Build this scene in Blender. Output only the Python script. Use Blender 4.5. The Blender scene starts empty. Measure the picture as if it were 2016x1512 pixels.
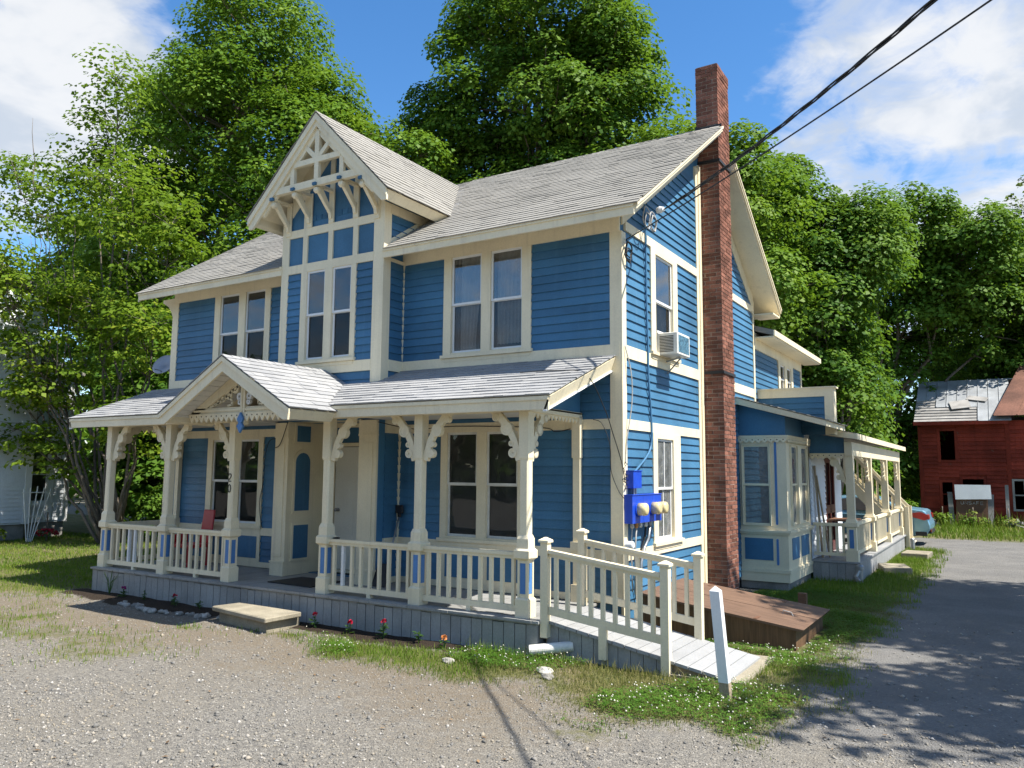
import bpy, bmesh, math, random
import numpy as np
from mathutils import Vector, Matrix, noise as mnoise

random.seed(7)
RNG = np.random.default_rng(11)
SC = bpy.context.scene
COL = SC.collection
rad = math.radians

# ------------------------------------------------------------------ camera
CAM_LOC = Vector((4.210, -9.515, 2.086))
yaw, pitch, roll = rad(31.788), rad(6.317), rad(0.476)
fw = Vector((-math.sin(yaw) * math.cos(pitch), math.cos(yaw) * math.cos(pitch), math.sin(pitch)))
rt0 = Vector((math.cos(yaw), math.sin(yaw), 0))
up0 = rt0.cross(fw)
rt = math.cos(roll) * rt0 + math.sin(roll) * up0
up = -math.sin(roll) * rt0 + math.cos(roll) * up0
cd = bpy.data.cameras.new('camera')
cam = bpy.data.objects.new('camera', cd)
COL.objects.link(cam)
m3 = Matrix((rt, up, -fw)).transposed()
cam.matrix_world = Matrix.Translation(CAM_LOC) @ m3.to_4x4()
cd.sensor_width = 36.0
cd.lens = 1553.5 / 2016 * 36
cd.clip_start = 0.05
cd.clip_end = 2000
SC.camera = cam

# ------------------------------------------------------------------ sun and sky
SUN_EL, SUN_AZ = 57.0, 3.0          # azimuth from +X towards +Y
sd = Vector((math.cos(rad(SUN_EL)) * math.cos(rad(SUN_AZ)), math.cos(rad(SUN_EL)) * math.sin(rad(SUN_AZ)), math.sin(rad(SUN_EL))))
sl = bpy.data.lights.new('sun', 'SUN')
sl.energy = 5.0
sl.angle = rad(0.53)
sl.color = (1.0, 0.95, 0.86)
so = bpy.data.objects.new('sun', sl)
COL.objects.link(so)
so.rotation_euler = sd.to_track_quat('Z', 'Y').to_euler()

world = bpy.data.worlds.new('World')
SC.world = world
world.use_nodes = True
wn = world.node_tree
wn.nodes.clear()


class NT:
    """small wrapper that makes nodes and links them"""
    def __init__(s, nt):
        s.nt = nt

    def n(s, typ, ins=None, **kw):
        nd = s.nt.nodes.new(typ)
        for k, v in kw.items():
            setattr(nd, k, v)
        for k, v in (ins or {}).items():
            s.put(nd.inputs[k], v)
        return nd

    def put(s, sock, v):
        if isinstance(v, bpy.types.NodeSocket):
            s.nt.links.new(v, sock)
        elif isinstance(v, bpy.types.Node):
            s.nt.links.new(v.outputs[0], sock)
        else:
            if sock.type == 'RGBA' and len(v) == 3:
                v = (*v, 1)
            sock.default_value = v

    def math(s, op, a, b=0.0, c=0.0, clamp=False):
        nd = s.n('ShaderNodeMath', {0: a, 1: b, 2: c}, operation=op)
        nd.use_clamp = clamp
        return nd.outputs[0]

    def mix(s, fac, a, b, blend='MIX'):
        nd = s.nt.nodes.new('ShaderNodeMix')
        nd.data_type = 'RGBA'
        nd.blend_type = blend
        s.put(nd.inputs[0], fac)
        s.put(nd.inputs[6], a)
        s.put(nd.inputs[7], b)
        return nd.outputs[2]

    def noise(s, vec, scale, detail=3.0, rough=0.55, dist=0.0):
        nd = s.n('ShaderNodeTexNoise', {'Vector': vec, 'Scale': scale, 'Detail': detail, 'Roughness': rough, 'Distortion': dist})
        return nd.outputs[0]

    def ramp(s, fac, stops):
        nd = s.nt.nodes.new('ShaderNodeValToRGB')
        s.put(nd.inputs[0], fac)
        cr = nd.color_ramp
        while len(cr.elements) < len(stops):
            cr.elements.new(0.5)
        for e, (p, c) in zip(cr.elements, stops):
            e.position = p
            e.color = c if len(c) == 4 else (*c, 1)
        return nd.outputs[0]

    def maprange(s, v, a, b, c=0.0, d=1.0):
        nd = s.n('ShaderNodeMapRange', {0: v, 1: a, 2: b, 3: c, 4: d})
        nd.interpolation_type = 'SMOOTHSTEP'
        return nd.outputs[0]


W = NT(wn)
tc = W.n('ShaderNodeTexCoord')
sky = W.n('ShaderNodeTexSky', sky_type='NISHITA')
sky.sun_disc = False
sky.sun_elevation = rad(SUN_EL)
sky.sun_rotation = rad(90 - SUN_AZ)
sky.altitude = 300
sky.air_density = 1.0
sky.dust_density = 0.2
sky.ozone_density = 3.0
hsv = W.n('ShaderNodeHueSaturation', {'Saturation': 1.24, 'Value': 1.06, 'Color': sky.outputs[0]})
dirv = tc.outputs['Generated']
sep = W.n('ShaderNodeSeparateXYZ', {0: dirv})
den = W.math('ADD', W.math('MAXIMUM', sep.outputs[2], 0.0), 0.22)
px_ = W.math('DIVIDE', sep.outputs[0], den)
py_ = W.math('DIVIDE', sep.outputs[1], den)
pv = W.n('ShaderNodeCombineXYZ', {0: px_, 1: py_, 2: 3.7}).outputs[0]


def view_dir(u, w):
    r = fw + rt * ((u - 1008) / 1553.5) - up * ((w - 756) / 1553.5)
    return r.normalized()


def lobe(u, w, width):
    d = W.n('ShaderNodeVectorMath', {0: dirv, 1: tuple(view_dir(u, w))}, operation='DOT_PRODUCT').outputs['Value']
    return W.maprange(d, math.cos(rad(width)), 1.0)


big = W.noise(pv, 2.6, 7.0, 0.56, 0.45)
fine = W.noise(pv, 7.5, 6.0, 0.6, 0.6)
dens = W.math('MULTIPLY_ADD', fine, 0.42, W.math('MULTIPLY', big, 0.66))
dens = W.math('MULTIPLY_ADD', lobe(2080, 60, 25), 0.085, dens)
dens = W.math('MULTIPLY_ADD', lobe(1720, 330, 13), 0.06, dens)
dens = W.math('MULTIPLY_ADD', lobe(40, 110, 13), 0.22, dens)
dens = W.math('MULTIPLY_ADD', lobe(230, 200, 8), 0.12, dens)
dens = W.math('MULTIPLY_ADD', lobe(900, 60, 25), -0.40, dens)
dens = W.math('MULTIPLY_ADD', lobe(30, 480, 9), -0.12, dens)
cov = W.maprange(dens, 0.475, 0.72)
shade_n = W.noise(pv, 4.0, 5.0, 0.55, 0.2)
ccol = W.mix(W.maprange(shade_n, 0.40, 0.60), (3.1, 3.4, 3.8), (4.4, 4.45, 4.5))
ccol = W.mix(W.maprange(cov, 0.25, 0.9), (4.3, 4.45, 4.6), ccol)
skyc = W.mix(W.math('MULTIPLY', cov, 0.93), hsv.outputs[0], ccol)
bg = W.n('ShaderNodeBackground', {'Color': skyc, 'Strength': 0.108})
wo = W.n('ShaderNodeOutputWorld', {'Surface': bg})
world.cycles.sampling_method = 'MANUAL'
world.cycles.sample_map_resolution = 1024

SC.view_settings.view_transform = 'Standard'
SC.view_settings.look = 'None'
SC.view_settings.exposure = 1.0
SC.view_settings.gamma = 1.0
SC.view_settings.use_curve_mapping = False
SC.cycles.max_bounces = 6
SC.cycles.diffuse_bounces = 3
SC.cycles.glossy_bounces = 3
SC.cycles.transparent_max_bounces = 8
SC.cycles.transmission_bounces = 3
SC.cycles.caustics_reflective = False
SC.cycles.caustics_refractive = False

# ------------------------------------------------------------------ helpers: meshes and objects
WLOC = {}


class MB:
    """collects vertices and faces in world coordinates"""
    def __init__(s):
        s.v = []
        s.f = []
        s.r = []

    def add(s, vs, fs, r=0.0):
        o = len(s.v)
        s.v += [tuple(p) for p in vs]
        s.f += [tuple(i + o for i in f) for f in fs]
        s.r += [r] * len(vs)
        return s

    def hexa(s, p, r=0.0):      # 0-3 bottom loop, 4-7 top loop
        return s.add(p, [(3, 2, 1, 0), (4, 5, 6, 7), (0, 1, 5, 4), (1, 2, 6, 5), (2, 3, 7, 6), (3, 0, 4, 7)], r)

    def box(s, x0, x1, y0, y1, z0, z1, r=0.0):
        x0, x1 = min(x0, x1), max(x0, x1)
        y0, y1 = min(y0, y1), max(y0, y1)
        z0, z1 = min(z0, z1), max(z0, z1)
        return s.hexa([(x0, y0, z0), (x1, y0, z0), (x1, y1, z0), (x0, y1, z0), (x0, y0, z1), (x1, y0, z1), (x1, y1, z1), (x0, y1, z1)], r)

    def cbox(s, c, sx, sy, sz, r=0.0):
        return s.box(c[0] - sx / 2, c[0] + sx / 2, c[1] - sy / 2, c[1] + sy / 2, c[2] - sz / 2, c[2] + sz / 2, r)

    def frus(s, cx, cy, z0, z1, a0, a1, r=0.0):     # square frustum, half widths a0 -> a1
        return s.hexa([(cx - a0, cy - a0, z0), (cx + a0, cy - a0, z0), (cx + a0, cy + a0, z0), (cx - a0, cy + a0, z0),
                       (cx - a1, cy - a1, z1), (cx + a1, cy - a1, z1), (cx + a1, cy + a1, z1), (cx - a1, cy + a1, z1)], r)

    def prism(s, pts, fn, t0, t1, r=0.0):
        n = len(pts)
        vs = [fn(u, v, t0) for u, v in pts] + [fn(u, v, t1) for u, v in pts]
        fs = [tuple(range(n))[::-1], tuple(range(n, 2 * n))] + [(i, (i + 1) % n, n + (i + 1) % n, n + i) for i in range(n)]
        return s.add(vs, fs, r)

    def beam(s, a, b, w, h, upv=(0, 0, 1), r=0.0):   # bar from a to b, w sideways, h along up
        a = Vector(a); b = Vector(b)
        d = (b - a).normalized()
        u = Vector(upv)
        x = d.cross(u)
        if x.length < 1e-5:
            x = d.cross(Vector((1, 0, 0)))
        x.normalize()
        u = x.cross(d).normalized()
        x *= w / 2
        u *= h / 2
        return s.hexa([a - x - u, a + x - u, a + x + u, a - x + u, b - x - u, b + x - u, b + x + u, b - x + u], r)

    def tube(s, path, r, n=6, closed=False, rr=0.0):
        path = [Vector(p) for p in path]
        m = len(path)
        rs = r if isinstance(r, (list, tuple)) else [r] * m
        vs = []
        prev = None
        for i, p in enumerate(path):
            if closed:
                d = (path[(i + 1) % m] - path[i - 1])
            else:
                d = path[min(i + 1, m - 1)] - path[max(i - 1, 0)]
            if d.length < 1e-9:
                d = Vector((0, 0, 1))
            d.normalize()
            if prev is None:
                x = d.orthogonal().normalized()
            else:
                x = prev - d * prev.dot(d)
                x = x.normalized() if x.length > 1e-6 else d.orthogonal().normalized()
            prev = x
            y = d.cross(x)
            for k in range(n):
                a = 2 * math.pi * k / n
                vs.append(p + (x * math.cos(a) + y * math.sin(a)) * rs[i])
        fs = []
        for i in range(m if closed else m - 1):
            for k in range(n):
                j = (i + 1) % m
                fs.append((i * n + k, i * n + (k + 1) % n, j * n + (k + 1) % n, j * n + k))
        if not closed:
            fs.append(tuple(range(n))[::-1])
            fs.append(tuple((m - 1) * n + k for k in range(n)))
        return s.add(vs, fs, rr)

    def lathe(s, prof, c, axis=(0, 0, 1), n=16, rr=0.0):   # prof: (radius, height along the axis)
        a = Vector(axis).normalized()
        x = a.orthogonal().normalized()
        y = a.cross(x)
        c = Vector(c)
        vs = []
        for r, h in prof:
            for k in range(n):
                t = 2 * math.pi * k / n
                vs.append(c + a * h + (x * math.cos(t) + y * math.sin(t)) * r)
        m = len(prof)
        fs = [(i * n + k, i * n + (k + 1) % n, (i + 1) * n + (k + 1) % n, (i + 1) * n + k) for i in range(m - 1) for k in range(n)]
        fs += [tuple(range(n))[::-1], tuple((m - 1) * n + k for k in range(n))]
        return s.add(vs, fs, rr)

    def build(s, name, mat, parent=None, pivot=None, smooth=False, kind=None, bevel=0):
        if pivot is None:
            pivot = WLOC[parent] if parent is not None else Vector((0, 0, 0))
        pivot = Vector(pivot)
        me = bpy.data.meshes.new(name)
        me.from_pydata([(p[0] - pivot[0], p[1] - pivot[1], p[2] - pivot[2]) for p in s.v], [], s.f)
        if any(s.r):
            at = me.attributes.new('rnd', 'FLOAT', 'POINT')
            at.data.foreach_set('value', s.r)
        if smooth:
            me.polygons.foreach_set('use_smooth', [True] * len(me.polygons))
        return link(name, me, mat, parent, pivot, kind, bevel)


def link(name, me, mat, parent=None, pivot=(0, 0, 0), kind=None, bevel=0):
    if mat is not None and len(me.materials) == 0:
        me.materials.append(mat)
    o = bpy.data.objects.new(name, me)
    COL.objects.link(o)
    pivot = Vector(pivot)
    if parent is not None:
        o.parent = parent
        o.location = pivot - WLOC[parent]
    else:
        o.location = pivot
    WLOC[o] = pivot
    if kind:
        o['kind'] = kind
    if bevel:
        b = o.modifiers.new('bevel', 'BEVEL')
        b.width = bevel
        b.segments = 1
        b.limit_method = 'ANGLE'
        b.angle_limit = rad(50)
    return o


def thing(name, label, cat, loc=(0, 0, 0), group=None):
    o = bpy.data.objects.new(name, None)
    o.empty_display_size = 0.2
    COL.objects.link(o)
    o.location = loc
    WLOC[o] = Vector(loc)
    return tag(o, label, cat, group)


def tag(o, label, cat, group=None):
    o['label'] = label
    o['category'] = cat
    if group:
        o['group'] = group
    return o


def inst(o, parent, loc, rot=None, name=None):
    """another piece sharing o's mesh"""
    c = o.copy()
    if name:
        c.name = name
    COL.objects.link(c)
    if parent is not None:
        c.parent = parent
        c.location = Vector(loc) - WLOC[parent]
    else:
        c.location = loc
    if rot is not None:
        c.rotation_euler = rot
    WLOC[c] = Vector(loc)
    return c


def np_mesh(name, verts, quads, rnd=None, mat=None, smooth=False):
    """mesh from numpy arrays; quads is (n, k)"""
    me = bpy.data.meshes.new(name)
    nv, nf, k = len(verts), len(quads), quads.shape[1]
    me.vertices.add(nv)
    me.vertices.foreach_set('co', np.ascontiguousarray(verts, dtype=np.float32).ravel())
    me.loops.add(nf * k)
    me.loops.foreach_set('vertex_index', np.ascontiguousarray(quads, dtype=np.int32).ravel())
    me.polygons.add(nf)
    me.polygons.foreach_set('loop_start', np.arange(0, nf * k, k, dtype=np.int32))
    try:
        me.polygons.foreach_set('loop_total', np.full(nf, k, dtype=np.int32))
    except Exception:
        pass
    if rnd is not None:
        at = me.attributes.new('rnd', 'FLOAT', 'POINT')
        at.data.foreach_set('value', np.ascontiguousarray(rnd, dtype=np.float32))
    if smooth:
        me.polygons.foreach_set('use_smooth', np.ones(nf, dtype=bool))
    me.update(calc_edges=True)
    if mat:
        me.materials.append(mat)
    return me


# facade frames: u along the wall, z up, d outwards
class Frame:
    def __init__(s, kind, c):
        s.kind = kind
        s.c = c

    def p(s, u, z, d):
        k, c = s.kind, s.c
        if k == 'front':                     # faces -Y
            return (u, c - d, z)
        if k == 'right':                     # faces +X
            return (c + d, u, z)
        if k == 'left':
            return (c - d, u, z)
        return (u, c + d, z)                 # back

    def box(s, mb, u0, u1, z0, z1, d0, d1, r=0.0):
        a, b = s.p(u0, z0, d0), s.p(u1, z1, d1)
        return mb.box(a[0], b[0], a[1], b[1], a[2], b[2], r)

    def poly(s, mb, pts, d0, d1, r=0.0):
        return mb.prism(pts, lambda u, v, t: s.p(u, v, t), d0, d1, r)


# ------------------------------------------------------------------ materials
def new_mat(name):
    m = bpy.data.materials.new(name)
    m.use_nodes = True
    m.node_tree.nodes.clear()
    return m, NT(m.node_tree)


def rnd_value(N):
    oi = N.n('ShaderNodeObjectInfo').outputs['Random']
    at = N.n('ShaderNodeAttribute', attribute_name='rnd').outputs['Fac']
    return N.math('FRACT', N.math('ADD', oi, at))


def surf(name, col, rough=0.6, var=0.08, blot=(1.3, 0.12), fine=(60, 0.08), bump=0.15, spec=0.35, wear=None, metal=0.0, streak=None, bscale=None):
    """painted, wooden or mineral surface: per-piece tone, soft blotches, fine grain, relief, chips"""
    m, N = new_mat(name)
    pos = N.n('ShaderNodeNewGeometry').outputs['Position']
    c = Vector(col)
    r = rnd_value(N)
    base = N.mix(r, tuple(c * (1 - var)), tuple(c * (1 + var)))
    b = N.maprange(N.noise(pos, blot[0], 5.0, 0.6), 0.3, 0.7, 1 - blot[1], 1 + blot[1])
    f = N.maprange(N.noise(pos, fine[0], 3.0, 0.6), 0.3, 0.7, 1 - fine[1], 1 + fine[1])
    k = N.math('MULTIPLY', b, f)
    hs = N.n('ShaderNodeHueSaturation', {'Color': base, 'Value': k}).outputs[0]
    if streak:       # vertical run-off marks
        mp = N.n('ShaderNodeMapping', {'Vector': pos, 'Scale': (9, 9, 0.5)}).outputs[0]
        s = N.maprange(N.noise(mp, 1.0, 4.0, 0.6), 0.52, 0.75, 0.0, streak[1])
        hs = N.mix(s, hs, streak[0])
    if wear:         # chipped or worn patches: colour, amount, scale
        w = N.maprange(N.noise(pos, wear[2], 6.0, 0.7, 0.4), 0.74 - wear[1], 0.78 - wear[1])
        hs = N.mix(w, hs, wear[0])
    p = N.n('ShaderNodeBsdfPrincipled', {'Base Color': hs, 'Roughness': rough, 'Metallic': metal, 'Specular IOR Level': spec})
    if bump:
        h = N.math('ADD', N.noise(pos, bscale or fine[0], 4.0, 0.65), N.math('MULTIPLY', N.noise(pos, 7.0, 3.0), 0.8))
        bn = N.n('ShaderNodeBump', {'Strength': bump, 'Distance': 0.01, 'Height': h})
        N.put(p.inputs['Normal'], bn.outputs[0])
    N.n('ShaderNodeOutputMaterial', {'Surface': p})
    return m


M = {}
CREAM = (0.76, 0.67, 0.475)
BLUE = (0.047, 0.146, 0.258)
M['cream'] = surf('cream_paint', CREAM, 0.5, 0.03, (1.1, 0.07), (45, 0.04), 0.12, 0.35, wear=((0.60, 0.58, 0.53), 0.05, 9.0), streak=((0.40, 0.35, 0.26), 0.24))
M['blue'] = surf('blue_paint', BLUE, 0.5, 0.12, (0.8, 0.17), (50, 0.07), 0.14, 0.35, wear=((0.10, 0.21, 0.32), 0.03, 6.0), streak=((0.085, 0.19, 0.30), 0.38))
M['blue_bright'] = surf('bright_blue_paint', (0.075, 0.20, 0.44), 0.5, 0.05, (1.5, 0.08), (50, 0.05), 0.1)
M['white'] = surf('white_vinyl', (0.72, 0.73, 0.73), 0.35, 0.03, (2, 0.05), (50, 0.02), 0.04)
M['white_paint'] = surf('white_paint', (0.72, 0.72, 0.70), 0.55, 0.04, (2, 0.08), (40, 0.06), 0.2, wear=((0.35, 0.33, 0.30), 0.03, 14.0))
M['door'] = surf('door_paint', (0.70, 0.67, 0.58), 0.45, 0.02, (1.5, 0.06), (40, 0.04), 0.05)
M['ceiling'] = surf('porch_ceiling_paint', (0.60, 0.59, 0.56), 0.55, 0.02, (1.5, 0.07), (40, 0.04), 0.05)
M['grey_deck'] = surf('grey_deck_paint', (0.285, 0.285, 0.275), 0.55, 0.08, (1.6, 0.13), (45, 0.08), 0.2, wear=((0.46, 0.45, 0.42), 0.055, 12.0), streak=((0.20, 0.21, 0.21), 0.25))
M['ramp_grey'] = surf('light_grey_ramp_paint', (0.30, 0.303, 0.305), 0.55, 0.06, (1.6, 0.1), (45, 0.07), 0.2, wear=((0.33, 0.31, 0.28), 0.03, 10.0))
M['concrete'] = surf('concrete', (0.27, 0.24, 0.18), 0.9, 0.05, (3, 0.2), (70, 0.15), 0.5, 0.2, wear=((0.22, 0.20, 0.16), 0.07, 6.0))
M['stone'] = surf('foundation_stone', (0.25, 0.24, 0.22), 0.9, 0.15, (3, 0.25), (50, 0.15), 0.6, 0.2)
M['mortar'] = surf('mortar', (0.36, 0.28, 0.225), 0.95, 0.05, (4, 0.2), (90, 0.15), 0.6, 0.1)
M['brick'] = surf('red_brick', (0.195, 0.086, 0.060), 0.9, 0.38, (4, 0.22), (70, 0.22), 0.7, 0.15, wear=((0.26, 0.15, 0.11), 0.06, 9.0))
M['metal_grey'] = surf('grey_metal', (0.34, 0.35, 0.36), 0.42, 0.05, (3, 0.1), (40, 0.05), 0.05, 0.5, metal=0.7)
M['flashing'] = surf('valley_flashing', (0.62, 0.65, 0.72), 0.4, 0.03, (6, 0.2), (60, 0.08), 0.3, 0.5, metal=0.3)
M['black'] = surf('black_rubber', (0.022, 0.022, 0.024), 0.6, 0.1, (3, 0.2), (60, 0.15), 0.2)
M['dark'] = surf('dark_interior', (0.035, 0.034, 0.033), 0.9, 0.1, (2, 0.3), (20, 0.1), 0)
M['meter_blue'] = surf('gloss_blue_paint', (0.010, 0.060, 0.47), 0.3, 0.03, (4, 0.08), (60, 0.04), 0.08, 0.5)
M['meter_face'] = surf('yellowed_plastic', (0.62, 0.52, 0.28), 0.25, 0.08, (9, 0.12), (60, 0.05), 0.05, 0.5)
M['bulkhead'] = surf('brown_stained_wood', (0.135, 0.068, 0.040), 0.6, 0.12, (1.6, 0.22), (45, 0.14), 0.25, 0.3, wear=((0.26, 0.15, 0.09), 0.035, 5.0))
M['wood_raw'] = surf('weathered_wood', (0.30, 0.24, 0.165), 0.85, 0.18, (2, 0.2), (45, 0.15), 0.3, 0.2)
M['wood_grey'] = surf('grey_weathered_wood', (0.27, 0.26, 0.245), 0.9, 0.18, (2, 0.2), (45, 0.15), 0.3, 0.15)
M['red_plastic'] = surf('red_plastic', (0.42, 0.012, 0.018), 0.35, 0.04, (4, 0.08), (40, 0.03), 0.05, 0.5)
M['dark_red'] = surf('dark_red_door_paint', (0.085, 0.014, 0.012), 0.4, 0.05, (3, 0.1), (40, 0.05), 0.08)
M['barn_red'] = surf('faded_barn_red', (0.225, 0.036, 0.022), 0.85, 0.22, (0.9, 0.28), (30, 0.15), 0.3, 0.2, wear=((0.13, 0.075, 0.06), 0.09, 3.0), streak=((0.07, 0.018, 0.012), 0.35))
M['tin'] = surf('galvanised_roof_tin', (0.40, 0.42, 0.44), 0.45, 0.08, (1.2, 0.18), (25, 0.08), 0.1, 0.5, metal=0.35, wear=((0.26, 0.25, 0.24), 0.06, 2.2))
M['rust'] = surf('rusted_roof_tin', (0.135, 0.062, 0.042), 0.75, 0.1, (1.0, 0.32), (18, 0.2), 0.2, 0.3, wear=((0.24, 0.13, 0.085), 0.08, 2.6))
M['bark'] = surf('maple_bark', (0.155, 0.130, 0.105), 0.95, 0.1, (3, 0.25), (30, 0.2), 0.8, 0.1, bscale=22)
M['soil'] = surf('dark_mulch', (0.024, 0.018, 0.014), 0.95, 0.2, (6, 0.4), (40, 0.4), 0.9, 0.1)
M['rock'] = surf('pale_field_stone', (0.33, 0.31, 0.275), 0.9, 0.35, (8, 0.2), (50, 0.15), 0.5, 0.2)
M['wire'] = surf('black_cable', (0.016, 0.016, 0.017), 0.5, 0.1, (5, 0.1), (50, 0.1), 0)
M['wire_grey'] = surf('grey_cable', (0.36, 0.36, 0.35), 0.5, 0.1, (5, 0.1), (50, 0.1), 0)
M['conduit'] = surf('blue_painted_cable', (0.06, 0.17, 0.30), 0.45, 0.1, (5, 0.1), (50, 0.1), 0)
M['pvc'] = surf('white_pvc', (0.66, 0.65, 0.60), 0.4, 0.03, (4, 0.1), (40, 0.05), 0.05)
M['curtain'] = surf('white_lace_curtain', (0.86, 0.86, 0.84), 0.9, 0.06, (5, 0.12), (50, 0.1), 0.1)
M['curtain_dark'] = surf('dark_curtain', (0.12, 0.10, 0.10), 0.9, 0.1, (5, 0.15), (50, 0.1), 0.1)
M['blind'] = surf('window_blind', (0.36, 0.36, 0.31), 0.8, 0.04, (3, 0.1), (50, 0.05), 0.05)
M['frost'] = surf('dusty_white_film', (0.62, 0.65, 0.67), 0.55, 0.06, (4, 0.3), (25, 0.15), 0.05)
M['siding_white'] = surf('white_siding', (0.66, 0.69, 0.72), 0.5, 0.05, (0.8, 0.08), (30, 0.04), 0.05)
M['car_paint'] = surf('pale_blue_car_paint', (0.17, 0.33, 0.43), 0.25, 0.01, (2, 0.02), (300, 0.03), 0.0, 0.6, metal=0.4)
M['car_red'] = surf('red_lamp_lens', (0.36, 0.01, 0.012), 0.15, 0.02, (3, 0.05), (40, 0.02), 0, 0.6)
M['tyre'] = surf('tyre_rubber', (0.018, 0.018, 0.019), 0.8, 0.1, (3, 0.2), (60, 0.1), 0.2)
M['digit'] = surf('black_enamel', (0.012, 0.012, 0.013), 0.3, 0.02, (3, 0.05), (40, 0.02), 0)
M['chalk'] = surf('faded_white_spray_paint', (0.36, 0.34, 0.33), 0.9, 0.1, (6, 0.35), (40, 0.2), 0.1)
M['orange'] = surf('orange_bottle_glass', (0.45, 0.20, 0.06), 0.3, 0.1, (3, 0.1), (40, 0.05), 0)


def plank_mat(name, col, axis, var=0.12, wear=None):
    """wood with grain stretched along one axis"""
    m, N = new_mat(name)
    pos = N.n('ShaderNodeNewGeometry').outputs['Position']
    sc = [22, 22, 22]
    sc[axis] = 1.4
    mp = N.n('ShaderNodeMapping', {'Vector': pos, 'Scale': tuple(sc)}).outputs[0]
    g = N.noise(mp, 1.0, 5.0, 0.65, 0.6)
    c = Vector(col)
    r = rnd_value(N)
    base = N.mix(r, tuple(c * (1 - var)), tuple(c * (1 + var)))
    k = N.maprange(g, 0.3, 0.7, 0.72, 1.22)
    hs = N.n('ShaderNodeHueSaturation', {'Color': base, 'Value': k}).outputs[0]
    if wear:
        w = N.maprange(N.noise(pos, wear[2], 6.0, 0.7, 0.4), 0.74 - wear[1], 0.80 - wear[1])
        hs = N.mix(w, hs, wear[0])
    p = N.n('ShaderNodeBsdfPrincipled', {'Base Color': hs, 'Roughness': 0.6, 'Specular IOR Level': 0.3})
    bn = N.n('ShaderNodeBump', {'Strength': 0.25, 'Distance': 0.01, 'Height': g})
    N.put(p.inputs['Normal'], bn.outputs[0])
    N.n('ShaderNodeOutputMaterial', {'Surface': p})
    return m


M['bulk_top'] = plank_mat('brown_stained_plywood', (0.155, 0.094, 0.062), 0, 0.08, wear=((0.25, 0.15, 0.10), 0.05, 3.0))
M['bulk_side'] = plank_mat('brown_fir_plywood', (0.128, 0.074, 0.040), 2, 0.1)


def shingle_mat(name, a, b, c):
    m, N = new_mat(name)
    pos = N.n('ShaderNodeNewGeometry').outputs['Position']
    r = rnd_value(N)
    col = N.ramp(r, [(0.0, a), (0.55, b), (1.0, c)])
    g = N.maprange(N.noise(pos, 130, 2.0, 0.7), 0.25, 0.75, 0.72, 1.25)
    bl = N.maprange(N.noise(pos, 0.8, 5.0, 0.6), 0.3, 0.7, 0.9, 1.08)
    hs = N.n('ShaderNodeHueSaturation', {'Color': col, 'Value': N.math('MULTIPLY', g, bl)}).outputs[0]
    p = N.n('ShaderNodeBsdfPrincipled', {'Base Color': hs, 'Roughness': 0.92, 'Specular IOR Level': 0.2})
    bn = N.n('ShaderNodeBump', {'Strength': 0.5, 'Distance': 0.006, 'Height': N.noise(pos, 160, 2.0)})
    N.put(p.inputs['Normal'], bn.outputs[0])
    N.n('ShaderNodeOutputMaterial', {'Surface': p})
    return m


M['shingle'] = shingle_mat('grey_asphalt_shingle', (0.275, 0.277, 0.280), (0.305, 0.306, 0.307), (0.335, 0.333, 0.328))
M['shingle_old'] = shingle_mat('weathered_grey_shingle', (0.252, 0.240, 0.216), (0.276, 0.263, 0.236), (0.298, 0.283, 0.253))


def glass_mat(name, tint=0.75, refl=1.0, dust=0.0):
    m, N = new_mat(name)
    pos = N.n('ShaderNodeNewGeometry').outputs['Position']
    tr = N.n('ShaderNodeBsdfTransparent', {'Color': (tint, tint, tint * 1.0)})
    gl = N.n('ShaderNodeBsdfGlossy', {'Color': (refl, refl, refl), 'Roughness': 0.015})
    bn = N.n('ShaderNodeBump', {'Strength': 0.06, 'Distance': 0.02, 'Height': N.noise(pos, 2.2, 2.0)})
    N.put(gl.inputs['Normal'], bn.outputs[0])
    fr = N.n('ShaderNodeFresnel', {'IOR': 1.5})
    fac = N.math('MULTIPLY_ADD', fr.outputs[0], 1.15, 0.06, clamp=True)
    mx = N.n('ShaderNodeMixShader', {0: fac, 1: tr, 2: gl})
    out = mx
    if dust:
        df = N.n('ShaderNodeBsdfDiffuse', {'Color': (0.5, 0.52, 0.52)})
        dn = N.maprange(N.noise(pos, 5, 5.0, 0.65), 0.3, 0.8, 0.4 * dust, dust)
        out = N.n('ShaderNodeMixShader', {0: dn, 1: mx, 2: df})
    N.n('ShaderNodeOutputMaterial', {'Surface': out})
    return m


M['glass'] = glass_mat('window_glass', 0.72, 1.0, 0.06)
M['glass_dusty'] = glass_mat('dusty_window_glass', 0.72, 0.8, 0.35)
M['glass_screen'] = glass_mat('half_screened_window_glass', 0.80, 0.28, 0.04)
M['glass_storm'] = glass_mat('screened_window_glass', 0.62, 0.25, 0.06)


def leaf_mat(name, lo, mid, hi, trans=0.35):
    m, N = new_mat(name)
    r = rnd_value(N)
    pos = N.n('ShaderNodeNewGeometry').outputs['Position']
    cl = N.noise(pos, 0.55, 3.0, 0.6)
    k = N.math('MULTIPLY_ADD', r, 0.62, N.math('MULTIPLY', N.maprange(cl, 0.35, 0.65), 0.38))
    col = N.ramp(k, [(0.05, lo), (0.5, mid), (0.97, hi)])
    p = N.n('ShaderNodeBsdfPrincipled', {'Base Color': col, 'Roughness': 0.55, 'Specular IOR Level': 0.14})
    tcol = N.mix(0.5, col, (0.22, 0.36, 0.02))
    t = N.n('ShaderNodeBsdfTranslucent', {'Color': tcol})
    mx = N.n('ShaderNodeMixShader', {0: trans, 1: p, 2: t})
    N.n('ShaderNodeOutputMaterial', {'Surface': mx})
    return m


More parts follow.
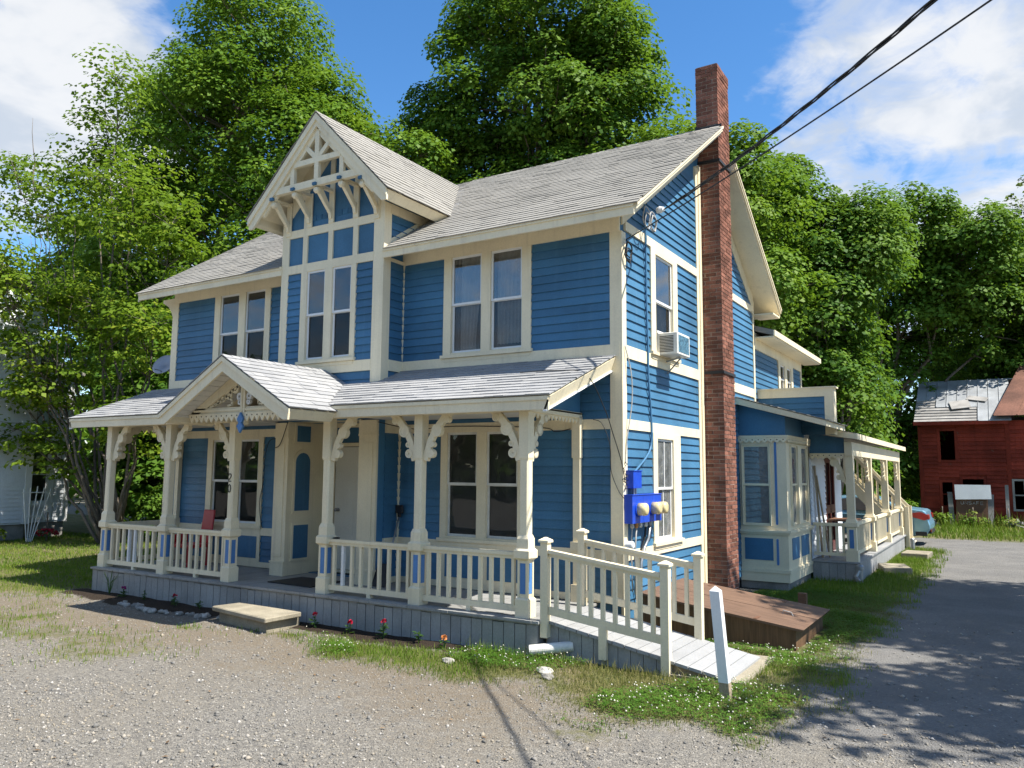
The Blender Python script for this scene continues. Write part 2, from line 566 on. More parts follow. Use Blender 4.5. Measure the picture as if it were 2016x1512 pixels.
M['leaf_maple'] = leaf_mat('maple_leaf', (0.050, 0.120, 0.012), (0.098, 0.190, 0.018), (0.180, 0.270, 0.030))
M['leaf_dark'] = leaf_mat('dark_maple_leaf', (0.042, 0.108, 0.013), (0.080, 0.168, 0.020), (0.145, 0.235, 0.030))
M['leaf_young'] = leaf_mat('young_maple_leaf', (0.065, 0.125, 0.012), (0.140, 0.220, 0.018), (0.260, 0.310, 0.032), 0.42)
M['leaf_olive'] = leaf_mat('olive_poplar_leaf', (0.075, 0.100, 0.035), (0.125, 0.150, 0.055), (0.19, 0.20, 0.09))
M['grass'] = leaf_mat('grass_blade', (0.070, 0.140, 0.014), (0.135, 0.215, 0.026), (0.26, 0.255, 0.07), 0.3)
M['grass_dry'] = leaf_mat('dry_grass_blade', (0.12, 0.135, 0.035), (0.20, 0.19, 0.065), (0.31, 0.255, 0.12), 0.3)
M['clover'] = leaf_mat('clover_leaf', (0.050, 0.130, 0.015), (0.085, 0.185, 0.022), (0.13, 0.225, 0.03), 0.3)
M['blossom'] = surf('white_clover_blossom', (0.56, 0.54, 0.45), 0.8, 0.1, (3, 0.1), (40, 0.1), 0)
M['petal_red'] = surf('crimson_petal', (0.40, 0.010, 0.035), 0.6, 0.2, (3, 0.1), (40, 0.1), 0)
M['petal_pink'] = surf('magenta_petal', (0.33, 0.02, 0.15), 0.6, 0.2, (3, 0.1), (40, 0.1), 0)
M['petal_orange'] = surf('orange_petal', (0.62, 0.22, 0.06), 0.6, 0.2, (3, 0.1), (40, 0.1), 0)
M['plant'] = leaf_mat('bedding_plant_leaf', (0.03, 0.075, 0.02), (0.045, 0.105, 0.03), (0.07, 0.14, 0.04), 0.25)

# ------------------------------------------------------------------ ground first (setting), objects later
# ================================================================== THE HOUSE
H = thing('house', 'two-storey blue clapboard house with cream trim, brick chimney and fretwork porch', 'house', (-4.75, 3.3, 0))
F0, FB, FR, FL = Frame('front', 0.0), Frame('front', -0.5), Frame('right', 0.0), Frame('left', -9.5)
BX0, BX1 = -5.9, -3.72                # bay
XC = -4.81
RIDGE_Y, RIDGE_Z, EAVE_Y, EAVE_Z = 3.3, 7.97, -0.51, 5.48
SL = (RIDGE_Z - EAVE_Z) / (RIDGE_Y - EAVE_Y)


def roof_z(y):
    return RIDGE_Z - SL * abs(y - RIDGE_Y)


def wall_cells(fr, mb, u0, u1, z0, z1, holes, d0, d1):
    us = sorted({u0, u1, *[h[0] for h in holes], *[h[1] for h in holes]})
    for a, b in zip(us, us[1:]):
        um = (a + b) / 2
        hs = sorted([(h[2], h[3]) for h in holes if h[0] < um < h[1]])
        z = z0
        for ha, hb in hs + [(z1, z1)]:
            if ha > z + 1e-4:
                fr.box(mb, a, b, z, ha, d0, d1)
            z = max(z, hb)


NCLAP = [0]


def clap(fr, u0, u1, z0, z1, parent, mat='blue', exp=0.118, butt=0.028, d=0.0, clip=None, joined=False):
    """rows of clapboard between u0..u1; clip(z) may give other ends"""
    n = max(1, round((z1 - z0) / exp))
    e = (z1 - z0) / n
    cache = {}
    jm = MB()
    for i in range(n):
        z = z0 + i * e
        a, b = (u0, u1) if clip is None else clip(z + e * 0.4)
        if b - a < 0.04:
            continue
        key = (round(a, 3), round(b, 3))
        piv = fr.p(a, z, d)
        jz = random.uniform(-0.0015, 0.0015)
        if key in cache and clip is None and not joined:
            inst(cache[key], parent, (piv[0], piv[1], piv[2] + jz))
        else:
            mb = jm if joined else MB()
            top = e + 0.012 if i < n - 1 else e
            pts = [(0.001, 0), (butt, 0), (butt, 0.004), (0.006, top), (0.001, top)]
            vs = [fr.p(a, z + q[1], d + q[0]) for q in pts] + [fr.p(b, z + q[1], d + q[0]) for q in pts]
            k = 5
            mb.add(vs, [tuple(range(k))[::-1], tuple(range(k, 2 * k))] + [(j, (j + 1) % k, k + (j + 1) % k, k + j) for j in range(k)])
            if not joined:
                cache[key] = mb.build('clapboard', M[mat], parent, piv)
        NCLAP[0] += 0 if joined else 1
    if joined:
        jm.build('clapboards', M[mat], parent, kind='stuff')


def window(fr, sashes, z0, z1, cas, zc, parent, meet=0.5, d=0.0, sill=True, cm='cream', sm='white', glass=('glass', 'glass_screen'), head=True, depth=0.10, muntin=False):
    """double-hung window: casing > sill, sash, pane; sashes = [(u0, u1)], cas = (uL, uR), zc = (bottom, top)"""
    mb = MB()
    dc = d + 0.041
    us = [cas[0]] + [x for s in sashes for x in s] + [cas[1]]
    for a, b in zip(us[0::2], us[1::2]):
        if b - a > 0.005:
            fr.box(mb, a, b, zc[0], zc[1], d, dc)
    for a, b in sashes:
        if zc[1] - z1 > 0.01:
            fr.box(mb, a, b, z1, zc[1], d, dc)
        if z0 - zc[0] > 0.01:
            fr.box(mb, a, b, zc[0], z0, d, dc - 0.004)
        # jambs
        fr.box(mb, a - 0.004, a, z0, z1, d - depth, d + 0.002)
        fr.box(mb, b, b + 0.004, z0, z1, d - depth, d + 0.002)
        fr.box(mb, a, b, z1, z1 + 0.004, d - depth, d + 0.002)
        fr.box(mb, a, b, z0 - 0.004, z0, d - depth, d + 0.002)
    win = mb.build('window', M[cm], parent, fr.p((cas[0] + cas[1]) / 2, zc[0], d))
    if sill:
        s = MB()
        fr.box(s, cas[0] - 0.03, cas[1] + 0.03, z0 - 0.075, z0 - 0.03, d, d + 0.075)
        fr.box(s, cas[0] + 0.02, cas[1] - 0.02, z0 - 0.13, z0 - 0.078, d, d + 0.045)
        s.build('sill', M[cm], win)
    for a, b in sashes:
        zm = z0 + (z1 - z0) * meet
        f = 0.034
        for q, (za, zb, dd) in enumerate(((zm - 0.012, z1, 0.016), (z0, zm + 0.012, -0.008))):
            s = MB()
            D0, D1 = d + dd - 0.022, d + dd
            fr.box(s, a, a + f, za, zb, D0, D1)
            fr.box(s, b - f, b, za, zb, D0, D1)
            fr.box(s, a + f, b - f, za, za + f, D0, D1)
            fr.box(s, a + f, b - f, zb - f, zb, D0, D1)
            if muntin:
                um = (a + b) / 2
                fr.box(s, um - 0.011, um + 0.011, za + f, zb - f, D0 + 0.004, D1 - 0.002)
            s.build('sash', M[sm], win)
            p = MB()
            fr.box(p, a + f - 0.004, b - f + 0.004, za + f - 0.004, zb - f + 0.004, d + dd - 0.014, d + dd - 0.010)
            p.build('pane', M[glass[q]], win)
    return win


def curtain(fr, win, u0, u1, z0, z1, d, mat='curtain', gather=0.0, folds=6, amp=0.025, name='curtain'):
    mb = MB()
    nu, nz = folds * 6, 8
    vs = []
    for j in range(nz + 1):
        t = j / nz
        z = z1 + (z0 - z1) * t
        g = gather * math.sin(t * math.pi * 0.5) ** 1.5
        for i in range(nu + 1):
            s = i / nu
            u = u0 + (u1 - u0) * (s * (1 - g))
            dd = d + amp * math.sin(s * folds * 2 * math.pi + 0.6 * math.sin(3 * t)) * (0.5 + 0.5 * t)
            vs.append(fr.p(u, z, dd))
    fs = [(j * (nu + 1) + i, j * (nu + 1) + i + 1, (j + 1) * (nu + 1) + i + 1, (j + 1) * (nu + 1) + i) for j in range(nz) for i in range(nu)]
    mb.add(vs, fs)
    return mb.build(name, M[mat], win, smooth=True)


def plain(fr, name, u0, u1, z0, z1, d0, d1, mat, parent, bevel=0):
    mb = MB()
    fr.box(mb, u0, u1, z0, z1, d0, d1)
    return mb.build(name, M[mat], parent, bevel=bevel)


# ---- wall shells
ZB0, ZB1 = 3.60, 3.77       # belt between the storeys
ZF = 5.31                   # underside of the frieze
mb = MB()
wall_cells(F0, mb, -9.5, 0, 0.15, 5.72, [(-8.12, -6.87, 3.83, 5.32), (-2.77, -1.50, 3.83, 5.32), (-2.80, -1.55, 1.13, 2.66), (-8.13, -6.86, 1.13, 2.62), (-5.62, -4.05, 0.41, 2.86), (-5.7, -4.0, 3.7, 5.6)], -0.12, 0.0)
WF = mb.build('front_wall', M['blue'], H)
mb = MB()
wall_cells(FB, mb, BX0, BX1, 0.40, 6.05, [(-5.33, -4.34, 3.83, 5.32), (-5.62, -4.05, 0.40, 2.86)], -0.1, 0.0)
FB.poly(mb, [(BX0, 6.05), (BX1, 6.05), (BX1, 6.30), (XC, 7.42), (BX0, 6.30)], -0.1, 0.0)
for x in (BX0 + 0.05, BX1 - 0.05):
    mb.box(x - 0.05, x + 0.05, -0.4, 0.0, 0.40, 6.25)
    mb.box(x - 0.05, x + 0.05, 0.0, 1.2, 5.3, 6.25)
WB = mb.build('bay_wall', M['blue'], H)
mb = MB()
wall_cells(FR, mb, 0.12, 6.6, 0.15, 5.5, [(1.165, 1.885, 3.83, 5.28), (1.17, 1.82, 1.13, 2.58)], -0.12, 0.0)
FR.poly(mb, [(0.12, 5.5), (6.6, 5.5), (6.6, roof_z(6.6) - 0.12), (RIDGE_Y, RIDGE_Z - 0.14), (0.12, roof_z(0.12) - 0.12)], -0.12, 0.0)
WR = mb.build('gable_wall', M['blue'], H)
mb = MB()
mb.box(-9.5, -9.38, 0.12, 6.6, 0.15, 5.5)
FL.poly(mb, [(0.12, 5.5), (6.6, 5.5), (6.6, roof_z(6.6) - 0.12), (RIDGE_Y, RIDGE_Z - 0.14), (0.12, roof_z(0.12) - 0.12)], -0.12, 0.0)
WL = mb.build('left_gable_wall', M['blue'], H)
mb = MB()
mb.box(-9.38, -0.12, 6.48, 6.6, 0.15, 5.7)
mb.build('rear_wall', M['blue'], H)
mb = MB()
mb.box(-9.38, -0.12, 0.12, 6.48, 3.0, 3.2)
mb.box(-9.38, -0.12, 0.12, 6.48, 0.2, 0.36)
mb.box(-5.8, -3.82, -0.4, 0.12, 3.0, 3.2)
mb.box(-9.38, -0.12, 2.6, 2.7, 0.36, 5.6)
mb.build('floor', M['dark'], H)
mb = MB()
mb.box(-9.46, -0.04, 0.04, 6.56, 0.0, 0.15)
mb.build('foundation', M['stone'], H)

# ---- front clapboards
for (u0, u1, z0, z1) in ((-9.36, -8.26, ZB1, ZF), (-6.74, -5.9, ZB1, ZF), (-3.72, -2.90, ZB1, ZF), (-1.36, -0.14, ZB1, ZF)):
    clap(F0, u0, u1, z0, z1, WF)
for (u0, u1, z0, z1) in ((-5.77, -5.45, ZB1, ZF), (-4.24, -3.9, ZB1, ZF), (-5.77, -3.9, 3.22, ZB0)):
    clap(FB, u0, u1, z0, z1, WB)
for (u0, u1, z0, z1) in ((-9.36, -8.26, 1.08, 2.65), (-6.76, -5.9, 1.08, 2.65), (-3.72, -2.90, 1.08, 2.65), (-1.37, -0.14, 1.08, 2.65),
                         (-9.36, -8.26, 0.5, 0.95), (-6.76, -5.9, 0.5, 0.95), (-3.72, -2.90, 0.5, 0.95), (-1.37, -0.14, 0.5, 0.95)):
    clap(F0, u0, u1, z0, z1, WF, joined=z1 < 1)
for (u0, u1) in ((-9.36, -5.9), (-3.72, -0.14)):
    clap(F0, u0, u1, 2.785, 3.49, WF, joined=True)
# bay cheeks facing +X
FBR = Frame('right', BX1)
clap(FBR, -0.36, -0.03, ZB1, ZF, WB)
clap(FBR, -0.36, -0.03, 1.08, 2.65, WB, joined=True)
clap(FBR, -0.36, -0.03, 0.5, 0.95, WB, joined=True)
clap(FBR, -0.36, -0.03, 3.3, ZB0, WB, joined=True)
clap(FBR, -0.38, 0.2, 5.6, 6.07, WB, clip=lambda z: (-0.38, min(0.2, (z - 0.02 - EAVE_Z) / SL + EAVE_Y)))
FBL = Frame('left', BX0)

# ---- front trim
def trims(name, fr, lst, mat='cream', d=0.036, parent=H):
    for it in lst:
        u0, u1, z0, z1 = it[:4]
        dd = it[4] if len(it) > 4 else d
        plain(fr, name, u0, u1, z0, z1, 0.0, dd, mat, parent)


trims('corner_board', F0, [(-9.5, -9.36, 0.42, ZB0, 0.035), (-9.5, -9.36, ZB1, ZF, 0.035), (-0.14, 0.0, 0.42, ZB0, 0.035), (-0.14, 0.0, ZB1, ZF, 0.035)])
trims('corner_board', FR, [(-0.035, 0.105, 0.18, 5.3, 0.035), (6.5, 6.6, 0.18, 5.6, 0.035)])
trims('corner_board', FL, [(-0.035, 0.105, 0.18, 5.3, 0.035)])
trims('corner_board', FB, [(BX0, -5.77, 3.20, 6.3, 0.03), (-3.9, BX1, 3.20, 6.3, 0.03)])
trims('corner_board', FBR, [(-0.53, -0.36, 3.20, 6.22, 0.03), (-0.035, -0.0, 3.3, 5.5, 0.03), (-0.06, 0.0, 0.45, 2.65, 0.03)])
trims('corner_board', FBL, [(-0.53, -0.36, 3.20, 6.22, 0.03)])
trims('belt_course', F0, [(-9.5, -5.9, ZB0, ZB1, 0.038), (-3.69, 0.0, ZB0, ZB1, 0.038), (-9.36, -8.26, 0.95, 1.08), (-6.76, -5.9, 0.95, 1.08), (-3.72, -2.9, 0.95, 1.08), (-1.37, -0.14, 0.95, 1.08),
                          (-9.36, -5.9, 2.65, 2.785), (-3.69, -0.14, 2.65, 2.785), (-9.36, -5.9, 0.41, 0.5), (-3.69, -0.14, 0.41, 0.5)])
trims('belt_course', FB, [(-5.77, -3.9, ZB0, ZB1), (-5.77, -3.9, ZF, 5.45), (-5.77, -3.9, 5.92, 6.05)])
trims('belt_course', FBR, [(-0.36, -0.035, ZB0, ZB1), (-0.36, -0.035, ZF, 5.36), (-0.36, -0.06, 0.95, 1.08), (-0.36, -0.06, 2.65, 3.0), (-0.36, -0.06, 0.41, 0.5)])
trims('frieze_board', F0, [(-9.5, -5.9, ZF, 5.62, 0.038), (-3.69, 0.0, ZF, 5.62, 0.038)])
trims('frieze_board', FBR, [(-0.38, 1.0, 6.07, 6.22)])
# mullions and flat panels of the bay gable
def gz(x):
    return 7.22 - abs(x - XC) * 1.03
PX = [(-5.77, -5.44), (-5.34, -4.87), (-4.77, -4.33), (-4.23, -3.9)]
trims('mullion', FB, [(a, b, 5.45, 5.92) for a, b in ((-5.44, -5.34), (-4.87, -4.77), (-4.33, -4.23))])
for a, b in ((-5.44, -5.34), (-4.87, -4.77), (-4.33, -4.23)):
    m_ = MB()
    FB.poly(m_, [(a, 6.05), (b, 6.05), (b, gz(b) + 0.05), (a, gz(a) + 0.05)], 0.0, 0.03)
    m_.build('mullion', M['cream'], H)
for a, b in PX:
    m_ = MB()
    FB.box(m_, a, b, 5.45, 5.92, 0.0, 0.010)
    m_.build('panel', M['blue'], H)
    m_ = MB()
    pts = [(a, 6.05), (b, 6.05), (b, gz(b))] + ([(XC, gz(XC))] if a < XC < b else []) + [(a, gz(a))]
    FB.poly(m_, pts, 0.0, 0.010)
    g_ = m_.build('panel', M['blue'], H)
    if a in (-5.34, -4.77):
        for k in range(3):
            uu = a + 0.06 + k * 0.125
            v_ = MB()
            FB.box(v_, uu, uu + 0.11, 6.16, 6.245, 0.010, 0.020)
            for q in range(4):
                FB.box(v_, uu + 0.006, uu + 0.104, 6.168 + q * 0.019, 6.178 + q * 0.019, 0.020, 0.026)
            v_.build('vent', M['blue'], g_)
for sx in (-1, 1):          # rake trim on the bay gable wall
    m_ = MB()
    e = abs(BX1 - XC)
    pts = [(XC, gz(XC)), (XC + sx * e * 0.835, gz(XC + e * 0.835)), (XC + sx * e * 0.835, gz(XC + e * 0.835) + 0.42), (XC, gz(XC) + 0.42)]
    FB.poly(m_, pts, 0.0, 0.028)
    m_.build('rake_board', M['cream'], H)
m_ = MB()
FBR.poly(m_, [(-0.36, roof_z(-0.36) + 0.01), (0.9, roof_z(0.9) + 0.01), (0.9, roof_z(0.9) + 0.09), (-0.36, roof_z(-0.36) + 0.09)], 0.0, 0.026)
m_.build('rake_board', M['cream'], H)

# ---- front windows
w = window(F0, [(-8.10, -7.58), (-7.40, -6.88)], 3.84, 5.31, (-8.26, -6.74), (3.77, 5.31), H)
curtain(F0, w, -8.12, -7.85, 3.9, 5.3, -0.16, 'curtain_dark', 0.2)
curtain(F0, w, -7.42, -7.2, 3.9, 5.3, -0.16, 'curtain_dark', 0.2)
w = window(F0, [(-2.76, -2.21), (-2.05, -1.51)], 3.84, 5.31, (-2.90, -1.36), (3.77, 5.31), H)
curtain(F0, w, -2.64, -2.22, 3.87, 5.3, -0.075, 'curtain', 0.35, 5, 0.03)
curtain(F0, w, -2.76, -2.62, 3.87, 5.3, -0.085, 'curtain_dark', 0.1, 2)
curtain(F0, w, -1.98, -1.53, 3.93, 5.3, -0.07, 'curtain', 0.06, 7, 0.03)
curtain(F0, w, -2.05, -1.94, 3.87, 4.75, -0.09, 'curtain_dark', 0.1, 2)
w = window(FB, [(-5.32, -4.91), (-4.75, -4.34)], 3.85, 5.31, (-5.45, -4.24), (3.77, 5.31), H)
curtain(FB, w, -5.32, -5.18, 3.88, 5.3, -0.14, 'blind', 0.0, 2)
curtain(FB, w, -4.75, -4.62, 3.88, 5.3, -0.14, 'blind', 0.0, 2)
plain(FB, 'blind', -5.3, -4.93, 4.62, 5.29, -0.13, -0.125, 'curtain', w)
plain(FB, 'blind', -4.73, -4.36, 4.62, 5.29, -0.13, -0.125, 'curtain', w)
w = window(F0, [(-2.79, -2.25), (-2.09, -1.56)], 1.14, 2.65, (-2.90, -1.37), (0.5, 2.65), H, sm='pvc', glass=('glass_storm', 'glass_storm'))
plain(F0, 'blind', -2.77, -2.27, 1.18, 2.62, -0.065, -0.06, 'blind', w)
plain(F0, 'blind', -2.07, -1.58, 1.18, 2.62, -0.065, -0.06, 'blind', w)
for a, b in ((-2.79, -2.19), (-2.05, -1.47)):
    plain(F0, 'panel', a, b, 0.56, 0.93, 0.041, 0.048, 'blue', w)
w = window(F0, [(-8.12, -7.60), (-7.40, -6.88)], 1.14, 2.61, (-8.26, -6.76), (0.5, 2.65), H)
for a, b in ((-8.11, -7.61), (-7.39, -6.89)):
    mb = MB()
    for k in range(17):
        F0.box(mb, a + 0.12, b - 0.02, 1.2 + k * 0.04, 1.215 + k * 0.04, -0.17, -0.15)
    mb.build('blind', M['blind'], w)
    curtain(F0, w, a, a + 0.13, 1.16, 2.6, -0.14, 'curtain', 0.0, 2)
for a, b in ((-8.14, -7.55), (-7.44, -6.84)):
    plain(F0, 'panel', a, b, 0.56, 0.93, 0.041, 0.048, 'blue', w)
for k in range(4):      # bottles on the inner ledge
    mb = MB()
    mb.lathe([(0.03, 0), (0.03, 0.12), (0.012, 0.15), (0.012, 0.19)], (-7.28 + 0.09 * k, 0.14, 1.16), n=8)
    mb.build('bottle', M['orange'] if k % 2 else M['white'], w)

# ---- entry
for a, b in ((BX0, -5.60), (-4.07, BX1)):
    mb = MB()
    FB.box(mb, a, b, 0.62, 2.60, 0.0, 0.04)
    FB.box(mb, a, b, 0.40, 0.60, 0.0, 0.06)
    FB.box(mb, a - 0.01, b + 0.01, 0.60, 0.63, 0.0, 0.07)
    FB.box(mb, a - 0.005, b + 0.005, 2.60, 2.63, 0.0, 0.055)
    FB.box(mb, a, b, 2.63, 2.84, 0.0, 0.05)
    FB.box(mb, a + 0.07, b - 0.07, 0.70, 2.50, 0.04, 0.052)
    mb.build('entry_pilaster', M['cream'], H)
FE = Frame('right', -5.597)
mb = MB()
mb.box(-5.70, -5.60, -0.398, 0.418, 0.40, 2.858)
mb.box(-4.07, -3.97, -0.398, 0.418, 0.40, 2.858)
mb.box(-5.70, -3.97, -0.398, 0.418, 2.861, 2.90)
mb.box(-5.618, -5.597, -0.538, 0.417, 0.402, 2.856)
mb.box(-4.073, -4.052, -0.538, 0.417, 0.402, 2.856)
rv = mb.build('entry_reveal', M['cream'], H)


def arch(u0, u1, z0, z1, n=10):
    r = (u1 - u0) / 2
    c = (u0 + u1) / 2
    return [(u0, z0), (u1, z0)] + [(c + r * math.cos(math.pi * k / n), z1 - r + r * math.sin(math.pi * k / n)) for k in range(n + 1)]


for nm, pts, pts2 in (('panel', [(-0.37, 2.54), (-0.08, 2.54), (-0.08, 2.80), (-0.37, 2.80)], [(-0.41, 2.50), (-0.04, 2.50), (-0.04, 2.84), (-0.41, 2.84)]),
                      ('panel', arch(-0.38, -0.07, 1.42, 2.36), arch(-0.42, -0.03, 1.38, 2.41)),
                      ('panel', [(-0.38, 0.66), (-0.07, 0.66), (-0.07, 1.19), (-0.38, 1.19)], [(-0.42, 0.62), (-0.03, 0.62), (-0.03, 1.23), (-0.42, 1.23)])):
    a = MB()
    FE.poly(a, pts2, 0.0, 0.018)
    o_ = a.build('panel_moulding', M['cream'], rv)
    a = MB()
    FE.poly(a, pts, 0.018, 0.024)
    a.build(nm, M['blue'], rv)
FD = Frame('front', 0.42)
mb = MB()
FD.box(mb, -5.60, -5.44, 0.42, 2.86, 0.0, 0.05)
FD.box(mb, -4.17, -4.07, 0.42, 2.86, 0.0, 0.05)
FD.box(mb, -5.44, -4.17, 2.48, 2.54, 0.0, 0.06)
FD.box(mb, -5.44, -4.17, 2.80, 2.86, 0.0, 0.05)
FD.box(mb, -5.60, -4.07, 0.40, 0.44, 0.0, 0.10)
dr = mb.build('front_door', M['cream'], H)
plain(FD, 'transom_pane', -5.44, -4.17, 2.54, 2.80, 0.0, 0.02, 'blue', dr)
mb = MB()
FD.box(mb, -5.42, -4.19, 0.45, 2.47, 0.01, 0.045)
for k in range(3):
    FD.box(mb, -5.42 + k * 0.41, -5.41 + k * 0.41, 0.45, 2.47, 0.045, 0.05)
FD.box(mb, -5.3, -4.3, 0.5, 1.0, 0.045, 0.052)
lf = mb.build('door_leaf', M['door'], dr)
mb = MB()
mb.lathe([(0.03, 0), (0.03, 0.02), (0.012, 0.03), (0.012, 0.05), (0.03, 0.06), (0.02, 0.09)], (-5.33, 0.37, 1.42), (0, -1, 0), 10)
mb.build('door_knob', M['metal_grey'], dr, smooth=True)
mb = MB()
mb.lathe([(0.045, 0), (0.045, 0.012), (0.03, 0.02)], (-4.85, 0.375, 2.1), (0, -1, 0), 10)
mb.build('door_knocker', M['metal_grey'], dr, smooth=True)

# ---- gable end, facing +X
def rake_clip(y0, y1, off):
    def f(z):
        # roof underside line minus off
        t = (RIDGE_Z - off - z) / SL
        return (max(y0, RIDGE_Y - t), min(y1, RIDGE_Y + t))
    return f


UB0, UB1 = 5.34, 5.47
VT0, VT1 = 3.05, 3.27      # vertical board beside the chimney
for (u0, u1, z0, z1) in ((0.105, 0.99, ZB1, UB0), (2.08, VT0, ZB1, UB0), (0.105, VT0, 2.785, ZB0), (0.105, 1.01, 1.08, 2.65), (2.12, VT0, 1.08, 2.65), (0.105, VT0, 0.2, 0.95),
                         (3.9, 6.5, ZB1, UB0), (3.9, 6.5, 3.0, ZB0), (3.9, 5.35, 0.2, 3.0)):
    clap(FR, u0, u1, z0, z1, WR, joined=u0 > 3 and z0 < 3.5)
clap(FR, 0.105, VT0, UB1, 7.0, WR, clip=rake_clip(0.105, VT0, 0.42))
clap(FR, 3.9, 6.5, UB1, 7.0, WR, clip=rake_clip(3.9, 6.5, 0.42))
trims('belt_course', FR, [(0.105, VT0, ZB0, ZB1), (0.105, VT0, 2.65, 2.785), (0.105, VT0, 0.95, 1.08), (0.105, VT0, UB0, UB1), (3.96, 6.5, ZB0, ZB1), (3.96, 6.5, UB0, UB1)])
trims('vertical_board', FR, [(VT0, VT0 + 0.11, 0.18, 7.25, 0.034), (VT0 + 0.112, VT1, 0.18, 7.3, 0.05)])
window(FR, [(1.17, 1.88)], 3.84, 5.27, (0.99, 2.08), (3.77, 5.34), H, meet=0.52)
window(FR, [(1.175, 1.815)], 1.14, 2.57, (1.01, 2.12), (1.08, 2.65), H, cm='cream', sm='white_paint', glass=('glass_dusty', 'glass_dusty'), muntin=True)
plain(FR, 'drape', 1.2, 1.8, 1.16, 2.55, -0.12, -0.115, 'frost', WR)
plain(FR, 'drape', 1.2, 1.86, 4.55, 5.25, -0.16, -0.155, 'blind', WR)
for s in (-1, 1):
    m_ = MB()
    y1 = RIDGE_Y + s * 3.28
    pts = [(RIDGE_Y, RIDGE_Z - 0.16), (y1, roof_z(y1) - 0.13), (y1, roof_z(y1) - 0.43), (RIDGE_Y, RIDGE_Z - 0.45)]
    FR.poly(m_, pts, 0.0, 0.028)
    m_.build('rake_board', M['cream'], H)
    m_ = MB()
    FL.poly(m_, pts, 0.0, 0.028)
    m_.build('rake_board', M['cream'], H)
c_ = MB()
prof = [(0.0, 5.02), (0.05, 5.04), (0.10, 5.14), (0.20, 5.27), (0.38, 5.36), (0.38, 5.42), (0.0, 5.42)]
c_.prism(prof, lambda u, v, t: (-9.5 - u, -0.02 + t, v), 0.0, 0.07)
c_.build('rake_brace', M['cream'], H)

# ---- main roof
XR, XL = 0.43, -9.9
mb = MB()
T = 0.13


def slab(mb, pts, t, r=0.0):
    n = len(pts)
    vs = list(pts) + [(p[0], p[1], p[2] - t) for p in pts]
    mb.add(vs, [tuple(range(n)), tuple(range(n, 2 * n))[::-1]] + [(i, n + i, n + (i + 1) % n, (i + 1) % n) for i in range(n)], r)


CH0, CH1 = 3.26, 3.96          # chimney gap in the rake overhang
def fz(y):
    return (y, roof_z(y))
slab(mb, [(BX1 + 0.03, EAVE_Y, EAVE_Z), (0.0, EAVE_Y, EAVE_Z), (0.0, RIDGE_Y, RIDGE_Z), (BX1 + 0.03, RIDGE_Y, RIDGE_Z)], T)
slab(mb, [(0.0, EAVE_Y, EAVE_Z), (XR, EAVE_Y, EAVE_Z), (XR, CH0, roof_z(CH0)), (0.0, CH0, roof_z(CH0))], T)
slab(mb, [(XL, EAVE_Y, EAVE_Z), (BX0 - 0.03, EAVE_Y, EAVE_Z), (BX0 - 0.03, RIDGE_Y, RIDGE_Z), (XL, RIDGE_Y, RIDGE_Z)], T)
slab(mb, [(BX0 - 0.03, 0.35, roof_z(0.35)), (BX1 + 0.03, 0.35, roof_z(0.35)), (BX1 + 0.03, RIDGE_Y, RIDGE_Z), (BX0 - 0.03, RIDGE_Y, RIDGE_Z)], T)
YE = 2 * RIDGE_Y - EAVE_Y
slab(mb, [(XL, RIDGE_Y, RIDGE_Z), (0.0, RIDGE_Y, RIDGE_Z), (0.0, YE, EAVE_Z), (XL, YE, EAVE_Z)], T)
slab(mb, [(0.0, CH1, roof_z(CH1)), (XR, CH1, roof_z(CH1)), (XR, YE, EAVE_Z), (0.0, YE, EAVE_Z)], T)
RF = mb.build('roof', M['cream'], H)
# fascia and rake (barge) boards
def barge(name, X0, X1, ya, yb_, h, off=0.0):
    m_ = MB()
    m_.prism([(ya, roof_z(ya) + off), (yb_, roof_z(yb_) + off), (yb_, roof_z(yb_) - h), (ya, roof_z(ya) - h)], lambda u, v, t: (t, u, v), X0, X1)
    return m_.build(name, M['cream'], RF)
barge('barge_board', XR, XR + 0.03, EAVE_Y - 0.02, CH0, 0.085)
barge('barge_board', XR, XR + 0.03, CH1, YE + 0.02, 0.085)
barge('barge_board', XL - 0.03, XL, EAVE_Y - 0.02, RIDGE_Y, 0.17)
barge('barge_board', XL - 0.03, XL, RIDGE_Y, YE + 0.02, 0.17)
barge('crown_moulding', XR + 0.031, XR + 0.046, EAVE_Y - 0.02, CH0, 0.04)
barge('crown_moulding', XR + 0.031, XR + 0.046, CH1, YE + 0.02, 0.04)
for a, b in ((XL, BX0 - 0.02), (BX1 + 0.02, XR)):
    m_ = MB()
    m_.box(a, b, EAVE_Y - 0.035, EAVE_Y - 0.002, EAVE_Z - 0.16, EAVE_Z - 0.012)
    m_.box(a, b, EAVE_Y - 0.055, EAVE_Y - 0.036, EAVE_Z - 0.06, EAVE_Z - 0.012)
    m_.build('fascia', M['cream'], RF)
m_ = MB()
m_.box(XL, XR, YE, YE + 0.035, EAVE_Z - 0.16, EAVE_Z - 0.012)
m_.box(0.0, XR, YE - 0.55, YE, EAVE_Z - 0.19, EAVE_Z - 0.165)
for k in range(6):
    m_.box(0.03, XR, YE - 0.52 + k * 0.09, YE - 0.45 + k * 0.09, EAVE_Z - 0.197, EAVE_Z - 0.19)
m_.build('fascia', M['cream'], RF)

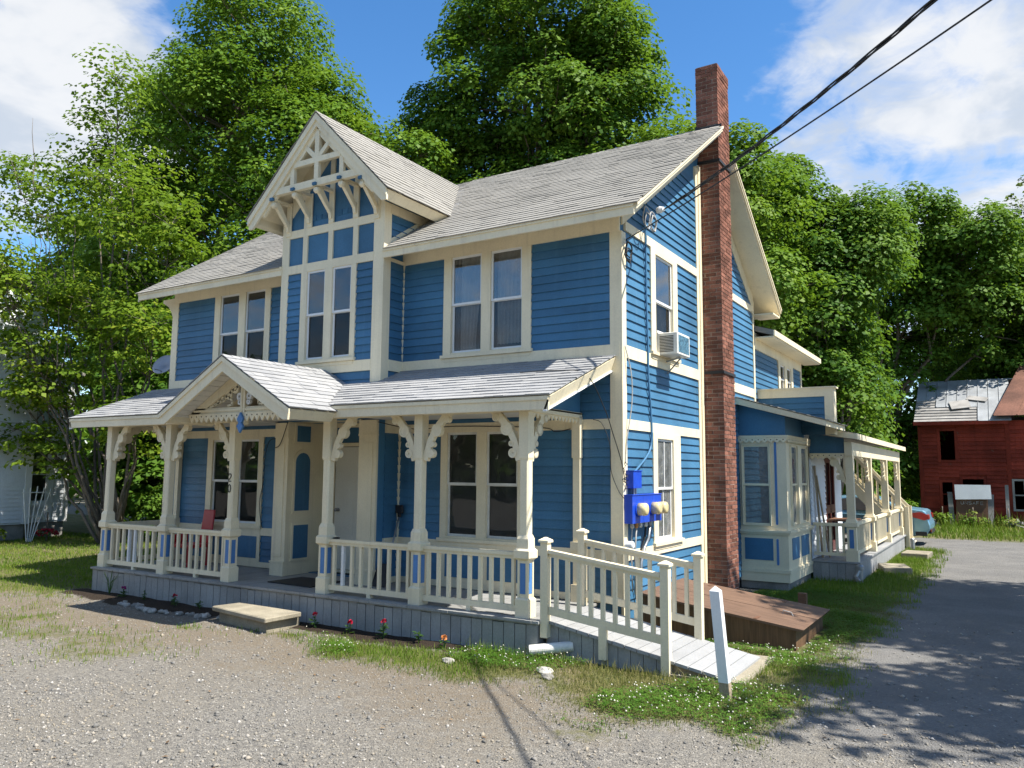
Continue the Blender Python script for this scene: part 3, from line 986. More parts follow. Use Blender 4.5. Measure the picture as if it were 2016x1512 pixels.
# ---- cross gable over the bay
GZ, GY0, GHW = 7.75, -0.90, 1.50
def main_y(z):
    return (z - EAVE_Z) / SL + EAVE_Y
mb = MB()
for s in (-1, 1):
    slab(mb, [(XC, GY0, GZ), (XC, main_y(GZ), GZ), (XC + s * (GHW - 0.14), main_y(GZ - GHW + 0.14), GZ - GHW + 0.14), (XC + s * (GHW - 0.14), GY0, GZ - GHW + 0.14)], 0.14)
CG = mb.build('cross_gable_roof', M['cream'], H)
for s in (-1, 1):
    m_ = MB()
    m_.prism([(XC, GZ - 0.03), (XC + s * GHW, GZ - GHW - 0.03), (XC + s * GHW, GZ - GHW - 0.19), (XC + s * (GHW - 0.10), GZ - GHW - 0.19), (XC, GZ - 0.22)], lambda u, v, t: (u, t, v), GY0 - 0.04, GY0 - 0.002)
    m_.build('barge_board', M['cream'], CG)
    m_ = MB()
    m_.prism([(XC, GZ - 0.01), (XC + s * (GHW + 0.01), GZ - GHW - 0.02), (XC + s * (GHW + 0.01), GZ - GHW - 0.13), (XC, GZ - 0.12)], lambda u, v, t: (u, t, v), GY0 - 0.065, GY0 - 0.041)
    m_.build('crown_moulding', M['cream'], CG)
    m_ = MB()
    x, zt = XC + s * (GHW + 0.004), GZ - GHW - 0.03
    m_.prism([(x, zt), (x - s * 0.11, zt - 0.12), (x - s * 0.16, zt - 0.07), (x - s * 0.16, zt + 0.13), (x - s * 0.02, zt + 0.02)], lambda u, v, t: (u, t, v), GY0, main_y(GZ - GHW) + 0.05)
    m_.build('fascia', M['cream'], CG)
# truss of the gable
TY0, TY1 = -0.915, -0.845
TK = [0]
def tb_unused(a, b, w=0.085):
    m_ = MB()
    m_.beam((a[0], (TY0 + TY1) / 2, a[1]), (b[0], (TY0 + TY1) / 2, b[1]), 0.06, w, (0, 1, 0) if abs(a[0] - b[0]) < 1e-6 else (0, 0, 1))
    return m_
def tbeam(a, b, w=0.085, name='truss_bar', p=None):
    d = Vector((b[0] - a[0], 0, b[1] - a[1])).normalized()
    n = Vector((-d.z, 0, d.x)) * w / 2
    m_ = MB()
    TK[0] += 1
    k_ = 0.0017 * TK[0]
    m_.prism([(a[0] - n.x, a[1] - n.z), (b[0] - n.x, b[1] - n.z), (b[0] + n.x, b[1] + n.z), (a[0] + n.x, a[1] + n.z)], lambda u, v, t: (u, t, v), TY0 + k_, TY1 - k_)
    return m_.build(name, M['cream'], p or TR)
m_ = MB()
m_.box(XC - 0.92, XC + 0.92, TY0 - 0.004, TY1, 6.55, 6.665)
TR = m_.build('gable_truss', M['cream'], H)
tbeam((XC - 0.52, 6.985), (XC + 0.52, 6.985), 0.09)
tbeam((XC, 6.665), (XC, 7.45), 0.09)
tbeam((XC - 0.54, 6.665), (XC - 0.54, 7.0), 0.085)
tbeam((XC + 0.54, 6.665), (XC + 0.54, 7.0), 0.085)
tbeam((XC, 7.0), (XC - 0.30, 7.28), 0.075)
tbeam((XC, 7.0), (XC + 0.30, 7.28), 0.075)
for s in (-1, 1):
    tbeam((XC + s * 1.22, 6.265), (XC + s * 0.0, 7.485), 0.10, 'truss_rafter')
# carved brackets with blue caps
br0 = None
for dx, zz in ((0.0, 0.0), (-0.49, 0.0), (0.53, 0.0), (-0.97, -0.085), (0.97, -0.085)):
    px = XC + dx
    if br0 is None:
        m_ = MB()
        f = lambda u, v, t: (px + t, -0.53 - u, v)
        m_.prism([(0, 6.555), (0.39, 6.555), (0.39, 6.60), (0, 6.60)], f, -0.036, 0.036)
        for pr in ([(0.005, 6.10), (0.05, 6.12), (0.065, 6.20), (0.045, 6.26), (0.005, 6.22)], [(0.045, 6.18), (0.09, 6.22), (0.10, 6.28), (0.045, 6.29)], [(0.03, 6.24), (0.10, 6.235), (0.33, 6.47), (0.30, 6.555), (0.25, 6.555)], [(0.30, 6.46), (0.35, 6.44), (0.385, 6.47), (0.38, 6.53), (0.30, 6.554)]):
            m_.prism(pr, f, -0.036 + 0.0013 * len(pr), 0.036 - 0.0013 * len(pr) + 0.003 * (pr[0][0] > 0.2))
        m_.lathe([(0.036, -0.046), (0.042, -0.04), (0.042, 0.04), (0.036, 0.046)], (px, -0.53 - 0.345, 6.495), (1, 0, 0), 10)
        m_.box(px - 0.055, px + 0.055, -0.55, -0.53, 6.05, 6.62)
        br0 = m_.build('gable_bracket', M['cream'], H, (px, -0.53, 6.1))
        m_ = MB()
        m_.box(px - 0.036, px + 0.036, -0.955, -0.90, 6.555, 6.60)
        cap0 = m_.build('bracket_cap', M['blue'], br0)
    else:
        b_ = inst(br0, H, (px, -0.53, 6.1 + zz))
        c_ = cap0.copy()
        COL.objects.link(c_)
        c_.parent = b_
        WLOC[c_] = WLOC[b_]

# valley flashing beside the cross gable
va = Vector((XC + GHW, main_y(GZ - GHW), GZ - GHW))
vb = Vector((XC, main_y(GZ), GZ))
m_ = MB()
nrm = Vector((0, -SL, 1)).normalized()
sidev = Vector((1, 0, 0))
pts_ = [va + sidev * 0.0, va + sidev * 0.16, vb + sidev * 0.16, vb]
m_.add([p + nrm * 0.017 for p in pts_] + [p + nrm * 0.012 for p in pts_], [(0, 1, 2, 3), (7, 6, 5, 4), (0, 4, 5, 1), (1, 5, 6, 2), (2, 6, 7, 3), (3, 7, 4, 0)])
m_.build('valley_flashing', M['flashing'], RF)

# ---- shingles
def tabs_on(O, e, s, a_fn, L, exp=0.13, tw=0.30, seed=1):
    """tabs on a plane: O eave origin, e along eave, s up the slope; a_fn(b) -> (a0, a1)"""
    rg = random.Random(seed)
    out = []
    n = int(L / exp)
    for j in range(n + 1):
        b = j * exp
        a0, a1 = a_fn(min(b + exp * 0.5, L))
        if a1 - a0 < 0.03:
            continue
        a = a0 - rg.uniform(0, tw)
        while a < a1:
            wdt = tw * rg.choice((0.62, 0.8, 1.0, 1.0, 1.2, 0.45))
            lo, hi = max(a, a0), min(a + wdt, a1)
            if hi - lo > 0.02:
                out.append((lo, hi, b, min(exp + 0.03, L - b + 0.012), rg.random()))
            a += wdt
    return out


def tab_geo(mb, O, e, s, nn, t, lift=0.016):
    lo, hi, b, h, r = t
    lo += 0.0015
    hi -= 0.0015
    k = lift * (0.75 + 0.5 * r)
    P = lambda a, bb, q: O + e * a + s * bb + nn * q
    mb.hexa([P(lo, b, 0.001), P(hi, b, 0.001), P(hi, b + h, 0.0), P(lo, b + h, 0.0), P(lo, b, k), P(hi, b, k), P(hi, b + h, 0.004), P(lo, b + h, 0.004)], 0.001 + 0.998 * r)


SH_OLD, SH_NEW = MB(), MB()


def shingle_plane(mb, O, e, s, a_fn, L, seed, exp=0.13, tw=0.30, lift=0.016):
    O, e, s = Vector(O), Vector(e).normalized(), Vector(s).normalized()
    nn = e.cross(s).normalized()
    if nn.z < 0:
        nn = -nn
    for t in tabs_on(O, e, s, a_fn, L, exp, tw, seed):
        tab_geo(mb, O, e, s, nn, t, lift)


slen = math.hypot(RIDGE_Y - EAVE_Y, RIDGE_Z - EAVE_Z)
sv = (0, RIDGE_Y - EAVE_Y + 0.0, RIDGE_Z - EAVE_Z)
def right_fn(b):
    y = EAVE_Y + b * (RIDGE_Y - EAVE_Y) / slen
    z = roof_z(y)
    x0 = BX1 + 0.05 if z < GZ - GHW else XC + (GZ - z) + 0.03
    x1 = XR + 0.06 if y < CH0 - 0.02 else 0.0
    return (x0 - BX1, x1 - BX1)
shingle_plane(SH_OLD, (BX1, EAVE_Y - 0.07, EAVE_Z - 0.045 + 0.012), (1, 0, 0), sv, right_fn, slen + 0.08, 3)
def left_fn(b):
    y = EAVE_Y + b * (RIDGE_Y - EAVE_Y) / slen
    z = roof_z(y)
    x1 = BX0 - 0.05 if z < GZ - GHW else XC - (GZ - z) - 0.03
    return (XL - 0.06 - XL, x1 - XL)
shingle_plane(SH_OLD, (XL, EAVE_Y - 0.07, EAVE_Z - 0.045 + 0.012), (1, 0, 0), sv, left_fn, slen + 0.08, 4)
gl = GHW * math.sqrt(2)
gd = main_y(GZ) - GY0
for s, sd_ in ((1, 5), (-1, 6)):
    def gfn(b):
        z = GZ - GHW - 0.02 + b / math.sqrt(2)
        return (-0.08, max(0.0, main_y(min(z, GZ)) - GY0))
    shingle_plane(SH_OLD, (XC + s * (GHW + 0.045), GY0, GZ - GHW - 0.045 + 0.012), (0, 1, 0), (-s, 0, 1), gfn, gl + 0.06, sd_)
# ridge caps
for k in range(60):
    x = XC + 0.1 + k * 0.15
    if x < XR - 0.1 and not (False):
        for sg in (-1, 1):
            SH_OLD.add([(x, RIDGE_Y, RIDGE_Z + 0.03), (x + 0.17, RIDGE_Y, RIDGE_Z + 0.022), (x + 0.17, RIDGE_Y + sg * 0.13, RIDGE_Z - 0.13 * SL + 0.016), (x, RIDGE_Y + sg * 0.13, RIDGE_Z - 0.13 * SL + 0.024)], [(0, 1, 2, 3)], 0.001 + random.random() * 0.99)
    y = GY0 - 0.06 + k * 0.15
    if y < main_y(GZ):
        for sg in (-1, 1):
            SH_OLD.add([(XC, y, GZ + 0.03), (XC, y + 0.17, GZ + 0.022), (XC + sg * 0.12, y + 0.17, GZ - 0.12 + 0.02), (XC + sg * 0.12, y, GZ - 0.12 + 0.028)], [(0, 1, 2, 3)], 0.001 + random.random() * 0.99)

# ---- porch roof
PE_Y, PE_Z, PW_Z = -1.63, 2.97, 3.62
PS = (PW_Z - PE_Z) / (0 - PE_Y)
PXL, PXR = -9.98, -0.18
def pz(y):
    return PE_Z + PS * (y - PE_Y)
GPY, GPZ, GPH, GPS = -2.46, 3.63, 1.33, 0.565      # porch gable: front y, peak, half width, slope
mb = MB()
VX = (GPZ - PE_Z) / GPS       # half width of the gable where it meets the porch eave
slab(mb, [(PXL, PE_Y, PE_Z), (XC - VX, PE_Y, PE_Z), (XC - 0.35, -0.5, pz(-0.5)), (BX0, -0.5, pz(-0.5)), (BX0, 0, PW_Z), (-9.5, 0, PW_Z), (PXL, -0.02, PW_Z - 0.01)], 0.10)
slab(mb, [(XC + VX, PE_Y, PE_Z), (PXR, PE_Y, PE_Z), (-0.10, 0, PW_Z), (BX1, 0, PW_Z), (BX1, -0.5, pz(-0.5)), (XC + 0.35, -0.5, pz(-0.5))], 0.10)
PR = mb.build('porch_roof', M['cream'], H)
plen = math.hypot(-PE_Y, PW_Z - PE_Z)
PSV = Vector((0, -PE_Y, PW_Z - PE_Z)).normalized()
PNN = Vector((1, 0, 0)).cross(PSV)
PO = Vector((0, PE_Y - 0.045, PE_Z - 0.018 + 0.010))
def pl_fn(b):
    y = PE_Y + b * PSV.y
    z = pz(y)
    x1 = XC - (GPZ - z) / GPS - 0.02 if y < -0.5 else BX0
    return (PXL - 0.04, x1)
def pr_fn(b):
    y = PE_Y + b * PSV.y
    z = pz(y)
    x0 = XC + (GPZ - z) / GPS + 0.02 if y < -0.5 else BX1 + 0.03
    return (x0, PXR + 0.04 + (b / plen) * 0.08)
tl = tabs_on(PO, Vector((1, 0, 0)), PSV, pl_fn, plen + 0.04, 0.132, 0.30, 8)
tr_ = tabs_on(PO, Vector((1, 0, 0)), PSV, pr_fn, plen + 0.04, 0.132, 0.30, 9)
full = []
for t in tl:
    tab_geo(SH_NEW, PO, Vector((1, 0, 0)), PSV, PNN, t)
tr_.sort(key=lambda t: ((PO + Vector(((t[0] + t[1]) / 2, 0, 0)) + PSV * t[2]) - CAM_LOC).length)
shc = {}
ex_, rotm = Vector((1, 0, 0)), Matrix((Vector((1, 0, 0)), PSV, PNN)).transposed()
reul = rotm.to_euler()
for i, t in enumerate(tr_):
    if i >= 296:
        tab_geo(SH_NEW, PO, ex_, PSV, PNN, t)
        continue
    key = (round(t[1] - t[0], 2), round(t[3], 2), int(t[4] * 3))
    loc = PO + ex_ * t[0] + PSV * t[2]
    if key in shc:
        inst(shc[key], PR, loc, reul)
    else:
        m_ = MB()
        wq, hq, k = key[0], key[1], 0.019 * (0.75 + 0.5 * key[2] / 3)
        m_.hexa([(0.0015, 0, 0.001), (wq - 0.0015, 0, 0.001), (wq - 0.0015, hq, 0), (0.0015, hq, 0), (0.0015, 0, k), (wq - 0.0015, 0, k), (wq - 0.0015, hq, 0.004), (0.0015, hq, 0.004)])
        o_ = m_.build('shingle', M['shingle'], PR, (0, 0, 0))
        o_.location = loc - WLOC[PR]
        o_.rotation_euler = reul
        shc[key] = o_
# porch gable roof
GL = math.hypot(GPH, GPH * GPS)
mb = MB()
def gp_back(z):          # y where the gable plane meets the porch roof or the bay wall
    return min(-0.5, (z - PE_Z) / PS + PE_Y)
for s in (-1, 1):
    xe, ze = XC + s * GPH, GPZ - GPH * GPS
    slab(mb, [(XC, GPY, GPZ), (XC, -0.5, GPZ), (XC + s * 0.36, -0.5, GPZ - 0.36 * GPS), (XC + s * VX, PE_Y, PE_Z), (xe - s * 0.10, PE_Y - 0.02, ze + 0.10 * GPS), (xe - s * 0.10, GPY, ze + 0.10 * GPS)], 0.09)
PG = mb.build('porch_gable_roof', M['cream'], H)
for s, sd_ in ((1, 15), (-1, 16)):
    def gfn(b):
        z = GPZ - GPH * GPS + b * GPS / math.hypot(1, GPS)
        yb_ = gp_back(min(z, GPZ)) if z > PE_Z else PE_Y
        return (-0.06, yb_ - GPY)
    shingle_plane(SH_NEW, (XC + s * (GPH + 0.03), GPY, GPZ - GPH * GPS - 0.017 + 0.010), (0, 1, 0), (-s, 0, GPS), gfn, GL + 0.03, sd_, 0.132)
for k in range(20):
    y = GPY - 0.05 + k * 0.15
    if y < -0.65:
        for sg in (-1, 1):
            SH_NEW.add([(XC, y, GPZ + 0.026), (XC, y + 0.17, GPZ + 0.018), (XC + sg * 0.13, y + 0.17, GPZ - 0.13 * GPS + 0.014), (XC + sg * 0.13, y, GPZ - 0.13 * GPS + 0.022)], [(0, 1, 2, 3)], 0.001 + random.random() * 0.99)
for s in (-1, 1):
    m_ = MB()
    m_.prism([(XC, GPZ - 0.02), (XC + s * GPH, GPZ - GPH * GPS - 0.02), (XC + s * (GPH - 0.02), GPZ - GPH * GPS - 0.16), (XC + s * (GPH - 0.11), GPZ - GPH * GPS - 0.155), (XC, GPZ - 0.215)], lambda u, v, t: (u, t, v), GPY - 0.035, GPY - 0.002)
    m_.build('barge_board', M['cream'], PG)
    m_ = MB()
    m_.prism([(XC, GPZ - 0.008), (XC + s * (GPH + 0.02), GPZ - (GPH + 0.02) * GPS - 0.008), (XC + s * (GPH + 0.02), GPZ - GPH * GPS - 0.08), (XC, GPZ - 0.075)], lambda u, v, t: (u, t, v), GPY - 0.055, GPY - 0.036)
    m_.build('crown_moulding', M['cream'], PG)
    m_ = MB()
    x, zt = XC + s * (GPH + 0.002), GPZ - GPH * GPS - 0.025
    m_.prism([(x, zt), (x - s * 0.085, zt - 0.12), (x - s * 0.13, zt - 0.09), (x - s * 0.13, zt + 0.06), (x - s * 0.02, zt + 0.015)], lambda u, v, t: (u, t, v), GPY, PE_Y - 0.03)
    m_.build('fascia', M['cream'], PG)
    n = 11
    sb0 = None
    for k in range(n):      # soffit boards running back from the barge board
        a0, a1 = (k + 0.04) / n * (GPH - 0.06), (k + 0.93) / n * (GPH - 0.06)
        m_ = MB()
        m_.prism([(XC + s * a0, GPZ - 0.095 - a0 * GPS), (XC + s * a1, GPZ - 0.095 - a1 * GPS), (XC + s * a1, GPZ - 0.115 - a1 * GPS), (XC + s * a0, GPZ - 0.115 - a0 * GPS)], lambda u, v, t: (u, t, v), GPY + 0.0, -1.66)
        m_.build('soffit_board', M['ceiling'], PG)

for nm, b_ in (('shingles', SH_OLD),):
    b_.build('roof_shingles', M['shingle_old'], RF, kind='stuff')
SH_NEW.build('porch_shingles', M['shingle'], PR, kind='stuff')

# porch fascia, ceiling, beams
for a, b in ((PXL, XC - GPH + 0.10), (XC + GPH - 0.10, PXR + 0.012)):
    m_ = MB()
    m_.box(a, b, PE_Y - 0.03, PE_Y - 0.002, PE_Z - 0.175, PE_Z - 0.02)
    m_.box(a, b, PE_Y - 0.045, PE_Y - 0.031, PE_Z - 0.065, PE_Z - 0.02)
    m_.build('fascia', M['cream'], PR)
for X0, X1, xa in ((PXR + 0.012, PXR + 0.04, 0.08), (PXL - 0.03, PXL - 0.002, 0.0)):
    m_ = MB()
    vs = []
    for xx in (X0, X1):
        q_ = -0.06 if X0 > -1 else 0.06
        vs += [(xx, PE_Y - 0.03, PE_Z - 0.02), (xx + q_, PE_Y - 0.03, PE_Z - 0.175), (xx + xa + q_, -0.02, PW_Z - 0.19), (xx + xa, -0.02, PW_Z - 0.02)]
    m_.add(vs, [(0, 1, 2, 3), (7, 6, 5, 4), (0, 4, 5, 1), (1, 5, 6, 2), (2, 6, 7, 3), (3, 7, 4, 0)])
    m_.build('barge_board', M['cream'], PR)
    m_ = MB()
    vs = []
    for xx in (X0 - 0.07 if X0 > -1 else X0 + 0.03, X1 - 0.045 if X0 > -1 else X1 + 0.075):
        vs += [(xx, PE_Y - 0.035, PE_Z - 0.177), (xx, PE_Y - 0.035, PE_Z - 0.197), (xx + xa, -0.02, PW_Z - 0.212), (xx + xa, -0.02, PW_Z - 0.192)]
    m_.add(vs, [(0, 1, 2, 3), (7, 6, 5, 4), (0, 4, 5, 1), (1, 5, 6, 2), (2, 6, 7, 3), (3, 7, 4, 0)])
    m_.build('edge_strip', M['white_paint'], PR)
mb = MB()
mb.box(PXL + 0.1, BX0 - 0.002, PE_Y + 0.01, -0.04, 2.845, 2.865)
mb.box(BX0, BX1, PE_Y + 0.01, -0.57, 2.868, 2.885)
mb.box(BX1 + 0.035, -0.55, PE_Y + 0.01, -0.04, 2.845, 2.865)
mb.build('porch_ceiling', M['ceiling'], H)
mb = MB()
mb.box(-9.14, XC - 0.94, -1.46, -1.34, 2.80, 2.843)
mb.box(XC + 0.9, -0.52, -1.46, -1.34, 2.80, 2.843)
mb.box(-0.67, -0.55, -1.34, -0.04, 2.80, 2.87)
mb.box(-9.11, -8.99, -1.34, -0.04, 2.80, 2.87)
for x in (XC - 1.0, XC + 1.0):
    mb.box(x - 0.05, x + 0.05, -2.1, -1.34, 2.80, 2.90)
mb.build('porch_beam', M['cream'], H)
for X, sg in ((-0.60, 1), (-9.05, -1)):
    m_ = MB()
    m_.prism([(-1.45, 2.87), (-0.04, 2.87), (-0.04, pz(-0.04) - 0.11), (-1.45, pz(-1.45) - 0.11)], lambda u, v, t: (t, u, v), X, X + 0.02)
    m_.build('porch_end_panel', M['blue'], H)


def zigzag(name, p0, p1, ztop, zband, depth, n, thick, outv, parent, dots=True):
    """board with a sawtooth lower edge from p0 to p1 (xy); outv is the outward direction"""
    p0, p1, outv = Vector((*p0, 0)), Vector((*p1, 0)), Vector((*outv, 0))
    L = (p1 - p0).length
    d = (p1 - p0) / L
    pts = [(0, ztop), (0, zband)]
    for k in range(n):
        a = L * k / n
        pts += [(a + L / n * 0.5, zband - depth)]
        pts += [(a + L / n, zband)]
    pts += [(L, ztop)]
    f = lambda u, v, t: tuple(p0 + d * u + outv * t + Vector((0, 0, v)))
    mb = MB()
    # quads/triangles instead of one concave ngon
    for k in range(n):
        a, b = L * k / n, L * (k + 1) / n
        mb.prism([(a, ztop), (a, zband), (b, zband), (b, ztop)], f, 0, thick)
        mb.prism([(a, zband), ((a + b) / 2, zband - depth), (b, zband)], f, 0, thick)
    o = mb.build(name, M['cream'], parent)
    if dots:
        m2 = MB()
        for k in range(n):
            c = p0 + d * (L * (k + 0.5) / n) + outv * thick
            m2.lathe([(0.011, 0.0), (0.011, 0.0015)], (c.x, c.y, zband - depth * 0.05 + (ztop - zband) * 0.35), tuple(outv), 8)
        m2.build('hole_shade_disc', M['dark'], o)  # dark discs on the face imitate the shade inside pierced holes
    return o


zigzag('scalloped_trim', (-0.60, -1.32), (-0.60, -0.10), 2.86, 2.79, 0.065, 13, 0.022, (1, 0), H)
zigzag('scalloped_trim', (-9.05, -1.32), (-9.05, -0.10), 2.86, 2.79, 0.065, 13, 0.022, (-1, 0), H)
# pediment of the porch gable
PY = -2.12
XP = XC + 0.05
mb = MB()
mb.box(XC - 1.08, XC + 1.08, PY - 0.03, PY + 0.04, 2.875, 2.955)
mb.box(XC - 1.02, XC + 1.02, PY - 0.045, PY - 0.031, 2.90, 2.93)
PD = mb.build('porch_pediment', M['cream'], H)
for s in (-1, 1):
    m_ = MB()
    m_.prism([(XC, GPZ - 0.12), (XC + s * 1.16, GPZ - 0.12 - 1.16 * GPS), (XC + s * 0.95, GPZ - 0.12 - 1.16 * GPS), (XC, GPZ - 0.29)], lambda u, v, t: (u, t, v), PY - 0.03, PY + 0.04)
    m_.build('pediment_rafter', M['cream'], PD)
m_ = MB()
m_.box(XP - 0.045, XP - 0.01, PY - 0.05, PY + 0.04, 2.84, 3.48)
m_.box(XP + 0.01, XP + 0.045, PY - 0.05, PY + 0.04, 2.84, 3.48)
m_.box(XP - 0.01, XP + 0.01, PY - 0.04, PY + 0.04, 2.84, 3.48)
m_.build('king_post', M['cream'], PD)
zigzag('scalloped_trim', (XC - 1.10, PY - 0.03), (XC - 0.0, PY - 0.03), 2.872, 2.82, 0.075, 10, 0.022, (0, -1), PD)
zigzag('scalloped_trim', (XC + 0.10, PY - 0.03), (XC + 1.14, PY - 0.03), 2.872, 2.82, 0.075, 10, 0.022, (0, -1), PD)
zigzag('scalloped_trim', (XC + 1.14, PY - 0.03), (XC + 1.14, PY + 0.55), 2.872, 2.82, 0.075, 5, 0.022, (1, 0), PD)
m_ = MB()
m_.prism([(0, 2.585), (0.065, 2.68), (0.03, 2.72), (0.06, 2.78), (0.0, 2.87), (-0.06, 2.78), (-0.03, 2.72), (-0.065, 2.68)], lambda u, v, t: (XP + u, t, v), PY - 0.085, PY - 0.052)
m_.build('pendant', M['blue_bright'], PD)
m_ = MB()
m_.box(XP - 0.045, XP + 0.045, PY - 0.05, PY + 0.03, 2.70, 2.838)
m_.build('pendant_block', M['cream'], PD)


def ring(mb, c, r0, r1, y0, y1, n=14):
    vs = []
    for k in range(n):
        t = 2 * math.pi * k / n
        for r, y in ((r0, y0), (r1, y0), (r1, y1), (r0, y1)):
            vs.append((c[0] + r * math.cos(t), y, c[1] + r * math.sin(t)))
    fs = []
    for k in range(n):
        j = (k + 1) % n
        for q in range(4):
            fs.append((k * 4 + q, k * 4 + (q + 1) % 4, j * 4 + (q + 1) % 4, j * 4 + q))
    mb.add(vs, fs)


for s in (-1, 1):
    m_ = MB()
    ya, yb_ = PY - 0.012, PY + 0.012
    for (dx, dz, r) in ((0.21, 3.215, 0.068), (0.35, 3.135, 0.068), (0.47, 3.075, 0.040), (0.10, 3.30, 0.045), (0.57, 3.035, 0.030), (0.65, 3.005, 0.022)):
        ring(m_, (XP + s * dx, dz), r * 0.45, r, ya, yb_)
    def ribbon(pts, w):
        P = [Vector((XP + s * a, 0, b)) for a, b in pts]
        for a, b in zip(P, P[1:]):
            d = (b - a).normalized()
            nv = Vector((-d.z, 0, d.x)) * w / 2
            a2, b2 = a - d * w * 0.2, b + d * w * 0.2
            m_.prism([(a2.x - nv.x, a2.z - nv.z), (b2.x - nv.x, b2.z - nv.z), (b2.x + nv.x, b2.z + nv.z), (a2.x + nv.x, a2.z + nv.z)], lambda u, v, t: (u, t, v), ya, yb_)
    ribbon([(0.05, 3.32), (0.13, 3.26), (0.26, 3.20), (0.40, 3.11), (0.56, 3.02), (0.75, 2.97)], 0.035)
    ribbon([(0.33, 3.10), (0.27, 3.04), (0.28, 2.99), (0.36, 2.98)], 0.028)
    ribbon([(0.70, 3.04), (0.80, 2.99), (0.90, 2.96)], 0.05)
    m_.build('scrollwork', M['cream'], PD)
    m_ = MB()
    ring(m_, (XP + s * 0.10, 3.10), 0.02, 0.055, PY - 0.03, PY + 0.012)
    ring(m_, (XP + s * 0.09, 3.02), 0.012, 0.04, PY - 0.03, PY + 0.012)
    m_.build('rosette', M['white_paint'], PD)

# ---- porch deck
DZ = 0.40
DX0, DX1, DY = -9.20, -0.34, -1.57
mb = MB()
n = 98
for k in range(n):
    a = DX0 + (DX1 - DX0) * k / n
    b = DX0 + (DX1 - DX0) * (k + 1) / n
    mb.box(a + 0.0015, b - 0.0015, DY + random.uniform(-0.004, 0.004), 0.0, DZ - 0.03, DZ + random.uniform(-0.0015, 0.0015), random.random() * 0.99 + 0.005)
mb.box(DX0 + 0.02, DX1 - 0.02, DY + 0.03, 0.0, DZ - 0.05, DZ - 0.031)
PDK = mb.build('porch_deck', M['grey_deck'], H)
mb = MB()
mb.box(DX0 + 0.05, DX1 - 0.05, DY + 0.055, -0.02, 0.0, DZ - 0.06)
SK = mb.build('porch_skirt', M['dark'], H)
p0 = None
x = DX0 + 0.02
while x < DX1 - 0.05:
    wd = 0.152
    if p0 is None:
        m_ = MB()
        m_.box(x + 0.005, x + wd - 0.005, DY + 0.03, DY + 0.05, -0.03, DZ - 0.052)
        p0 = m_.build('plank', M['grey_deck'], SK, (x, DY, 0))
    else:
        inst(p0, SK, (x, DY + random.uniform(-0.003, 0.003), random.uniform(-0.008, 0.003)))
    x += wd
m_ = MB()
m_.box(DX1 - 0.045, DX1 - 0.025, DY + 0.03, DY + 0.175, -0.03, DZ - 0.052)
p1 = m_.build('plank', M['grey_deck'], SK, (DX1, DY, 0))
for k in range(1, 10):
    inst(p1, SK, (DX1, DY + 0.152 * k, 0))
for k in range(10):
    inst(p1, SK, (DX0 + 0.07, DY + 0.152 * k, 0))

# ---- porch columns
COLX = [-9.05, -7.40, -5.82, -3.83, -2.20, -0.61]
CY = -1.40
BRK = None


def column(cx, cy):
    m_ = MB()
    m_.frus(cx, cy, DZ, DZ + 0.205, 0.090, 0.090)
    m_.frus(cx, cy, DZ + 0.205, DZ + 0.225, 0.090, 0.072)
    m_.box(cx - 0.064, cx + 0.064, cy - 0.064, cy + 0.064, DZ + 0.225, 1.055)
    for sx in (-1, 1):
        for sy in (-1, 1):
            m_.box(cx + sx * 0.042, cx + sx * 0.070, cy + sy * 0.042, cy + sy * 0.070, DZ + 0.226, 1.054)
    m_.frus(cx, cy, 1.055, 1.08, 0.072, 0.102)
    m_.frus(cx, cy, 1.08, 1.165, 0.102, 0.102)
    m_.frus(cx, cy, 1.165, 1.19, 0.102, 0.078)
    m_.frus(cx, cy, 1.19, 1.30, 0.078, 0.076)
    m_.frus(cx, cy, 1.30, 1.345, 0.076, 0.060)
    # chamfered shaft
    a, c = 0.060, 0.044
    oc = [(-a, -c), (-c, -a), (c, -a), (a, -c), (a, c), (c, a), (-c, a), (-a, c)]
    m_.prism([(cx + u, cy + v) for u, v in oc], lambda u, v, t: (u, v, t), 1.345, 2.22)
    m_.frus(cx, cy, 2.22, 2.25, 0.057, 0.066)
    m_.frus(cx, cy, 2.25, 2.80, 0.066, 0.066)
    return m_


col0 = None
COLS = []
for i, cx in enumerate(COLX):
    if col0 is None:
        col0 = column(cx, CY).build('porch_column', M['cream'], H, (cx, CY, DZ))
        c_ = col0
        pn = []
        for fx, fy in ((0, -1), (1, 0), (-1, 0), (0, 1)):
            m_ = MB()
            if fx == 0:
                m_.box(cx - 0.036, cx + 0.036, CY + fy * 0.064, CY + fy * 0.0672, DZ + 0.27, 1.02)
            else:
                m_.box(cx + fx * 0.064, cx + fx * 0.0672, CY - 0.036, CY + 0.036, DZ + 0.27, 1.02)
            pn.append(m_.build('pedestal_panel', M['blue_bright'], col0))
    else:
        c_ = inst(col0, H, (cx, CY, DZ))
        for p in pn:
            q = p.copy()
            COL.objects.link(q)
            q.parent = c_
    COLS.append(c_)


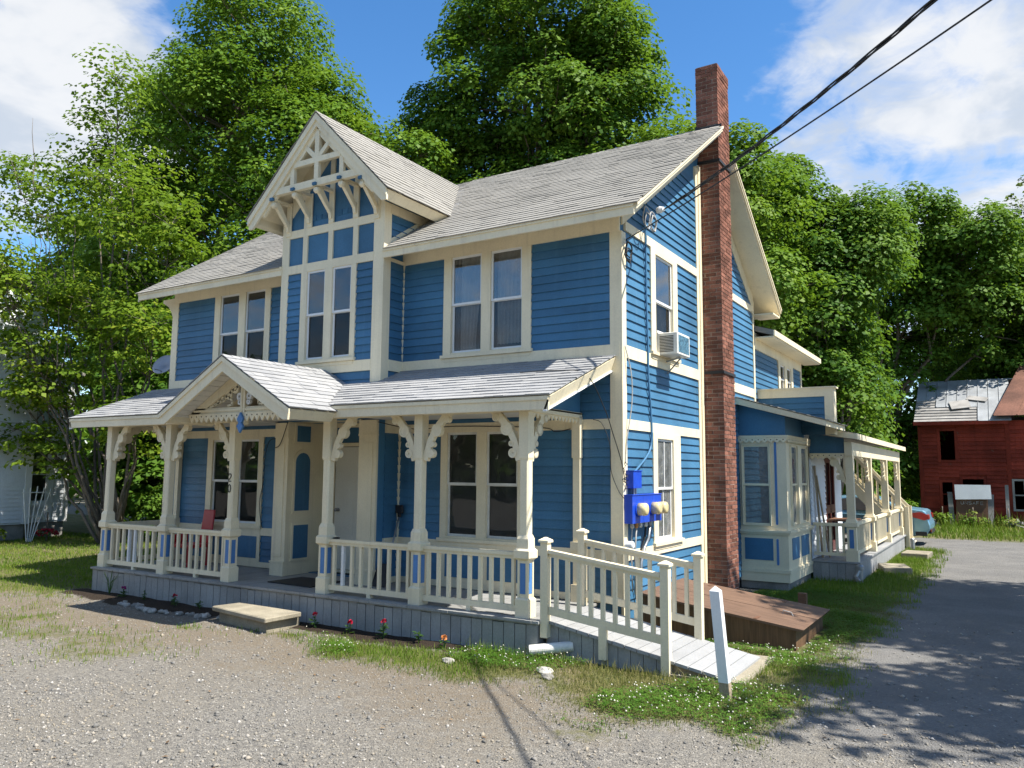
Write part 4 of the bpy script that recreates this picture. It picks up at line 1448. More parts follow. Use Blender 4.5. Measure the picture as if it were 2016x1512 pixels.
def bracket_mesh(L=1.0):
    m_ = MB()
    f = lambda u, v, t: (u, t, v)
    ctr = [(0.03, 0.0), (0.055, 0.11), (0.095, 0.24), (0.155, 0.35), (0.235, 0.455), (0.33, 0.555), (0.42, 0.625)]
    wd = [0.075, 0.085, 0.085, 0.085, 0.09, 0.095, 0.09]
    L_, R_ = [], []
    for i, (u, v) in enumerate(ctr):
        a = Vector(ctr[max(i - 1, 0)]); b = Vector(ctr[min(i + 1, len(ctr) - 1)])
        d = (b - a).normalized()
        nv = Vector((-d.y, d.x)) * wd[i] / 2
        L_.append((u + nv.x, v + nv.y)); R_.append((u - nv.x, v - nv.y))
    for i in range(len(ctr) - 1):
        m_.prism([L_[i], L_[i + 1], R_[i + 1], R_[i]], f, -0.028, 0.028)
    for (u, v, r) in ((0.205, 0.385, 0.082), (0.115, 0.09, 0.058), (0.36, 0.525, 0.05), (0.135, 0.205, 0.036)):
        m_.lathe([(r, -0.034), (r, 0.034), (r * 0.72, 0.034), (r * 0.66, 0.026), (r * 0.28, 0.026), (r * 0.22, 0.012)], (u, 0, v), (0, 1, 0), 14)
        m_.lathe([(r * 0.95, 0.0), (r * 0.95, 0.034), (r * 0.72, 0.034), (r * 0.66, 0.026), (r * 0.28, 0.026), (r * 0.22, 0.012)], (u, 0, v), (0, -1, 0), 14)
    return m_


bk0 = None
def bracket(c_, cx, cy, rz):
    global bk0
    d = {0: (0.062, 0), 180: (-0.062, 0), 90: (0, 0.062), 270: (0, -0.062)}[rz]
    loc = (cx + d[0], cy + d[1], 2.215)
    if bk0 is None:
        bk0 = bracket_mesh().build('bracket', M['cream'], c_, (0, 0, 0))
        bk0.location = Vector(loc) - WLOC[c_]
        bk0.rotation_euler = (0, 0, rad(rz))
    else:
        inst(bk0, c_, loc, (0, 0, rad(rz)))
for i, cx in enumerate(COLX):
    if i not in (3,):
        if i != 0:
            bracket(COLS[i], cx, CY, 180)
    if i not in (2, 5):
        bracket(COLS[i], cx, CY, 0)
    if i in (0, 5):
        bracket(COLS[i], cx, CY, 90)
# half columns on the wall
for cx in (-9.05, -0.61):
    m_ = MB()
    y = -0.0
    m_.box(cx - 0.05, cx + 0.05, -0.10, -0.03, DZ, 2.84)
    m_.box(cx - 0.07, cx + 0.07, -0.125, -0.03, DZ, DZ + 0.22)
    m_.box(cx - 0.075, cx + 0.075, -0.13, -0.03, 1.06, 1.17)
    m_.box(cx - 0.06, cx + 0.06, -0.115, -0.03, 2.27, 2.82)
    h_ = m_.build('wall_pilaster', M['cream'], H, (cx, -0.06, DZ))
    bracket(h_, cx, -0.10, 270) if cx < -5 else None

# house number on the third column
def strokes(mb, chars, x0, z0, h, w, gap, fn, r, vertical=False, n=5):
    GL_ = {'2': [[(0, .75), (.12, .93), (.5, 1), (.88, .93), (1, .72), (.8, .5), (.3, .25), (0, 0), (1, 0)]],
           '0': [[(.5, 1), (.15, .88), (0, .5), (.15, .12), (.5, 0), (.85, .12), (1, .5), (.85, .88), (.5, 1)]],
           'U': [[(0, 1), (0, .25), (.25, 0), (.75, 0), (1, .25), (1, 1)]],
           'N': [[(0, 0), (0, 1), (1, 0), (1, 1)]],
           'S': [[(1, .85), (.7, 1), (.2, 1), (0, .8), (.1, .58), (.9, .42), (1, .2), (.8, 0), (.3, 0), (0, .15)]],
           'A': [[(0, 0), (.5, 1), (1, 0)], [(.2, .4), (.8, .4)]],
           'F': [[(0, 0), (0, 1), (1, 1)], [(0, .52), (.8, .52)]],
           'E': [[(1, 0), (0, 0), (0, 1), (1, 1)], [(0, .52), (.8, .52)]]}
    for k, ch in enumerate(chars):
        for st in GL_[ch]:
            pts = [fn(x0 + (0 if vertical else k * (w + gap)) + a * w, z0 - (k * (h + gap) if vertical else 0) + b * h) for a, b in st]
            mb.tube(pts, r, n)


for k, ch in enumerate('20'):
    m_ = MB()
    strokes(m_, ch, -5.82 - 0.045, 1.90 - 0.165 * k, 0.115, 0.062, 0, lambda u, v: (u, CY - 0.063, v), 0.009)
    m_.build('house_number', M['digit'], COLS[2])

# ---- porch railings
rl0 = {}
def railing(xa, xb, nbal, whites=()):
    m_ = MB()
    a, b = xa + 0.066, xb - 0.066
    m_.box(a, b, CY - 0.048, CY + 0.048, 1.10, 1.14)
    m_.box(a, b, CY - 0.03, CY + 0.03, 1.06, 1.10)
    m_.box(a, b, CY - 0.032, CY + 0.032, 0.455, 0.525)
    xm = (a + b) / 2
    m_.box(xm - 0.03, xm + 0.03, CY - 0.03, CY + 0.03, DZ, 0.455)
    R_ = m_.build('porch_railing', M['cream'], H, (xa, CY, DZ))
    b0 = None
    for k in range(nbal):
        x = a + (b - a) * (k + 0.62) / (nbal + 0.24)
        mt = 'white_paint' if k in whites else 'cream'
        if mt == 'cream' and 'b' in rl0:
            inst(rl0['b'], R_, (x, CY, 0.525))
            continue
        q = MB()
        q.box(x - 0.021, x + 0.021, CY - 0.021, CY + 0.021, 0.525, 1.06)
        o_ = q.build('baluster', M[mt], R_, (x, CY, 0.525))
        if mt == 'cream':
            rl0['b'] = o_
        else:
            o_['label'] = 'white-painted baluster among the cream ones'
railing(COLX[0], COLX[1], 9, (3, 4))
railing(COLX[1], COLX[2], 9)
railing(COLX[3], COLX[4], 9, (1,))
railing(COLX[4], COLX[5], 9)
# left end railing
m_ = MB()
m_.box(-9.05 - 0.045, -9.05 + 0.045, CY + 0.09, -0.1, 1.06, 1.14)
m_.box(-9.05 - 0.03, -9.05 + 0.03, CY + 0.09, -0.1, 0.455, 0.525)
R_ = m_.build('porch_railing', M['cream'], H, (-9.05, -0.7, DZ))
for k in range(8):
    inst(rl0['b'], R_, (-9.05, CY + 0.17 + k * 0.15, 0.525))

# ---- chimney: mortar core with bricks laid round it
CX1, CY0, CY1, CZ1 = 0.37, 3.29, 3.93, 9.14
mb = MB()
mb.box(0.004, CX1 - 0.008, CY0 + 0.008, CY1 - 0.008, 0.0, CZ1 - 0.02)
mb.box(0.10, 0.27, CY0 + 0.18, CY1 - 0.18, CZ1 - 0.02, CZ1 + 0.055)
CHM = mb.build('chimney', M['mortar'], H, (0.18, 3.61, 0))
CO, BH, JT = 0.068, 0.055, 0.013
bricks = []       # x0, x1, y0, y1, z
nc = int(CZ1 / CO)
for i in range(nc):
    z = i * CO + 0.004
    flare = 0.006 if i >= nc - 3 else 0.0
    X0, X1, Y0, Y1 = 0.0 + (-0.012 if z > 7.9 else 0.003), CX1 + flare, CY0 - flare, CY1 + flare
    w = 0.10
    if i % 2:
        bricks += [(X0, 0.085, Y0, Y0 + w, z), (0.085 + JT, 0.085 + JT + 0.175, Y0, Y0 + w, z), (0.085 + 2 * JT + 0.175, X1, Y0, Y0 + 0.205, z)]
        ys = [Y0 + 0.205 + JT, Y0 + 0.42, Y1]
    else:
        bricks += [(X0, 0.17, Y0, Y0 + w, z), (0.17 + JT, X1, Y0, Y0 + w, z)]
        ys = [Y0 + w + JT, Y0 + 0.315, Y0 + 0.53, Y1]
    for a, b in zip(ys, ys[1:]):
        bricks.append((X1 - w, X1, a + (0 if a == ys[0] else JT), b, z))
    if z > 7.9:           # faces turned away from the street, above the roof
        bricks += [(X0, X0 + w, Y0 + w + JT, Y0 + 0.31, z), (X0, X0 + w, Y0 + 0.32, Y1 - w, z), (X0, 0.17, Y1 - w, Y1, z), (0.18, X1 - w - JT, Y1 - w, Y1, z)]
def face_seen(b):
    return not (b[4] > 7.9 and (b[2] > CY1 - 0.12 or (b[1] < 0.12 and b[2] > CY0 + 0.05)))
bricks.sort(key=lambda b: (Vector(((b[0] + b[1]) / 2, (b[2] + b[3]) / 2, b[4])) - CAM_LOC).length + (0 if face_seen(b) else 50))
bc = {}
rest = MB()
for i, (x0, x1, y0, y1, z) in enumerate(bricks):
    jx, jy = random.uniform(-0.003, 0.004), random.uniform(-0.004, 0.003)
    if i < 298:
        key = (round(x1 - x0, 3), round(y1 - y0, 3))
        if key in bc:
            inst(bc[key], CHM, (x0 + jx, y0 + jy, z), (0, 0, random.uniform(-0.012, 0.012)))
        else:
            m_ = MB()
            m_.box(x0, x1, y0, y1, z, z + BH)
            bc[key] = m_.build('brick', M['brick'], CHM, (x0, y0, z))
    else:
        rest.box(x0 + jx, x1 + jx, y0 + jy, y1 + jy, z, z + BH, random.random() * 0.99 + 0.005)
rest.build('bricks', M['brick'], CHM, kind='stuff')
for z in (3.72, 7.35):
    m_ = MB()
    for (a, b, c, d) in ((0.0, CX1 + 0.02, CY0 - 0.02, CY0 - 0.006), (CX1 + 0.006, CX1 + 0.02, CY0 - 0.006, CY1 + 0.006)):
        m_.box(a, b, c, d, z, z + 0.05)
    m_.build('chimney_strap', M['black'], CHM)
m_ = MB()
m_.box(-0.02, 0.02, CY0 - 0.03, CY1 + 0.02, roof_z(CY0) - 0.05, roof_z(CY0) + 0.07)
m_.box(-0.02, CX1 + 0.07, CY0 - 0.035, CY0 - 0.022, roof_z(CY0) - 0.02, roof_z(CY0) + 0.035)
m_.build('chimney_flashing', M['black'], CHM)

# ---- box bay on the side wall
SX, SY0, SY1 = 0.87, 5.35, 7.35
FS, FE2 = Frame('front', SY0), Frame('right', SX)
mb = MB()
wall_cells(FS, mb, 0.02, SX, 0.35, 2.78, [(0.07, 0.59, 1.14, 2.62)], -0.06, 0.0)
wall_cells(FE2, mb, SY0 + 0.06, SY1, 0.35, 2.78, [(SY0 + 0.26, SY0 + 0.80, 1.14, 2.62), (SY0 + 1.08, SY0 + 1.66, 1.14, 2.62)], -0.06, 0.0)
mb.box(0.02, SX, SY1 - 0.06, SY1, 0.35, 2.78)
mb.box(0.0, SX + 0.03, SY0 - 0.03, SY1, 0.30, 0.36)
mb.box(0.01, SX + 0.015, SY0 - 0.015, SY1, 0.14, 0.30)
mb.box(0.0, SX + 0.06, SY0 - 0.06, SY1 + 0.02, 1.02, 1.06)
mb.box(0.0, SX + 0.035, SY0 - 0.035, SY1 + 0.01, 0.985, 1.02)
mb.box(0.0, SX + 0.04, SY0 - 0.04, SY1 + 0.01, 2.74, 2.785)
SB = mb.build('box_bay', M['cream'], H)
mb = MB()
mb.box(0.0, SX - 0.03, SY0 + 0.03, SY1 - 0.03, 0.0, 0.14)
mb.build('bay_foundation', M['stone'], SB)
for fr, a, b in ((FS, 0.09, 0.60), (FE2, SY0 + 0.28, SY0 + 0.86), (FE2, SY0 + 1.06, SY0 + 1.72)):
    plain(fr, 'panel', a, b, 0.52, 0.91, 0.0, 0.008, 'blue', SB)
for a, b in ((0.66, 0.70),):
    for z0, z1 in ((1.16, 2.66), (0.44, 0.91)):
        m_ = MB()
        n = 6
        r = (b - a) / 2
        c = (a + b) / 2
        pts = [(c + r * math.cos(math.pi * k / n), z1 - r + r * math.sin(math.pi * k / n)) for k in range(n + 1)] + [(c - r * math.cos(math.pi * k / n), z0 + r - r * math.sin(math.pi * k / n)) for k in range(n + 1)]
        FS.poly(m_, pts, 0.0, 0.010)
        m_.build('groove', M['blue_bright'], SB)
zigzag('scalloped_trim', (0.0, SY0 - 0.002), (SX + 0.02, SY0 - 0.002), 2.738, 2.69, 0.05, 8, 0.034, (0, -1), SB)
zigzag('scalloped_trim', (SX + 0.002, SY0), (SX + 0.002, SY1), 2.738, 2.69, 0.05, 18, 0.034, (1, 0), SB)
w = window(FS, [(0.08, 0.58)], 1.15, 2.61, (0.07, 0.59), (1.14, 2.62), H, sill=False, sm='cream', glass=('glass_dusty', 'glass_dusty'))
plain(FS, 'plastic_film', 0.1, 0.56, 1.18, 2.58, -0.05, -0.045, 'frost', w)
w = window(FE2, [(SY0 + 0.27, SY0 + 0.79), (SY0 + 1.09, SY0 + 1.65)], 1.15, 2.61, (SY0 + 0.26, SY0 + 1.66), (1.14, 2.62), H, sill=False, sm='cream', glass=('glass_dusty', 'glass_dusty'))
plain(FE2, 'plastic_film', SY0 + 0.29, SY0 + 0.77, 1.18, 2.58, -0.05, -0.045, 'frost', w)
plain(FE2, 'plastic_film', SY0 + 1.11, SY0 + 1.63, 1.18, 2.58, -0.05, -0.045, 'frost', w)
# blue wall between the bay and its lean-to roof, then the roof itself
def lz(x):          # lean-to roof top surface
    return 3.50 - 0.295 * x
mb = MB()
mb.prism([(0.01, 2.79), (SX - 0.01, 2.79), (SX - 0.01, lz(SX) - 0.12), (0.01, lz(0) - 0.12)], lambda u, v, t: (u, t, v), SY0 + 0.02, SY0 + 0.05)
mb.box(SX - 0.04, SX - 0.01, SY0 + 0.05, 7.0, 2.79, lz(SX) - 0.12)
mb.build('lean_to_wall', M['blue'], H)
mb = MB()
slab(mb, [(0.0, 5.18, lz(0)), (1.62, 5.18, lz(1.62)), (1.62, 7.05, lz(1.62)), (0.0, 7.05, lz(0))], 0.10)
LR = mb.build('lean_to_roof', M['cream'], H)
shingle_plane_mb = MB()
shingle_plane(shingle_plane_mb, (1.66, 5.15, lz(1.62) - 0.012 + 0.006), (0, 1, 0), (-1, 0, 0.295), lambda b: (0, 1.9), 1.69, 31, 0.13, 0.3)
mb = MB()
mb.prism([(0.0, lz(0) - 0.01), (1.62, lz(1.62) - 0.01), (1.62, lz(1.62) - 0.10), (0.0, lz(0) - 0.12)], lambda u, v, t: (u, t, v), 5.15, 5.178)
mb.build('barge_board', M['cream'], LR)
shingle_plane_mb.build('shingles', M['shingle_old'], LR, kind='stuff')

# ---- parapet of the roof deck
FP, FPR = Frame('front', 6.8), Frame('right', 1.48)
mb = MB()
mb.box(0.03, 1.40, 6.8, 6.9, 2.85, 3.66)
mb.box(1.36, 1.46, 6.9, 7.02, 2.85, 3.66)
PP = mb.build('parapet', M['blue'], H)
clap(FP, 0.04, 1.31, 2.9, 3.6, PP)
for (x0, x1, y0, y1, z0, z1) in ((0.0, 1.52, 6.74, 6.94, 3.76, 3.79), (1.32, 1.52, 6.94, 7.06, 3.76, 3.79), (0.02, 1.48, 6.765, 6.9, 3.60, 3.76), (1.31, 1.48, 6.765, 6.9, 2.85, 3.60), (1.44, 1.48, 6.9, 7.04, 2.85, 3.76)):
    mb = MB()
    mb.box(x0, x1, y0, y1, z0, z1)
    mb.build('parapet_trim', M['cream'], PP)

# ---- rear wing
FW = Frame('right', 0.0)
mb = MB()
wall_cells(FW, mb, 6.62, 11.0, 0.15, 4.95, [(8.75, 9.2, 3.9, 4.55), (9.4, 9.85, 3.9, 4.55)], -0.12, 0.0)
mb.box(-8.5, -0.12, 10.88, 11.0, 0.15, 4.95)
mb.box(-8.5, -8.38, 6.62, 10.88, 0.15, 4.95)
RW = mb.build('rear_wing_wall', M['blue'], H)
clap(FW, 6.62, 8.55, 3.6, 4.62, RW, joined=True)
clap(FW, 10.05, 10.9, 3.6, 4.62, RW, joined=True)
trims('frieze_board', FW, [(6.62, 11.0, 4.62, 4.95)], parent=H)
trims('corner_board', FW, [(10.9, 11.0, 0.2, 4.62)], parent=H)
window(FW, [(8.76, 9.19), (9.41, 9.84)], 3.9, 4.55, (8.57, 10.03), (3.8, 4.62), H)
mb = MB()
slab(mb, [(0.40, 6.64, 4.98), (0.40, 11.4, 4.98), (-4.2, 11.4, 6.4), (-4.2, 6.64, 6.4)], 0.11)
slab(mb, [(-8.9, 6.64, 4.98), (-8.9, 11.4, 4.98), (-4.2, 11.4, 6.4), (-4.2, 6.64, 6.4)], 0.11)
RR = mb.build('rear_wing_roof', M['shingle_old'], H)
mb = MB()
mb.box(0.40, 0.43, 6.64, 11.43, 4.86, 4.975)
mb.box(0.02, 0.40, 6.64, 11.4, 4.83, 4.858)
mb.build('fascia', M['cream'], RR)

# ---- side porch
QX, QY0, QY1 = 1.62, 7.42, 15.7
mb = MB()
for k in range(60):
    a = QY0 - 0.14 + (QY1 + 0.3 - QY0) * k / 60
    mb.box(0.87, QX + 0.15, a, a + (QY1 + 0.3 - QY0) / 60 - 0.006, 0.35, 0.385, random.random())
mb.build('side_porch_deck', M['ramp_grey'], H)
mb = MB()
mb.box(0.88, QX + 0.09, QY0 - 0.09, QY1 + 0.1, -0.02, 0.349)
SK2 = mb.build('side_porch_skirt', M['dark'], H)
m_ = MB()
m_.box(0.89, 0.89 + 0.146, QY0 - 0.115, QY0 - 0.095, -0.03, 0.34)
q0 = m_.build('plank', M['grey_deck'], SK2, (0.89, QY0, 0))
for k in range(1, 6):
    inst(q0, SK2, (0.89 + 0.152 * k - (0.02 if k == 5 else 0), QY0, 0))
m_ = MB()
m_.box(QX + 0.095, QX + 0.115, QY0 - 0.1, QY0 + 0.046, -0.03, 0.34)
q1 = m_.build('plank', M['ramp_grey'], SK2, (QX, QY0, 0))
for k in range(1, 55):
    inst(q1, SK2, (QX, QY0 + 0.152 * k, 0))
def qcolumn(cx, cy):
    m_ = MB()
    m_.frus(cx, cy, 0.385, 0.60, 0.11, 0.11)
    m_.box(cx - 0.085, cx + 0.085, cy - 0.085, cy + 0.085, 0.60, 1.04)
    m_.frus(cx, cy, 1.04, 1.06, 0.085, 0.12)
    m_.frus(cx, cy, 1.06, 1.14, 0.12, 0.12)
    m_.frus(cx, cy, 1.14, 1.2, 0.10, 0.085)
    m_.frus(cx, cy, 1.2, 2.55, 0.072, 0.072)
    return m_
qc0 = None
QYS = [QY0 + 0.02, 9.95, 12.8, 15.6]
for cy in QYS:
    if qc0 is None:
        qc0 = qcolumn(QX, cy).build('side_porch_column', M['cream'], H, (QX, cy, 0.385))
        m_ = MB()
        m_.box(QX - 0.04, QX + 0.04, cy - 0.089, cy - 0.085, 0.64, 1.0)
        qp = m_.build('pedestal_panel', M['blue_bright'], qc0)
        c_ = qc0
    else:
        c_ = inst(qc0, H, (QX, cy, 0.385))
        p_ = qp.copy()
        COL.objects.link(p_)
        p_.parent = c_
    inst(bk0, c_, (QX, cy + 0.08, 1.93), (0, 0, rad(90)))
    if cy > QYS[0] + 0.1:
        inst(bk0, c_, (QX, cy - 0.08, 1.93), (0, 0, rad(270)))
    else:
        inst(bk0, c_, (QX - 0.08, cy, 1.93), (0, 0, rad(180)))
def rail2(p, q, nb, z=0.385, name='side_porch_railing', mat='cream', bal='baluster', h=0.70):
    p, q = Vector((*p, z)), Vector((*q, z))
    m_ = MB()
    m_.beam(p + Vector((0, 0, h)), q + Vector((0, 0, h)), 0.09, 0.06)
    m_.beam(p + Vector((0, 0, 0.12)), q + Vector((0, 0, 0.12)), 0.05, 0.06)
    R_ = m_.build(name, M[mat], H, p)
    first = None
    for k in range(nb):
        c = p.lerp(q, (k + 0.6) / (nb + 0.2))
        if first is None:
            b_ = MB()
            b_.box(c.x - 0.022, c.x + 0.022, c.y - 0.022, c.y + 0.022, z + 0.15, z + h - 0.03)
            first = b_.build(bal, M[mat], R_, c)
        else:
            inst(first, R_, c)
rail2((0.90, QYS[0]), (QX - 0.09, QYS[0]), 5)
rail2((QX, QYS[0] + 0.09), (QX, 9.85), 15)
rail2((QX, 10.9), (QX, 12.7), 11)
rail2((QX, 12.9), (QX, 15.5), 15)
mb = MB()
mb.box(QX - 0.07, QX + 0.07, QY0 - 0.1, QY1 + 0.1, 2.45, 2.72)
mb.box(0.88, QX - 0.07, QY0 - 0.06, QY0 + 0.06, 2.42, 2.50)
mb.build('side_porch_beam', M['cream'], H)
def qz(x):
    return 3.03 - 0.16 * (x - 0.9)
mb = MB()
mb.prism([(0.88, 2.5), (QX - 0.08, 2.5), (QX - 0.08, qz(QX) - 0.12), (0.88, qz(0.88) - 0.12)], lambda u, v, t: (u, t, v), QY0 - 0.05, QY0 - 0.02)
mb.build('side_porch_end_panel', M['blue'], H)
zigzag('scalloped_trim', (0.88, QY0 - 0.062), (QX - 0.08, QY0 - 0.062), 2.50, 2.44, 0.06, 6, 0.02, (0, -1), H)
mb = MB()
slab(mb, [(0.3, QY0 - 0.3, qz(0.3)), (QX + 0.18, QY0 - 0.3, qz(QX + 0.18)), (QX + 0.18, QY1 + 0.45, qz(QX + 0.18)), (0.3, QY1 + 0.45, qz(0.3))], 0.10)
QR = mb.build('side_porch_roof', M['shingle_old'], H)
mb = MB()
mb.box(QX + 0.18, QX + 0.205, QY0 - 0.3, QY1 + 0.47, qz(QX + 0.18) - 0.12, qz(QX + 0.18) - 0.01)
mb.prism([(0.9, qz(0.9) - 0.01), (QX + 0.205, qz(QX + 0.205) - 0.01), (QX + 0.205, qz(QX + 0.2) - 0.12), (0.9, qz(0.9) - 0.12)], lambda u, v, t: (u, t, v), QY0 - 0.325, QY0 - 0.301)
mb.build('fascia', M['cream'], QR)
mb = MB()
wall_cells(Frame('right', 0.87), mb, 7.36, 11.0, 0.3, 2.95, [(9.0, 9.9, 0.4, 2.35)], -0.1, 0.0)
mb.box(0.0, 0.77, 10.9, 11.0, 0.3, 2.95)
SPW = mb.build('side_porch_wall', M['siding_white'], H)
clap(Frame('right', 0.87), 7.40, 8.9, 0.4, 2.4, SPW, mat='siding_white', joined=True)
FQ = Frame('right', 0.87)
mb = MB()
for a, b, c, d in ((8.9, 9.02, 0.385, 2.45), (9.88, 10.0, 0.385, 2.45), (9.02, 9.88, 2.33, 2.45), (9.02, 9.88, 1.22, 1.4), (9.02, 9.88, 0.385, 0.6), (9.4, 9.5, 0.6, 2.33)):
    FQ.box(mb, a, b, c, d, -0.03, 0.02)
sdr = mb.build('side_door', M['dark_red'], H)
plain(FQ, 'pane', 9.02, 9.88, 0.6, 2.33, -0.03, -0.02, 'glass_storm', sdr)
plain(FQ, 'door_backing', 9.02, 9.88, 0.6, 2.33, -0.09, -0.08, 'dark', sdr)
# outside stair at the far end, seen through the posts
mb = MB()
for x0 in (0.0, 0.9):
    pass
SA, SBp = Vector((0.20, 15.95, 1.95)), Vector((1.80, 15.95, 0.15))
for dy in (0.0, 0.9):
    mb.beam(SA + Vector((0, dy, 0)), SBp + Vector((0, dy, 0)), 0.05, 0.24)
for k in range(11):
    c = SA.lerp(SBp, k / 10)
    mb.box(c.x - 0.14, c.x + 0.14, c.y, c.y + 0.9, c.z - 0.02, c.z + 0.02)
ST = mb.build('back_stair', M['cream'], H)
for dy in (0.0, 0.9):
    m_ = MB()
    o1, o2 = Vector((0, dy, 0.95)), Vector((0, dy, 0.25))
    m_.beam(SA + o1, SBp + o1, 0.07, 0.08)
    m_.beam(SA + o2, SBp + o2, 0.05, 0.06)
    for k in range(12):
        c = SA.lerp(SBp, (k + 0.5) / 12)
        m_.box(c.x - 0.022, c.x + 0.022, c.y + dy - 0.022, c.y + dy + 0.022, c.z + 0.25, c.z + 0.93)
    for c in (SBp, SA):
        m_.box(c.x - 0.05, c.x + 0.05, c.y + dy - 0.05, c.y + dy + 0.05, c.z - 0.25 if c is SBp else c.z, c.z + 1.02)
    m_.build('stair_railing', M['cream'], ST)

# ================================================================== THINGS ABOUT THE HOUSE
# ---- wheelchair ramp
RA = thing('wheelchair_ramp', 'grey plank ramp with cream balustrades running from the porch end to the driveway', 'ramp', (0.7, -0.88, 0))
RX0, RX1, RZ0, RZ1 = -0.33, 1.80, 0.415, 0.045
RYA, RYB = -1.47, -0.30
def rz_(x):
    return RZ0 + (RZ1 - RZ0) * (x - RX0) / (RX1 - RX0)
n = 15
for k in range(n):
    a, b = RX0 + (RX1 - RX0) * k / n, RX0 + (RX1 - RX0) * (k + 1) / n
    m_ = MB()
    a += 0.005
    b -= 0.005
    za, zb = rz_(a), rz_(b)
    ya, yb_ = RYA + random.uniform(-0.012, 0.006), RYB + random.uniform(-0.006, 0.012)
    t = 0.032
    m_.hexa([(a, ya, za - t), (b, ya, zb - t), (b, yb_, zb - t), (a, yb_, za - t), (a, ya, za), (b, ya, zb), (b, yb_, zb), (a, yb_, za)])
    m_.build('ramp_board', M['ramp_grey'], RA)
m_ = MB()
for y in (RYA + 0.06, RYB - 0.1):
    m_.hexa([(RX0, y, 0.0), (1.78, y, -0.02), (1.78, y + 0.04, -0.02), (RX0, y + 0.04, 0.0), (RX0, y, rz_(RX0) - 0.035), (1.78, y, rz_(1.78) - 0.035), (1.78, y + 0.04, rz_(1.78) - 0.035), (RX0, y + 0.04, rz_(RX0) - 0.035)])
m_.build('joist', M['wood_raw'], RA)
x = RX0 + 0.03
k = 0
while x < 1.10:
    wd = 0.142
    m_ = MB()
    e = min(x + wd, 1.12)
    m_.hexa([(x + 0.003, RYA + 0.035, -0.03), (e, RYA + 0.035, -0.03), (e, RYA + 0.055, -0.03), (x + 0.003, RYA + 0.055, -0.03),
             (x + 0.003, RYA + 0.035, rz_(x) - 0.036), (e, RYA + 0.035, rz_(e) - 0.036), (e, RYA + 0.055, rz_(e) - 0.036), (x + 0.003, RYA + 0.055, rz_(x) - 0.036)])
    m_.build('skirt_plank', M['grey_deck'], RA)
    x += wd + 0.004
def ramp_rail(y, posts, sgn):
    for i, (px, zt, zb) in enumerate(posts):
        m_ = MB()
        m_.box(px - 0.045, px + 0.045, y - 0.045, y + 0.045, zb, zt - 0.05)
        m_.frus(px, y, zt - 0.05, zt - 0.025, 0.064, 0.064)
        m_.frus(px, y, zt - 0.025, zt + 0.008, 0.064, 0.01)
        m_.build('newel_post', M['cream'], RA)
    a, b = Vector((posts[0][0] + 0.05, y, posts[0][1] - 0.15)), Vector((posts[1][0] - 0.05, y, posts[1][1] - 0.15))
    m_ = MB()
    m_.beam(a, b, 0.085, 0.04)
    m_.beam(a - Vector((0, 0, 0.035)), b - Vector((0, 0, 0.035)), 0.035, 0.05)
    m_.build('handrail', M['cream'], RA)
    c, d = a - Vector((0, 0, 0.66)), b - Vector((0, 0, 0.66))
    m_ = MB()
    m_.beam(c, d, 0.045, 0.085)
    m_.build('bottom_rail', M['cream'], RA)
    f = None
    for k in range(9):
        t = (k + 0.62) / 9.24
        p = c.lerp(d, t)
        if f is None:
            q = MB()
            q.box(p.x - 0.021, p.x + 0.021, y - 0.021, y + 0.021, p.z, p.z + 0.60)
            f = q.build('baluster', M['cream'], RA, p)
        else:
            inst(f, RA, p)
    xm = (posts[0][0] + posts[1][0]) / 2
    m_ = MB()
    m_.box(xm - 0.045, xm + 0.045, y - 0.028, y + 0.028, rz_(xm) - (0.22 if sgn < 0 else 0.0), rz_(xm) + 0.13)
    m_.build('rail_support', M['cream'], RA)
ramp_rail(-1.475, [(-0.30, 1.33, 0.22), (1.14, 1.16, 0.0)], -1)
ramp_rail(-0.30, [(-0.42, 1.36, 0.40), (1.10, 1.16, 0.0)], 1)
m_ = MB()
m_.hexa([(0.98, -1.52, -0.03), (1.93, -1.46, -0.03), (1.93, -0.12, -0.03), (0.98, -0.12, -0.03), (0.98, -1.52, 0.02), (1.92, -1.46, 0.025), (1.92, -0.12, 0.025), (0.98, -0.12, 0.02)])
tag(m_.build('concrete_slab', M['concrete'], None, (1.45, -0.8, 0)), 'thin worn concrete slab under the foot of the ramp', 'slab')

# ---- drain pipe by the ramp
PA, PB = Vector((-0.42, -1.62, 0.085)), Vector((0.02, -1.40, 0.145))
m_ = MB()
d = (PB - PA).normalized()
L = (PB - PA).length
m_.lathe([(0.052, 0.0), (0.060, 0.0), (0.060, L), (0.052, L), (0.050, 0.01)], PA, d, 20)
tag(m_.build('drain_pipe', M['pvc'], None, PA, smooth=False), 'short open white plastic pipe sticking out where porch and ramp meet', 'pipe')

# ---- concrete step
ST0 = thing('concrete_step', 'brown concrete doorstep with overhanging slab in front of the porch', 'step', (-4.5, -2.1, 0))
m_ = MB()
q = [(-5.20, -2.17), (-3.86, -2.40), (-3.84, -1.80), (-5.12, -1.74)]
m_.add([(a, b, 0.135) for a, b in q] + [(a, b, 0.20) for a, b in q], [(3, 2, 1, 0), (4, 5, 6, 7), (0, 1, 5, 4), (1, 2, 6, 5), (2, 3, 7, 6), (3, 0, 4, 7)])
m_.build('slab', M['concrete'], ST0, bevel=0.012)
m_ = MB()
q = [(-5.12, -2.10), (-3.93, -2.31), (-3.92, -1.76), (-5.05, -1.70)]
m_.add([(a, b, -0.03) for a, b in q] + [(a, b, 0.134) for a, b in q], [(3, 2, 1, 0), (4, 5, 6, 7), (0, 1, 5, 4), (1, 2, 6, 5), (2, 3, 7, 6), (3, 0, 4, 7)])
m_.build('block', M['concrete'], ST0)

